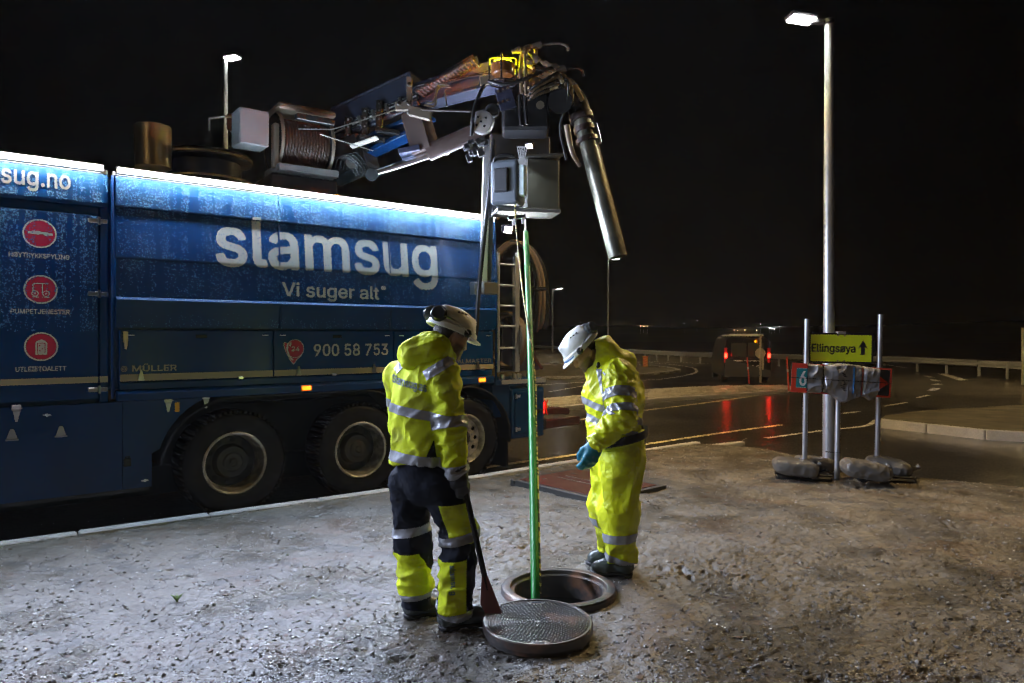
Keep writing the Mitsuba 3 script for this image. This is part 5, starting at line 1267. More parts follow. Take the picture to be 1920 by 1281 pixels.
# ---------------------------------------------------------------- signs, van, markers
ex, ey, ez = np.array([1., 0, 0]), np.array([0, 1., 0]), np.array([0, 0, 1.])
ZS = 8.55                                                # distance of the sign posts
def mpx(px, Z): return px / F * Z
ds = thing('direction_sign', 'yellow direction sign reading Ellingsøya with an arrow up between two steel posts', 'sign')
lp0, lp1 = P(1508, 840, 8.45), P(1513, 598, 8.45)
rp0, rp1 = P(1644, 872, 8.5), P(1651, 590, 8.5)
part(ds, 'post', tube([[lp0[0], 8.45, 0.02], lp1], .029, 18), 'mat_galv', smooth=40)
part(ds, 'post', tube([[rp0[0], 8.5, 0.02], rp1], .029, 18), 'mat_galv', smooth=40)
sp0 = P(1569, 890, 8.35)
part(ds, 'post', tube([[sp0[0], 8.35, -0.02], P(1572, 690, 8.45)], .030, 18), 'mat_galv', smooth=40)
# the yellow panel, turned slightly
A = [P(1518, 625, 8.5), P(1636, 626, 8.5), P(1633, 682, 8.5), P(1517, 679, 8.5)]
sc = sum(A) / 4; sx = unit(A[1] - A[0] + A[2] - A[3]); sz_ = unit(A[0] - A[3] + A[1] - A[2]); sz_ = unit(sz_ - sx * (sx @ sz_)); sy = np.cross(sz_, sx)
hw, hh = np.linalg.norm(A[1] - A[0]) / 2, np.linalg.norm(A[0] - A[3]) / 2
pan = part(ds, 'panel', obox(sc, sx, sy, sz_, hw, .012, hh, .004), 'mat_sign_yellow')
SM = np.eye(4); SM[:3, 0] = sx; SM[:3, 1] = sz_; SM[:3, 2] = -sy; SM[:3, 3] = sc - sy * .0122
fr = sg.box(-hw, -hh, hw, hh)
part(ds, 'border', moved(prism(fr.buffer(.008, join_style=2).difference(fr.buffer(-.012, join_style=2)), .004), SM), 'mat_sign_black')
m = lettering('Ellingsøya', mpx(82, 8.5), .090, True, .003); m.apply_translation([-hw + .025, -.045, 0]); part(pan, 'lettering', moved(m, SM), 'mat_sign_black', label='lettering Ellingsøya')
ar = sg.Polygon([(-.022, -.075), (.022, -.075), (.022, .02), (.055, .0), (.0, .095), (-.055, .0), (-.022, .02)])
M2 = np.eye(4); M2[:3, 3] = (hw - .115, .0, 0); part(pan, 'arrow', moved(prism(ar, .003), SM @ M2), 'mat_sign_black')
for x, z in ((-.04, hh - .02), (.04, hh - .02), (-.04, -hh + .02), (.04, -hh + .02)):
    M2 = np.eye(4); M2[:3, 3] = (x, z, 0); part(pan, 'bolt', moved(prism(sg.Point(0, 0).buffer(.010), .006), SM @ M2), 'mat_steel')
part(ds, 'clamp', obox(sc + sz_ * (hh + .012), sx, sy, sz_, .05, .03, .016, .004), 'mat_galv')
# the route sign below it, wrapped in plastic sheeting
rs = thing('route_sign', 'red edged route sign with a white 6 and an arrow, mostly wrapped in grey plastic', 'sign')
RA = [P(1485, 681, 8.36), P(1670, 689, 8.42), P(1669, 748, 8.42), P(1482, 734, 8.36)]
rc_ = sum(RA) / 4; qx = unit(RA[1] - RA[0] + RA[2] - RA[3]); qz = unit(RA[0] - RA[3] + RA[1] - RA[2]); qz = unit(qz - qx * (qx @ qz)); qy = np.cross(qz, qx)
rw, rh = np.linalg.norm(RA[1] - RA[0]) / 2, np.linalg.norm(RA[0] - RA[3]) / 2
rpn = part(rs, 'panel', obox(rc_, qx, qy, qz, rw, .012, rh, .004), 'mat_sign_black')
RM = np.eye(4); RM[:3, 0] = qx; RM[:3, 1] = qz; RM[:3, 2] = -qy; RM[:3, 3] = rc_ - qy * .0122
fr = sg.box(-rw, -rh, rw, rh)
part(rs, 'red_rim', moved(prism(fr.buffer(.006, join_style=2).difference(sg.box(-rw + .05, -rh + .05, -rw + .18, rh - .05)).difference(sg.box(-rw + .18, -rh + .014, rw - .014, rh - .014)), .003), RM), 'mat_sign_red')
part(rs, 'route_field', moved(prism(sg.box(-rw + .05, -rh + .05, -rw + .18, rh - .05), .002), RM), 'mat_sign_teal')
fr2 = sg.box(-rw + .05, -rh + .05, -rw + .25, rh - .05)
m = lettering('6', .085, .165, True, .003); m.apply_translation([-rw + .09, -.085, .001]); part(rs, 'number', moved(m, RM), 'mat_sign_white', label='white number 6')
for i in range(7):
    for s in (-1, 1):
        part(rs, 'dash', moved(prism(sg.box(-rw + .055 + i * .018, s * (rh - .056) - .003, -rw + .065 + i * .018, s * (rh - .056) + .003), .0028), RM), 'mat_sign_white')
M2 = np.eye(4); M2[:3, 3] = (rw - .135, -.005, 0)
part(rs, 'arrow', moved(prism(sg.Polygon([(-.02, -.09), (.115, .0), (-.02, .09)]), .003), RM @ M2), 'mat_sign_red')
# the plastic, as a crumpled sleeve round the sign
ws = thing('plastic_sheet', 'crumpled grey plastic sheet wrapped round the route sign and tied with cord', 'plastic sheet')
wx0, wx1 = -rw + .165, rw - .165
n_a, n_b = 150, 120
uu = np.linspace(wx0, wx1, n_a); ph = np.linspace(0, 2 * np.pi, n_b, endpoint=False)
U, PH = np.meshgrid(uu, ph, indexing='ij')
def sq(a, e): return np.sign(a) * np.abs(a) ** e
hx_ = rh + .004 + .012 * np.sin(U * 9) ; yy = sq(np.sin(PH), .45) * hx_; dd = sq(np.cos(PH), .7) * .055
q = np.stack([U * 1.0, yy, dd], -1)
fold = ridges(q.reshape(-1, 3) * [1, 1.6, 1] + 3, .13, 3, (1, .8, .2), 2.2).reshape(U.shape)
fold2 = ridges(q.reshape(-1, 3) + 9, .05, 5, (.3, 1, 0), 2.0).reshape(U.shape)
ring_ = 1 + .10 * (fold - .4) + .03 * fold2
yy = yy * (1 + .05 * (fold - .4)); dd = dd * (0.72 + .70 * fold + .20 * fold2)
pinch = np.exp(-((U - (wx0 + .20)) / .02) ** 2) + .7 * np.exp(-((U - (wx1 - .19)) / .02) ** 2)
dd = dd * (1 - .55 * pinch) ; yy = yy * (1 - .04 * pinch)
low = (np.sin(PH) < -.6)
yy = yy - np.where(low, .085 * np.exp(-((U - (wx0 + .45)) / .12) ** 2) + .05 * np.exp(-((U - (wx1 - .07)) / .05) ** 2), 0) + np.where(np.sin(PH) > .6, .03 * np.exp(-((U - (wx0 + .40)) / .12) ** 2), 0)
V3 = rc_ + U[..., None] * qx + yy[..., None] * qz - dd[..., None] * qy
i, j = np.meshgrid(np.arange(n_a - 1), np.arange(n_b), indexing='ij')
wm = mesh(V3.reshape(-1, 3), np.stack([i * n_b + j, (i + 1) * n_b + j, (i + 1) * n_b + (j + 1) % n_b, i * n_b + (j + 1) % n_b], -1).reshape(-1, 4))
part(ws, 'sheet', wm, 'mat_sheet_grey', smooth=True)
def on_sheet(u, y):
    """A point on the front of the sheet."""
    iu = int(np.argmin(np.abs(uu - u))); cand = [(abs(yy[iu, k] - y), k) for k in range(n_b) if dd[iu, k] > 0.005]
    k = min(cand)[1]; return V3[iu, k] - qy * .003
for u, mt, r, nm in ((wx0 + .335 + .22, 'mat_blue_print', .010, 'printed_band'), (wx1 - .195, 'mat_red_cord', .005, 'cord'), (wx0 + .20, 'mat_black_strap', .006, 'cord')):
    pts = [on_sheet(u, y) for y in np.linspace(rh * .95, -rh * .98, 14)]
    part(ws, nm, tube(pts, r, 6), mt, smooth=40)
part(ws, 'cord', tube([rc_ - qx * (rw + .01) - qy * .02] + [on_sheet(u, -.01) - qy * .004 for u in np.linspace(wx0 + .01, wx1 - .01, 18)] + [rc_ + qx * (rw + .01) - qy * .02], .004, 6), 'mat_black_strap', smooth=40)
gpr = []
for i in range(9):
    u0_ = wx0 + .40 + .012 * (i % 3); y = .085 - .024 * i
    gpr.append(tube([on_sheet(u0_ + q * .045, y - .012 * q) for q in (0, .5, 1)], .0045, 5))
part(ws, 'print', cat(*gpr), 'mat_sign_black', label='dark printed marks on the plastic')
# feet and sandbags
def sandbag(label, c, yaw, sx_, sy_, sz0, tiltx=0.0, seed=0):
    M = trimesh.transformations.rotation_matrix(yaw, (0, 0, 1)) @ trimesh.transformations.rotation_matrix(tiltx, (0, 1, 0))
    def f(p):
        q = p / np.array([sx_, sy_, sz0])
        d = (np.abs(q[:, 0]) ** 4.5 + np.abs(q[:, 1]) ** 4.5 + np.abs(q[:, 2]) ** 2.0) ** (1 / 2.9) - 1
        d = d * sz0
        ed = np.linalg.norm(p[:, :2] / [sx_, sy_], axis=1)
        return d + .008 - .010 * ridges(p + seed, .07, seed, (.2, 1, .2), 3.5) * np.clip(ed, .05, 1) ** 1.5 - .0025 * ridges(p + 4 + seed, .03, seed + 2)
    m = smooth_mesh(nets(f, [-sx_ - .05, -sy_ - .05, -sz0 - .05], [sx_ + .05, sy_ + .05, sz0 + .06], .011), 1)
    neck = tube([[sx_ * .9, sy_ * .7, .01], [sx_ * 1.05, sy_ * .85, .03], [sx_ * 1.18, sy_ * .95, .055]], [.045, .018, .04], 9, smooth=4)
    k = thing('sandbag', label, 'sandbag')
    part(k, 'sack', moved(moved(m, M), trimesh.transformations.translation_matrix(c)), 'mat_bag', smooth=True)
    part(k, 'tied_corner', moved(moved(neck, M), trimesh.transformations.translation_matrix(c)), 'mat_bag', smooth=True)
def foot(label, c, yaw):
    k = thing('sign_foot', label, 'sign base')
    M = trimesh.transformations.translation_matrix(c) @ trimesh.transformations.rotation_matrix(yaw, (0, 0, 1))
    part(k, 'slab', moved(box(-.30, .30, -.22, .22, -.03, .055, .02), M), 'mat_rubber')
    part(k, 'raised_rib', moved(cat(box(-.31, .31, -.19, -.155, .055, .075, .006), box(-.31, .31, .155, .19, .055, .075, .006)), M), 'mat_rubber')
fa = P(1493, 873, 8.33); fb = P(1630, 905, 8.1)
foot('black rubber foot of the left sign post under two grey sandbags', [fa[0] + .10, 8.40, .0], math.radians(-18))
foot('black rubber foot of the right sign post under two grey sandbags', [rp0[0] - .02, 8.28, .0], math.radians(-22))
a = P(1489, 856, 8.25); sandbag('front grey sandbag on the left sign foot', [a[0] + .0, 8.22, .155], math.radians(-14), .25, .18, .10, math.radians(7), 1)
a = P(1527, 856, 8.62); sandbag('rear sandbag on the left sign foot, half hidden beside the lamp pole', [a[0], 8.62, .125], math.radians(24), .24, .16, .095, math.radians(8), 5)
a = P(1626, 886, 8.0); sandbag('front grey sandbag on the right sign foot', [a[0] - .02, 8.0, .165], math.radians(-10), .26, .19, .105, math.radians(9), 8)
a = P(1672, 884, 8.35); sandbag('rear sandbag leaning behind the front one on the right sign foot', [a[0], 8.42, .135], math.radians(-38), .25, .16, .095, math.radians(10), 12)
part(ds, 'tie', tube([P(1548, 847, 8.55), P(1560, 848, 8.3), P(1574, 849, 8.3), P(1576, 848, 8.45)], .006, 6), 'mat_black_strap', smooth=40)

# round sign seen from behind on the island
kb = G(1426, 721, 0.0); Zk = 26.0
kx0 = (1426 - CX) / F * Zk
kk = thing('round_sign', 'round traffic sign seen from behind on the paved island in front of the van', 'sign')
part(kk, 'post', cyl([kx0, Zk, -.02], [kx0, Zk, 1.72], .035, sides=14), 'mat_sign_back', smooth=40)
part(kk, 'disc', lathe([(0, .006), (.185, .006), (.19, .0), (.185, -.006), (0, -.006)], 36, axis=(0, -1, 0), at=P(1427, 662.5, Zk) + [0, .08, 0]), 'mat_sign_back', smooth=30)
part(kk, 'backing_plate', box(kx0 + .05, kx0 + .12, Zk + .0, Zk + .02, .45, 1.05, .004), 'mat_sign_back')
for x, x2, y0_, y1_, Z, lb in ((1405, 1401, 720, 670, 25.5, 'thin red snow pole leaning in front of the van'), (1479, 1475.5, 733, 669, 22.6, 'thin red snow pole beside the red edged sign')):
    a, b = P(x, y0_, Z), P(x2, y1_, Z)
    k = thing('snow_pole', lb, 'snow pole')
    part(k, 'rod', tube([a, b], .026, 8), 'mat_marker_red', smooth=40)
    part(k, 'reflector_band', tube([a + (b - a) * .55, a + (b - a) * .63], .030, 8), 'mat_sign_white', smooth=40)
hz_ = P(1210, 686, 40); hm_ = thing('hazard_marker', 'yellow and red striped hazard marker board on the roundabout', 'marker board')
hb = part(hm_, 'board', box(hz_[0] - .14, hz_[0] + .14, 39.98, 40.02, hz_[2] - .05, hz_[2] + .55, .01), 'mat_yellow_sticker')
for q in range(4):
    z = hz_[2] + .02 + .13 * q
    part(hb, 'stripe', mesh([[hz_[0] - .14, 39.975, z], [hz_[0] + .14, 39.975, z + .09], [hz_[0] + .14, 39.975, z + .15], [hz_[0] - .14, 39.975, z + .06]], [[0, 1, 2, 3]]), 'mat_marker_red')
part(hm_, 'foot', box(hz_[0] - .4, hz_[0] + .5, 39.8, 40.3, hz_[2] - .25, hz_[2] - .06, .03), 'mat_concrete_dark')
# ---- van
vn = thing('van', 'dark van seen from behind with red tail lamps lit, waiting beyond the island', 'van')
VY = math.radians(-24)
vo = np.array([(1401 - CX) / F * 27.2, 27.2, ROAD])
VM = np.eye(4); VM[:3, 0] = (math.cos(VY), math.sin(VY), 0); VM[:3, 1] = (-math.sin(VY), math.cos(VY), 0); VM[:3, 3] = vo
VM[:3, 0] = (math.cos(.16), -math.sin(.16), 0); VM[:3, 1] = (math.sin(.16), math.cos(.16), 0)
def vp(parent, name, m, mat, smooth=False, **k): return part(parent, name, m, mat, smooth, world=VM, **k)
hwv = .86
def vsec(y, z0_, z1_, w0, w1, r=.10):
    pts = []
    for s in (-1, 1):
        pts += [[s * w0, y, z0_], [s * (w0 + .02), y, z0_ + .45], [s * w0, y, .95], [s * w1, y, z1_ - r], [s * (w1 - r), y, z1_]]
    return pts
vp(vn, 'body', cat(hull(vsec(0, .30, 1.74, hwv - .02, hwv - .10) + vsec(.08, .26, 1.78, hwv, hwv - .09) + vsec(3.2, .26, 1.80, hwv, hwv - .09) + vsec(3.9, .26, 1.15, hwv, hwv - .08)), hull(vsec(3.6, .26, 1.05, hwv, hwv - .1) + vsec(4.7, .30, .85, hwv - .1, hwv - .2))), 'mat_van', smooth=30)
w = vp(vn, 'rear_window', box(-.60, -.03, -.012, .02, 1.02, 1.55, .03), 'mat_van_glass')
w = vp(vn, 'rear_window', box(.03, .60, -.012, .02, 1.02, 1.55, .03), 'mat_van_glass')
vp(vn, 'bumper', hull(vsec(-.09, .28, .50, .80, .80, .05)[:4] + [[s * .84, y, z] for s in (-1, 1) for y in (-.10, .05) for z in (.26, .50)]), 'mat_grey_dark')
for s in (-1, 1):
    tlm = vp(vn, 'tail_lamp', box(s * .79 - .055, s * .79 + .055, -.03, .05, .78, 1.36, .02), 'mat_lens_red')
    vp(tlm, 'lit_lens', box(s * .79 - .05, s * .79 + .05, -.036, -.029, .98, 1.14, .002), 'mat_lens_red', emit=glow((130, .35, .16), .4))
    vp(vn, 'roof_bar', box(s * .60 - .02, s * .60 + .02, .1, 2.6, 1.80, 1.86, .01), 'mat_alu')
    vp(vn, 'wheel', lathe([(.0, .0), (.2, .0), (.31, -.01), (.33, -.03), (.33, -.2), (.0, -.2)], 28, axis=(s, 0, 0), at=(s * .86, .75, .33)), 'mat_rubber', smooth=30)
    vp(vn, 'wheel', lathe([(.0, .0), (.2, .0), (.31, -.01), (.33, -.03), (.33, -.2), (.0, -.2)], 28, axis=(s, 0, 0), at=(s * .86, 3.7, .33)), 'mat_rubber', smooth=30)
vp(vn, 'roof_rack', cat(box(-.62, .62, .05, .12, 1.80, 1.855, .01), box(-.55, .66, .9, .97, 1.84, 1.89, .01)), 'mat_white')
vp(vn, 'door_gap', box(-.006, .006, -.014, .0, .5, 1.72), 'mat_black_matt')
vp(vn, 'number_plate', box(-.62, -.20, -.016, .0, .52, .63, .004), 'mat_plate_green')
vp(vn, 'amber_lamp', lathe([(0, .04), (.035, .03), (.04, 0)], 14, axis=(0, -1, 0), at=(.32, -.02, 1.60)), 'mat_lens_amber', smooth=40, emit=glow((700, 150, 1.0), .4))
vp(vn, 'mirror', box(.86, 1.06, 3.0, 3.1, 1.0, 1.2, .03), 'mat_van')
mw = lettering('A S', .30, .13, True, .003)
MV = np.eye(4); MV[:3, 0] = (1, 0, 0); MV[:3, 1] = (0, 0, 1); MV[:3, 2] = (0, -1, 0); MV[:3, 3] = (.12, -.012, .56)
vp(vn, 'rear_lettering', cat(moved(lettering('AS', .36, .12, True, .003), MV)), 'mat_sign_white', label='pale lettering low on the rear door')
vp(vn, 'text_line', cat(box(-.55, -.18, -.016, .0, .845, .880), box(-.12, .5, -.016, .0, .850, .870)), 'mat_sign_white')
vp(vn, 'text_line', cat(box(-.62, -.45, -.016, .0, .785, .80), box(-.62, -.35, -.016, .0, .70, .712)), 'mat_sign_white')
# ---------------------------------------------------------------- the two workers
def orient(fwd, up):
    fwd = unit(fwd); up = unit(np.asarray(up, float) - fwd * (np.dot(fwd, up))); right = np.cross(fwd, up)
    return np.stack([fwd, right, up])                      # rows: forward, right, up
def head_sdf(c, R, neck_to):
    c = np.asarray(c); L = lambda x, y, z: c + np.array([x, y, z]) @ R
    def f(p):
        q = (p - c) @ R.T
        d = ell(q, np.array([-.005, 0, .045]), np.eye(3), [.098, .077, .100])
        d = smin(d, cone(q, [.045, 0, -.03], [.070, 0, -.088], .052, .028, (0, 1, 0), .8), .05)      # jaw
        d = smin(d, ell(q, np.array([.052, 0, -.005]), np.eye(3), [.044, .060, .070]), .03)            # face
        for s in (-1, 1):
            d = smin(d, cone(q, [.02, s * .055, -.02], [.062, s * .022, -.085], .022, .018), .03)     # jaw sides
            d = smin(d, ball(q, [.060, s * .038, -.020], .024), .03)                                  # cheeks
            d = smax(d, -ball(q, [.104, s * .031, .012], .021), .012)                                 # eye sockets
            d = np.minimum(d, ball(q, [.079, s * .031, .010], .0125))                                 # eyes
            d = smin(d, cone(q, [.089, s * .012, .032], [.082, s * .048, .030], .009, .006), .012)    # brows
            ear = ell(q, np.array([-.005, s * .080, -.005]), orient((1, 0, 0), (-.2, 0, 1)), [.020, .009, .032])
            ear = smax(ear, -ball(q, [.002, s * .091, -.004], .012), .006)
            d = smin(d, ear, .010)
        d = smin(d, cone(q, [.093, 0, .022], [.112, 0, -.022], .009, .013), .012)                     # nose
        for s in (-1, 1): d = smin(d, ball(q, [.103, s * .011, -.027], .009), .008)
        d = smin(d, cone(q, [.095, -.018, -.050], [.095, .018, -.050], .007, .007), .008)             # lips
        d = smin(d, cone(q, [.093, -.014, -.060], [.093, .014, -.060], .007, .007), .008)
        d = smax(d, -cone(q, [.104, -.018, -.055], [.104, .018, -.055], .003, .003), .004)
        d = smin(d, ball(q, [.082, 0, -.085], .020), .02)                                             # chin
        d = smin(d, cone(p, L(-.02, 0, -.03), neck_to, .058, .066), .03)
        return d
    return f
def skin_colours(m, c, R, beard):
    q = (np.asarray(m.vertices) - c) @ R.T
    n = meshkit.fbm(np.asarray(m.vertices) * 60, 3, 2)[:, None]
    col = np.array([.42, .25, .18]) * (.85 + .3 * n)
    red = np.exp(-((q[:, 0] - .09) ** 2 + q[:, 1] ** 2 * .5 + (q[:, 2] + .02) ** 2) / .0015)[:, None]
    col = col * (1 - .25 * red * np.array([0, .6, .6]))
    if beard:
        b = np.clip(((-.030 + .25 * np.abs(q[:, 1]) - q[:, 2]) / .018), 0, 1) * np.clip((q[:, 0] - .0) / .02, 0, 1)
        b = b * (1 - np.exp(-((q[:, 2] + .055) ** 2 / .00004 + q[:, 1] ** 2 / .0004)) * .8)
        nb = meshkit.fbm(np.asarray(m.vertices) * 220, 2, 4)
        col = col * (1 - (b * (.55 + .35 * nb))[:, None]) + np.array([.03, .022, .017]) * (b * (.55 + .35 * nb))[:, None]
    brow = np.exp(-(((q[:, 2] - .033) / .006) ** 2)) * (np.abs(np.abs(q[:, 1]) - .032) < .022) * (q[:, 0] > .07)
    col = col * (1 - .8 * brow[:, None])
    eye = ((np.abs(np.abs(q[:, 1]) - .031) < .013) & (np.abs(q[:, 2] - .010) < .010) & (q[:, 0] > .082))
    hr_ = np.clip((q[:, 2] - .03 + .35 * np.clip(q[:, 0], -.2, .2)) / .02, 0, 1) * (q[:, 0] < .05)
    back = np.clip((-.035 - q[:, 0]) / .02, 0, 1) * np.clip((q[:, 2] + .05) / .02, 0, 1)
    hh_ = np.maximum(hr_, back)[:, None]
    return col * (1 - .85 * hh_) + np.array([.02, .015, .012]) * .85 * hh_
def helmet(par, c, R, stripe=None):
    L = lambda x, y, z: c + np.array([x, y, z]) @ R
    def f(p):
        q = (p - c) @ R.T
        out = ell(q, np.array([-.004, 0, .050]), np.eye(3), [.142, .118, .128])
        rib = smin(out, cone(q, [.10, 0, .135], [-.09, 0, .145], .022, .022, (0, 1, 0), .9) , .03)
        d = smax(rib, -(q[:, 2] - .036), .006)                                     # open below
        brim = np.abs(q[:, 2] - .040 + .10 * np.clip(q[:, 0] - .07, 0, 1) - .25 * np.clip(-q[:, 0] - .06, 0, .1) * 0) - .0045
        e = np.sqrt((q[:, 0] - .014) ** 2 / (.178 ** 2) + q[:, 1] ** 2 / (.122 ** 2)) - 1
        brim = smax(brim, e * .12, .004)
        band = np.abs(q[:, 2] - .052) - .018
        eb = np.abs(np.sqrt((q[:, 0] + .003) ** 2 / (.148 ** 2) + q[:, 1] ** 2 / (.122 ** 2)) - 1) * .13 - .004
        d = smin(d, smax(band, eb, .003), .006)
        d = np.minimum(d, brim) if False else smin(d, brim, .010)
        inner_ = ell(q, np.array([-.004, 0, .046]), np.eye(3), [.134, .110, .120])
        return smax(d, -inner_, .003)
    m = smooth_mesh(nets(f, np.asarray(c) - .26, np.asarray(c) + .26, .0046), 2)
    h = part(par, 'helmet', m, 'mat_helmet', smooth=True, label='white safety helmet')
    for i in range(3):
        for s in (-1, 1):
            a = L(.015 - .024 * i, s * (.070 + .004 * i), .152 - .002 * i)
            part(h, 'vent', ellm(a, R, (.008, .005, .005)), 'mat_black')
    for s in (-1, 1):
        part(h, 'hinge', ellm(L(.045, s * .122, .050), R, (.024, .014, .024)), 'mat_ear', smooth=True)
        part(h, 'ear_arm', tube([L(.045, s * .132, .052), L(.0, s * .137, .070), L(-.06, s * .128, .088), L(-.115, s * .105, .092)], .0045, 8, smooth=5), 'mat_chrome', smooth=40)
        cup = lathe([(0, -.032), (.030, -.030), (.042, -.020), (.046, -.004), (.047, .012), (.040, .018), (.036, .030), (0, .030)], 24, axis=np.array([-.55, s * .83, .1]) @ R, at=L(-.135, s * .062, .095))
        e = part(h, 'ear_cup', cup, 'mat_ear', smooth=50)
        part(e, 'cushion', lathe([(.026, -.044), (.040, -.042), (.045, -.032), (.040, -.024), (.026, -.024)], 24, axis=np.array([-.55, s * .83, .1]) @ R, at=L(-.135, s * .062, .095)), 'mat_black', smooth=50)
    if stripe:
        q = [L(.158 + .004, y, .046) for y in np.linspace(-.05, .05, 7)]
        part(h, 'front_stripe', tube([L(.147 * math.cos(a) + .002, .127 * math.sin(a), .050) for a in np.linspace(-.9, .9, 15)], .005, 6), 'mat_blue_print', smooth=40)
    return h
def ellm(c, R, s, sub_=2):
    m = trimesh.creation.icosphere(sub_); v = np.asarray(m.vertices) * np.asarray(s)
    return trimesh.Trimesh(v @ R + np.asarray(c), m.faces, process=False)
def boot(par, heel, toe, ankle, h=.0):
    heel, toe, ankle = map(lambda a: np.asarray(a, float), (heel, toe, ankle))
    d = unit(toe - heel); up = ez; side = np.cross(up, d); l = np.linalg.norm(toe - heel)
    R = np.stack([unit(d * [1, 1, 0]), unit(np.cross(ez, d)), ez])
    g0 = min(heel[2], toe[2])
    def f(p):
        q = (p - heel) @ np.stack([d, unit(side), np.cross(d, unit(side))]).T
        e = cone(q, [.035, 0, .060], [l * .62, 0, .052], .048, .050)
        e = smin(e, cone(q, [l * .62, 0, .050], [l - .048, 0, .042], .050, .046), .03)
        e = smin(e, cone(p, heel + d * .045 + ez * .07, ankle, .053, .058), .05)
        e = e - .003 * ridges(p, .03, 8)
        return smax(e, -(q[:, 2] - .018), .006)
    def g(p):
        q = (p - heel) @ np.stack([d, unit(side), np.cross(d, unit(side))]).T
        e = cone(q * [1, 1, 0], [.035, 0, 0], [l - .048, 0, 0], .052, .052)
        e = smin(e, cone(q * [1, 1, 0], [l * .62, 0, 0], [l - .05, 0, 0], .055, .052), .03)
        w_ = np.abs(q[:, 2] - .010) - .013
        w_ = smax(w_, -(np.abs(q[:, 0] - l * .38) - .02 + (q[:, 2] > .006) * .1), .004)
        return smax(e, w_, .006)
    lo, hi = np.minimum(np.minimum(heel, toe), ankle) - .12, np.maximum(np.maximum(heel, toe), ankle) + .12
    b = part(par, 'boot', smooth_mesh(nets(f, lo, hi, .006), 1), 'mat_boot', smooth=True)
    part(b, 'sole', nets(g, lo, hi, .006), 'mat_sole', smooth=True)
    for i in range(4):
        t = .45 + .09 * i
        a = heel + d * (l * (.30 + .09 * i)) + ez * (.145 - .024 * i)
        part(b, 'lace', tube([a - unit(side) * .035 - ez * .012, a + ez * .008, a + unit(side) * .035 - ez * .012], .004, 6), 'mat_black_strap')
def hand_sdf(wrist, R, curl, spread=.018, scale=1.0, thumb=1):
    """A gloved hand: rows of R are the direction of the fingers, the thumb side, and the back of the hand."""
    w = np.asarray(wrist, float)
    fingers = []
    for i, (ln, off) in enumerate(((.070, .030), (.080, .010), (.076, -.010), (.060, -.029))):
        o = np.array([.088 - .004 * abs(i - 1), off, 0.0]); a = math.radians(curl[i]) * .55; pts = [o]
        d = 0.0
        for s, k in ((.45, .8), (.31, 1.1), (.24, .9)):
            d += a * k
            pts.append(pts[-1] + ln * s * np.array([math.cos(d), off * .6 * 0, -math.sin(d)]))
        fingers.append(pts)
    th_ = [np.array([.025, .028 * thumb, -.010]), np.array([.056, .044 * thumb, -.026]), np.array([.084, .042 * thumb, -.042]), np.array([.104, .032 * thumb, -.052])]
    def f(p):
        q = (p - w) @ R.T / scale
        q = q * [1, thumb, 1] if thumb < 0 else q
        d = cone(q, [.0, 0, 0], [.03, 0, 0], .030, .036, (0, 0, 1), 1.35)
        d = smin(d, cone(q, [.035, .018, 0], [.082, .026, 0], .022, .017), .02)
        d = smin(d, cone(q, [.035, -.016, 0], [.080, -.024, 0], .022, .016), .02)
        d = smin(d, cone(q, [.035, 0, .002], [.085, 0, .004], .022, .017), .02)
        for pts, r in zip(fingers, (.0115, .012, .0115, .0105)):
            d = smin(d, chain(q, pts, [r * 1.08, r, r * .95, r * .85], .006), .008)
        t_ = [x * [1, abs(1), 1] for x in th_] if thumb > 0 else [x * [1, -1, 1] for x in th_]
        d = smin(d, chain(q, t_, [.018, .015, .013, .011], .01), .014)
        return d * scale
    return f

# ======================================================== worker on the left, seen from behind
Z1 = 4.08
def A1(x, y, dz=0.0): return P(x, y, Z1 + dz)
w1 = thing('person', 'worker seen from behind in yellow jacket and dark trousers with yellow shins, holding a bar', 'person')
fw = unit([.72, .69, 0]); rt = np.array([fw[1], -fw[0], 0])
hc1 = A1(843, 634, .02); HR1 = orient([.80, .42, -.36], [.36, .15, .92])
neck1 = A1(815, 682, .0)
pel = A1(797, 892); ch = A1(797, 735)
shR, shL = A1(831, 703, -.13), A1(748, 705, .14)
elR, wrR = A1(844, 796, -.17), A1(855, 880, -.15)
elL, wrL = A1(752, 800, .22), A1(842, 862, .20)
hipR, hipL = A1(826, 905, -.05), A1(768, 905, .07)
knR, anR = A1(862, 1000, .02), A1(852, 1140, -.06)
knL, anL = A1(774, 1012, .10), A1(782, 1126, .14)
hd1 = head_sdf(hc1, HR1, neck1)
def body1(p):
    d = hd1(p)
    d = smin(d, cone(p, ch, pel, .12, .12, fw, 1.2), .06)
    for s, e, w_ in ((shR, elR, wrR), (shL, elL, wrL)):
        d = smin(d, chain(p, [ch * .4 + s * .6, s, e, w_], [.08, .055, .042, .030], .03), .03)
    for h_, k_, a__ in ((hipR, knR, anR), (hipL, knL, anL)):
        d = smin(d, chain(p, [h_, k_, a__], [.085, .055, .040], .03), .04)
    return d
bm1 = smooth_mesh(nets(body1, np.array([-.95, 3.65, .02]), np.array([.0, 4.6, 1.95]), .0058), 1)
part(w1, 'body', bm1, 'mat_skin', smooth=True, color=skin_colours(bm1, hc1, HR1, True), label='bowed bearded head, neck and body')
def hair1(p):
    q = (p - hc1) @ HR1.T
    d = ell(q, np.array([-.012, 0, .042]), np.eye(3), [.099, .081, .100])
    d = smax(d, q[:, 0] - .02 - .5 * (q[:, 2] - .03), .01); d = smax(d, -(q[:, 2] + .045 + .3 * q[:, 0]), .01)
    d = smax(d, -(ball(q * [1, 1, .7], [.0, np.sign(1) * .085, -.003], .030)), .004)
    return d
part(w1, 'hair', smooth_mesh(nets(hair1, hc1 - .16, hc1 + .16, .005), 1), 'mat_hair', smooth=True)
helmet(w1, hc1, HR1)
up1 = unit(ch - pel)
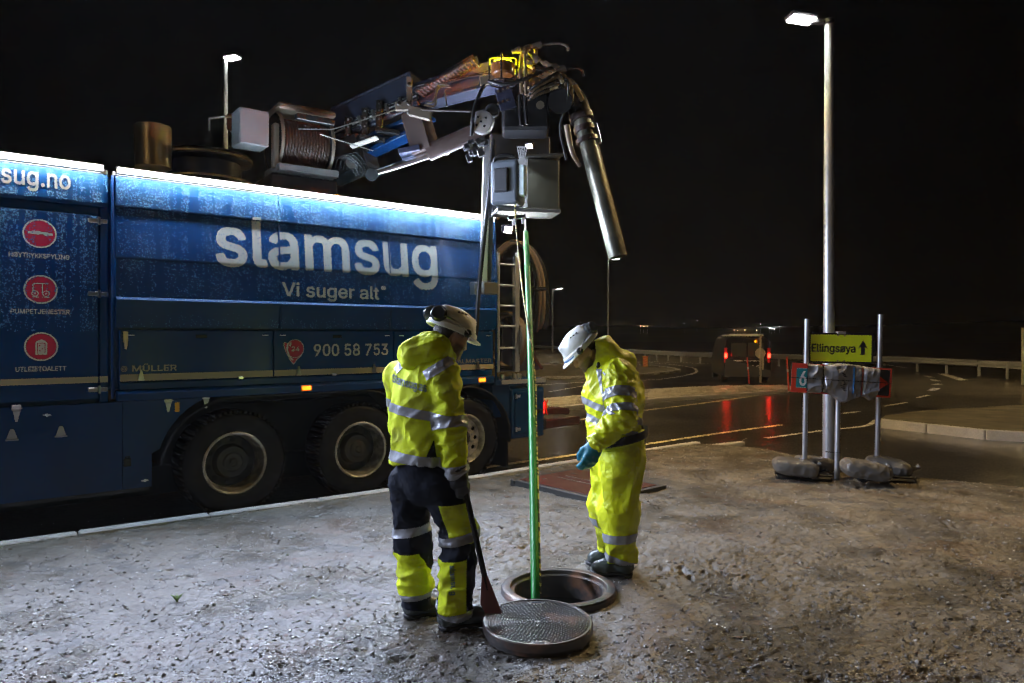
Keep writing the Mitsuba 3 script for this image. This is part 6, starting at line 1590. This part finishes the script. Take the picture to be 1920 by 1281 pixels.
def jacket1(p):
    d = cone(p, A1(789, 856), A1(797, 740), .176, .187, fw, 1.22)
    d = smin(d, cone(p, A1(797, 740), A1(805, 700, .0), .187, .140, fw, 1.2), .08)
    d = smin(d, cone(p, shL * .5 + ch * .5 + [0, 0, .06], shL, .10, .088), .07)
    d = smin(d, cone(p, shR * .5 + ch * .5 + [0, 0, .06], shR, .10, .088), .07)
    d = smax(d, -(p[:, 2] - A1(0, 866)[2] - .08 * (p[:, 0] - A1(790, 0)[0]) * -1), .02)
    armR = chain(p, [shR, elR, wrR], [.086, .070, .056], .04)
    armL = chain(p, [shL, elL, wrL], [.086, .070, .056], .04)
    armR = armR + .006 - .026 * ridges(p, .075, 11, unit(elR - shR) + .5 * fw, .55)
    d = d + .012 - .034 * ridges(p, .13, 12, (0, .2, 1), 2.6) * np.clip((A1(0, 735)[2] - p[:, 2]) / .2 + .35, .25, 1) - .014 * ridges(p, .06, 14, (.5, 0, 1), 2.2)
    d = smin(d, armR, .022); d = smin(d, armL, .03)
    hip_ = cone(p, A1(838, 660, .03), A1(812, 688, .0), .075, .10)                          # collar
    d = smin(d, smax(hip_, -cone(p, A1(846, 640, .04), A1(815, 680, .0), .064, .064), .01), .03)
    return d
def hood1(p):
    a, b = A1(778, 663, -.10), A1(812, 655, -.10)
    d = cone(p, a, b, .074, .080, unit([-.2, 1, .2]), 1.15)
    d = smin(d, cone(p, b, A1(828, 668, -.085), .060, .030), .05)
    d = smin(d, cone(p, A1(768, 668, -.03), A1(800, 646, .03), .05, .055), .05)
    d = d - .020 * ridges(p, .085, 22, unit([1, 0, .55]), 2.4) - .006 * ridges(p, .035, 24, unit([1, 0, .4]), 1.8)
    d = smax(d, -cone(p, A1(849, 626, .02), A1(825, 675, .02), .082, .075), .012)
    return d
lo1, hi1 = np.array([-.95, 3.55, .80]), np.array([.0, 4.75, 1.72])
jm = smooth_mesh(nets(jacket1, lo1, hi1, .0072), 1)
hemz = lambda p: A1(0, 848)[2] - .10 * (p[:, 0] - A1(790, 0)[0])
arm1 = lambda p: np.minimum(chain(p, [shR, elR, wrR], [.11, .095, .085], .02), chain(p, [shL, elL, wrL], [.10, .085, .075], .02))
isarm = lambda p: -arm1(p)
jk = part(w1, 'jacket', jm, 'mat_hivis', smooth=True, label='yellow reflective work jacket')
hm1 = smooth_mesh(nets(hood1, hc1 - [.35, .35, .25], hc1 + [.2, .3, .15], .006), 1)
part(jk, 'hood', hm1, 'mat_hivis', smooth=True)
def zb(y0_, y1_, k):                                      # a band between two heights, dropping to the right by k per metre
    return [lambda p: A1(0, y0_)[2] - k * (p[:, 0] - A1(790, 0)[0]) - p[:, 2], lambda p: p[:, 2] - A1(0, y1_)[2] + k * (p[:, 0] - A1(790, 0)[0])]
notarmR = lambda p: chain(p, [shR, elR, wrR], [.060, .075, .075], .02) - .008
def seg(p, a, b): return ((p - a) @ (b - a)) / ((b - a) @ (b - a))
def strip(fields, mat='mat_reflective', off=.004, nm='reflective_strip', src=None, par=None):
    q = patch(src if src is not None else jm, fields, off)
    for q in (pieces_of(q) if q is not None else []): part(par or jk, nm, q, mat, smooth=True)
strip(zb(762, 779, .16) + [notarmR])
strip(zb(846, 866, .10) + [notarmR])
onR = lambda p: .105 - chain(p, [shR, elR, wrR], [0, 0, 0], .001)
strip([onR, lambda p: seg(p, shR, elR) - .86, lambda p: 1.07 - seg(p, shR, elR), lambda p: p[:, 0] - A1(808, 0)[0]])
strip([onR, lambda p: seg(p, elR, wrR) - .88, lambda p: 1.2 - seg(p, elR, wrR), lambda p: p[:, 0] - A1(815, 0)[0]])
# bands over the shoulders
def over(cx0, cx1, y0_, y1_, half):
    a, b = A1(cx0, y0_), A1(cx1, y1_); dirn = unit(np.array([b[0] - a[0], 0, b[2] - a[2]])); nrm = np.array([-dirn[2], 0, dirn[0]])
    return [lambda p: half - np.abs((p - a) @ nrm), lambda p: (p - a) @ dirn, lambda p: np.linalg.norm(b - a) - (p - a) @ dirn]
strip(over(803, 852, 702, 672, .028) + [lambda p: (p @ fw) * -1 + (A1(838, 700, .06) @ fw)])
strip(over(741, 760, 696, 676, .020))
navy = [lambda p: A1(0, 851)[2] - p[:, 2] + 0 * p[:, 0]]
# dark side panel under the arm
strip([lambda p: p[:, 0] - A1(806, 0)[0] - .9 * (p[:, 2] - A1(0, 845)[2]) * 0 - .45 * np.maximum(p[:, 2] - A1(0, 848)[2], 0), lambda p: A1(0, 800)[2] - p[:, 2], lambda p: p[:, 2] - A1(0, 846)[2] + .10 * (p[:, 0] - A1(790, 0)[0]), lambda p: chain(p, [shR, elR, wrR], [.066, .088, .084], .02) - .012], 'mat_navy_cloth', .003, 'side_panel')
m = lettering('Slamsug.as', .225, .044, True, .0015)
vv = np.array(m.vertices)
o = A1(735, 716); rgt = unit(A1(798, 723) - A1(735, 711)) 
pts = o + vv[:, :1] * rgt + vv[:, 1:2] * np.array([0, 0, 1.]) + np.array([0, -.5, 0])
from scipy.spatial import cKDTree
# lay the letters on the cloth: nearest jacket point seen along y
jv = np.asarray(jm.vertices); frontside = vnormals(jm)[:, 1] < -.15
tr = cKDTree(jv[frontside][:, [0, 2]]); dd_, ii_ = tr.query(pts[:, [0, 2]], k=6)
pts[:, 1] = np.mean(jv[frontside][ii_][:, :, 1], 1) - .006 - vv[:, 2]
part(jk, 'lettering', trimesh.Trimesh(pts, m.faces, process=False), 'mat_print_blue', label='dark lettering Slamsug.as across the back')
m = lettering('PARTNER', .05, .011, True, .001); vv = np.array(m.vertices)
# trousers
def trousers1(p):
    d = cone(p, A1(793, 872), pel + [0, 0, -.02], .162, .155, fw, 1.2)
    for h_, k_, a__, sd in ((hipR, knR, anR, 1), (hipL, knL, anL, 2)):
        leg = chain(p, [h_, k_, a__], [.116, .088, .082], .04)
        leg = leg + .004 - .022 * ridges(p, .07, 30 + sd, unit([.9, 0, .35]), 1.8) * (.5 + .8 * np.clip((k_[2] + .15 - p[:, 2]) / .2, 0, 1)) - .006 * ridges(p, .035, 33 + sd)
        d = smin(d, smax(leg, -(p[:, 2] - a__[2] + .055), .01), .03)
    return smax(d, p[:, 2] - A1(0, 856)[2], .02)
tm = smooth_mesh(nets(trousers1, np.array([-.90, 3.62, .06]), np.array([.0, 4.62, 1.08]), .0072), 1)
tr1 = part(w1, 'trousers', tm, 'mat_navy_cloth', smooth=True, label='dark work trousers with yellow shins and knee bands')
isR = lambda p: p[:, 0] - np.interp(p[:, 2], [A1(0, 1160)[2], A1(0, 1000)[2], A1(0, 960)[2]], [A1(826, 0)[0], A1(818, 0)[0], A1(806, 0)[0]])
isL = lambda p: -isR(p)
def zr(y0_, y1_, k, x): return [lambda p: A1(0, y0_)[2] - k * (p[:, 0] - A1(x, 0)[0]) - p[:, 2], lambda p: p[:, 2] - A1(0, y1_)[2] + k * (p[:, 0] - A1(x, 0)[0])]
strip(zr(990, 1007, -.16, 770) + [isL], src=tm, par=tr1)
strip(zr(1000, 1018, -.22, 850) + [isR], src=tm, par=tr1)
strip(zr(1040, 1122, -.10, 770) + [isL, lambda p: A1(782, 0)[0] + .0 - p[:, 0] + .45 * (A1(0, 1030)[2] - p[:, 2])], 'mat_hivis', .003, 'yellow_shin', tm, tr1)
strip(zr(1043, 1135, -.08, 850) + [isR, lambda p: A1(877, 0)[0] - p[:, 0]], 'mat_hivis', .003, 'yellow_shin', tm, tr1)
strip(zr(1122, 1134, -.10, 770) + [isL], src=tm, par=tr1)
strip(zr(1135, 1150, -.08, 850) + [isR], src=tm, par=tr1)
strip([isR, lambda p: p[:, 2] - A1(0, 1012)[2], lambda p: A1(0, 938)[2] - p[:, 2], lambda p: p[:, 0] - A1(833, 0)[0] - .28 * (A1(0, 938)[2] - p[:, 2]) + .02], 'mat_hivis', .003, 'thigh_pocket', tm, tr1)
m = lettering('slamsug', .155, .030, True, .0015); vv = np.array(m.vertices)
o = A1(847, 1048); pts = o + vv[:, :1] * np.array([.05, 0, -1.]) + vv[:, 1:2] * np.array([1., 0, .05]) 
tv_ = np.asarray(tm.vertices); fs_ = vnormals(tm)[:, 1] < -.1
tr = cKDTree(tv_[fs_][:, [0, 2]]); dd_, ii_ = tr.query(pts[:, [0, 2]], k=6); pts[:, 1] = np.mean(tv_[fs_][ii_][:, :, 1], 1) - .006 - vv[:, 2]
part(tr1, 'lettering', trimesh.Trimesh(pts, m.faces, process=False), 'mat_print_blue', label='dark lettering slamsug down the right shin')
# boots
boot(w1, A1(828, 1180, -.04) * [1, 1, 0] + [0, 0, .0], A1(932, 1160, -.02) * [1, 1, 0] + [0, .03, .028], A1(850, 1135, -.06))
boot(w1, A1(762, 1160, .13) * [1, 1, 0], A1(832, 1150, .22) * [1, 1, 0] + [0, 0, .0], A1(780, 1122, .14))
# gloved hands on the bar
part(w1, 'cuff', smooth_mesh(nets(lambda p: chain(p, [wrR + [0, 0, .01], A1(860, 902, -.13)], [.056, .050], .02) - .008 * ridges(p, .04, 41), A1(865, 890, -.13) - .13, A1(865, 890, -.13) + .13, .006), 1), 'mat_black_strap', smooth=True)
HRh = np.stack([unit([.25, .05, -.95]), unit([.9, .30, .2]), unit([-.2, -.9, -.1])]); HRh[1] = unit(HRh[1] - HRh[0] * (HRh[0] @ HRh[1])); HRh[2] = np.cross(HRh[0], HRh[1]); 
if HRh[2][1] > 0: HRh[2] *= -1
part(w1, 'glove', smooth_mesh(nets(hand_sdf(A1(860, 897, -.14), HRh, (85, 90, 95, 95), scale=.98), A1(868, 905, -.14) - .2, A1(868, 905, -.14) + .2, .0042), 1), 'mat_glove_dark', smooth=True)
part(w1, 'glove', smooth_mesh(nets(hand_sdf(wrL, np.stack([unit([.8, .1, -.6]), unit([.5, .3, .7]), unit([-.2, .95, -.1])]), (80, 85, 90, 90)), wrL - .2, wrL + .2, .0052), 1), 'mat_glove_dark', smooth=True)
# the bar
br_ = thing('lifting_bar', 'dark iron lifting bar with a flat reddish blade held upright by the worker', 'lifting bar')
ba, bb = A1(868, 898, -.13), A1(914, 1105, -.12); bt = A1(926, 1150, -.13)
part(br_, 'handle', tube([ba + (ba - bb) * .06, bb], .0155, 14), 'mat_rubber', smooth=40)
bl = []
for p_, w_, h_ in ((bb - (bb - ba) * .12, .016, .014), (bb, .022, .012), (A1(915, 1132, -.12), .042, .008), (bt, .046, .004)):
    bl += [p_ + np.array([s * w_, r * h_, 0]) for s in (-1, 1) for r in (-1, 1)]
part(br_, 'blade', hull(bl), 'mat_bar_red')

# ======================================================== worker on the right, seen from his left side
Z2 = 4.98
def A2(x, y, dz=0.0): return P(x, y, Z2 + dz)
w2 = thing('person', 'worker in all yellow rain suit and white helmet looking down into the manhole', 'person')
fw2 = unit([-1, -.12, 0])
hc2 = A2(1097, 661); HR2 = orient([-.70, -.16, -.70], [-.70, -.05, .70])
neck2 = A2(1136, 688)
ch2, pel2 = A2(1150, 740), A2(1160, 835)
sL2, sR2 = A2(1160, 702, -.19), A2(1150, 705, .20)
eL2, wL2 = A2(1166, 782, -.32), A2(1122, 827, -.31)
eR2, wR2 = A2(1150, 790, .24), A2(1118, 845, .12)
hL2, hR2 = A2(1166, 865, -.09), A2(1150, 865, .10)
kL2, aL2 = A2(1160, 955, -.07), A2(1165, 1052, -.04)
kR2, aR2 = A2(1140, 948, .12), A2(1148, 1030, .22)
hd2 = head_sdf(hc2, HR2, neck2)
def body2(p):
    d = hd2(p)
    d = smin(d, cone(p, ch2, pel2, .12, .12), .06)
    for s, e, w_ in ((sL2, eL2, wL2), (sR2, eR2, wR2)):
        d = smin(d, chain(p, [ch2 * .4 + s * .6, s, e, w_], [.08, .055, .042, .030], .03), .03)
    for h_, k_, a__ in ((hL2, kL2, aL2), (hR2, kR2, aR2)):
        d = smin(d, chain(p, [h_, k_, a__], [.085, .055, .040], .03), .04)
    return d
bm2 = smooth_mesh(nets(body2, np.array([.30, 4.50, .02]), np.array([1.05, 5.50, 1.85]), .006), 1)
part(w2, 'body', bm2, 'mat_skin', smooth=True, color=skin_colours(bm2, hc2, HR2, True), label='bowed head with dark stubble, neck and body')
def hair2(p):
    q = (p - hc2) @ HR2.T
    d = ell(q, np.array([-.012, 0, .042]), np.eye(3), [.100, .082, .100])
    d = smax(d, q[:, 0] - .03 - .5 * (q[:, 2] - .03), .01); d = smax(d, -(q[:, 2] + .055 + .3 * q[:, 0]), .01)
    return smax(d, -ball(q * [1, 1, .7], [.0, -.085, -.003], .030), .004)
part(w2, 'hair', smooth_mesh(nets(hair2, hc2 - .16, hc2 + .16, .005), 1), 'mat_hair', smooth=True)
helmet(w2, hc2, HR2, True)
def jacket2(p):
    d = cone(p, A2(1152, 818), A2(1149, 735), .172, .180, (0, 1, 0), .80)
    d = smin(d, cone(p, A2(1149, 735), A2(1148, 705), .178, .135, (0, 1, 0), .72), .08)
    d = d + .010 - .028 * ridges(p, .10, 51, (0, .3, 1), 2.2) - .013 * ridges(p, .05, 52, (1, 0, .6), 1.8)
    arm = chain(p, [sL2, eL2, wL2], [.094, .080, .060], .05)
    arm = arm + .008 - .023 * ridges(p, .075, 55, unit([-.5, .4, -.6]), .5) - .010 * ridges(p, .03, 56, unit([1, 0, .5]), 2.0)
    armr = chain(p, [sR2, eR2, wR2], [.092, .078, .058], .05)
    d = smin(smin(d, arm, .008), armr, .03)
    return smax(d, -(p[:, 2] - A2(0, 834)[2] + .28 * (p[:, 0] - A2(1150, 0)[0]) * -1), .02)
def hood2(p):
    # stand-up collar round the neck and the hood hanging behind
    col_ = cone(p, A2(1126, 650), A2(1130, 700), .088, .112)
    col_ = smax(col_, -cone(p, A2(1092, 652), A2(1122, 692), .092, .078), .012)
    col_ = smax(col_, (p - A2(1132, 634)) @ unit([-.40, 0, .92]), .012)
    d = smin(col_, cone(p, A2(1142, 664, -.03), A2(1176, 676, .0), .060, .052), .05)
    d = smin(d, cone(p, A2(1148, 668, .06), A2(1172, 672, .05), .060, .05), .04)
    d = smin(d, cone(p, A2(1166, 676, -.06), A2(1180, 686, .06), .038, .034), .04)
    d = d - .013 * ridges(p, .075, 61, unit([.55, 0, .85]), 2.6) - .003 * ridges(p, .035, 62)
    return smax(d, -cone(p, A2(1090, 640), A2(1118, 684), .095, .080), .012)
lo2, hi2 = np.array([.25, 4.45, .75]), np.array([1.15, 5.55, 1.70])
jm2 = smooth_mesh(nets(jacket2, lo2, hi2, .0076), 1)
jk2 = part(w2, 'rain_jacket', jm2, 'mat_hivis_shiny', smooth=True, label='wet yellow rain jacket with grey bands')
part(jk2, 'hood', smooth_mesh(nets(hood2, A2(1140, 672) - .30, A2(1140, 672) + .30, .006), 1), 'mat_hivis_shiny', smooth=True)
onA = lambda p: .118 - chain(p, [sL2, eL2, wL2], [0, 0, 0], .001)
offA = lambda p: chain(p, [sL2, eL2, wL2], [.105, .098, .08], .02) - .012
def strip2(fields, mat='mat_reflective', off=.004, nm='reflective_strip', src=None, par=None):
    q = patch(jm2 if src is None else src, fields, off)
    for q in (pieces_of(q) if q is not None else []): part(par or jk2, nm, q, mat, smooth=True)
def z2(y0_, y1_, k=0.0): return [lambda p: A2(0, y0_)[2] - k * (p[:, 0] - A2(1110, 0)[0]) - p[:, 2], lambda p: p[:, 2] - A2(0, y1_)[2] + k * (p[:, 0] - A2(1110, 0)[0])]
strip2(z2(750, 763, .35) + [offA]); strip2(z2(777, 790, .35) + [offA])
strip2([onA, lambda p: seg(p, sL2, eL2) - .40, lambda p: .62 - seg(p, sL2, eL2)])
strip2([onA, lambda p: seg(p, sL2, eL2) - .78, lambda p: .96 - seg(p, sL2, eL2)])
strip2([lambda p: .022 - np.abs(p[:, 0] - A2(1125, 0)[0] - .15 * (A2(0, 730)[2] - p[:, 2])), lambda p: p[:, 2] - A2(0, 762)[2], lambda p: A2(0, 690)[2] - p[:, 2], offA, lambda p: 4.98 - p[:, 1]])
def pants2(p):
    d = cone(p, A2(1163, 812), pel2 + [0, 0, -.03], .168, .178, (0, 1, 0), .88)
    for h_, k_, a__, sd in ((hL2, kL2, aL2, 1), (hR2, kR2, aR2, 2)):
        leg = chain(p, [h_, k_, a__], [.145, .122, .080], .06)
        leg = leg + .010 - .028 * ridges(p, .11, 70 + sd, (.25, .2, 1), 2.6) - .020 * ridges(p, .05, 72 + sd, unit([.9, 0, .3]), 1.5) * np.clip((a__[2] + .24 - p[:, 2]) / .2, 0.05, 1)
        d = smin(d, smax(leg, -(p[:, 2] - a__[2] + .005), .012), .04)
    d = d - .004 * ridges(p, .035, 77)
    return smax(d, p[:, 2] - A2(0, 812)[2] - .25 * (p[:, 0] - A2(1160, 0)[0]), .02)
pm2 = smooth_mesh(nets(pants2, np.array([.40, 4.55, .05]), np.array([1.15, 5.50, 1.15]), .0076), 1)
pt2 = part(w2, 'rain_trousers', pm2, 'mat_hivis_shiny', smooth=True, label='wet baggy yellow rain trousers')
isL2 = lambda p: 5.03 - p[:, 1]; isR2 = lambda p: p[:, 1] - 5.03
strip2(z2(994, 1010, -.05) + [isL2], src=pm2, par=pt2); strip2(z2(1022, 1036, .35) + [isL2], src=pm2, par=pt2); strip2(z2(978, 994, .0) + [isR2], src=pm2, par=pt2)
# belt
belt = []
for a in np.linspace(0, 2 * math.pi, 60, endpoint=False):
    c_, s_ = math.cos(a), math.sin(a)
    base = A2(1156, 818) + np.array([0, 0, 0])
    r_ = None
    x_ = base[0] + .212 * c_; y_ = base[1] + .262 * s_
    belt.append([x_, y_, base[2] + .20 * (x_ - base[0])])
belt = np.array(belt); tb = np.roll(belt, -1, 0) - np.roll(belt, 1, 0)
ov = []
for k_, h_ in ((.0, .028), (.0, -.028)): ov.append(belt + [0, 0, h_])
n = len(belt); i = np.arange(n)
bo = np.vstack([ov[0], ov[1]]); 
part(w2, 'belt', mesh(bo, np.stack([i, (i + 1) % n, (i + 1) % n + n, i + n], 1)), 'mat_black_strap', smooth=True)
part(w2, 'belt_strap', tube([A2(1197, 793, -.05), A2(1205, 806, -.06), A2(1207, 825, -.06), A2(1206, 838, -.05)], .012, 8, smooth=5), 'mat_black_strap', smooth=40)
part(w2, 'collar_clip', ellm(A2(1122, 686, -.13), np.eye(3), (.014, .008, .026)), 'mat_black', smooth=True)
HG = np.stack([unit([-.36, -.05, -.93]), unit([-.85, -.35, .33]), np.zeros(3)]); HG[1] = unit(HG[1] - HG[0] * (HG[0] @ HG[1])); HG[2] = np.cross(HG[0], HG[1])
if HG[2][1] > 0: HG[2] *= -1
part(w2, 'glove', smooth_mesh(nets(lambda p: smin(hand_sdf(wL2 + unit([-.62, 0, -.78]) * .02, HG, (38, 46, 52, 58), scale=1.32)(p), cone(p, wL2 - unit([-.62, 0, -.78]) * .04, wL2 + unit([-.62, 0, -.78]) * .03, .050, .042), .02), wL2 - .24, wL2 + .24, .0045), 1), 'mat_glove_teal', smooth=True, label='teal blue rubber glove')
HG2 = np.stack([unit([-.55, -.1, -.8]), unit([-.7, -.2, .5]), np.zeros(3)]); HG2[1] = unit(HG2[1] - HG2[0] * (HG2[0] @ HG2[1])); HG2[2] = np.cross(HG2[0], HG2[1])
part(w2, 'glove', smooth_mesh(nets(hand_sdf(wR2, HG2, (50, 55, 60, 65)), wR2 - .2, wR2 + .2, .005), 1), 'mat_glove_pale', smooth=True, label='grey glove on the far hand')
boot(w2, A2(1182, 1082, -.03) * [1, 1, 0] + [0, 0, .0], A2(1108, 1072, -.02) * [1, 1, 0] + [0, 0, .012], A2(1168, 1048, -.03))
boot(w2, A2(1168, 1055, .22) * [1, 1, 0], A2(1101, 1050, .22) * [1, 1, 0], A2(1150, 1028, .22))
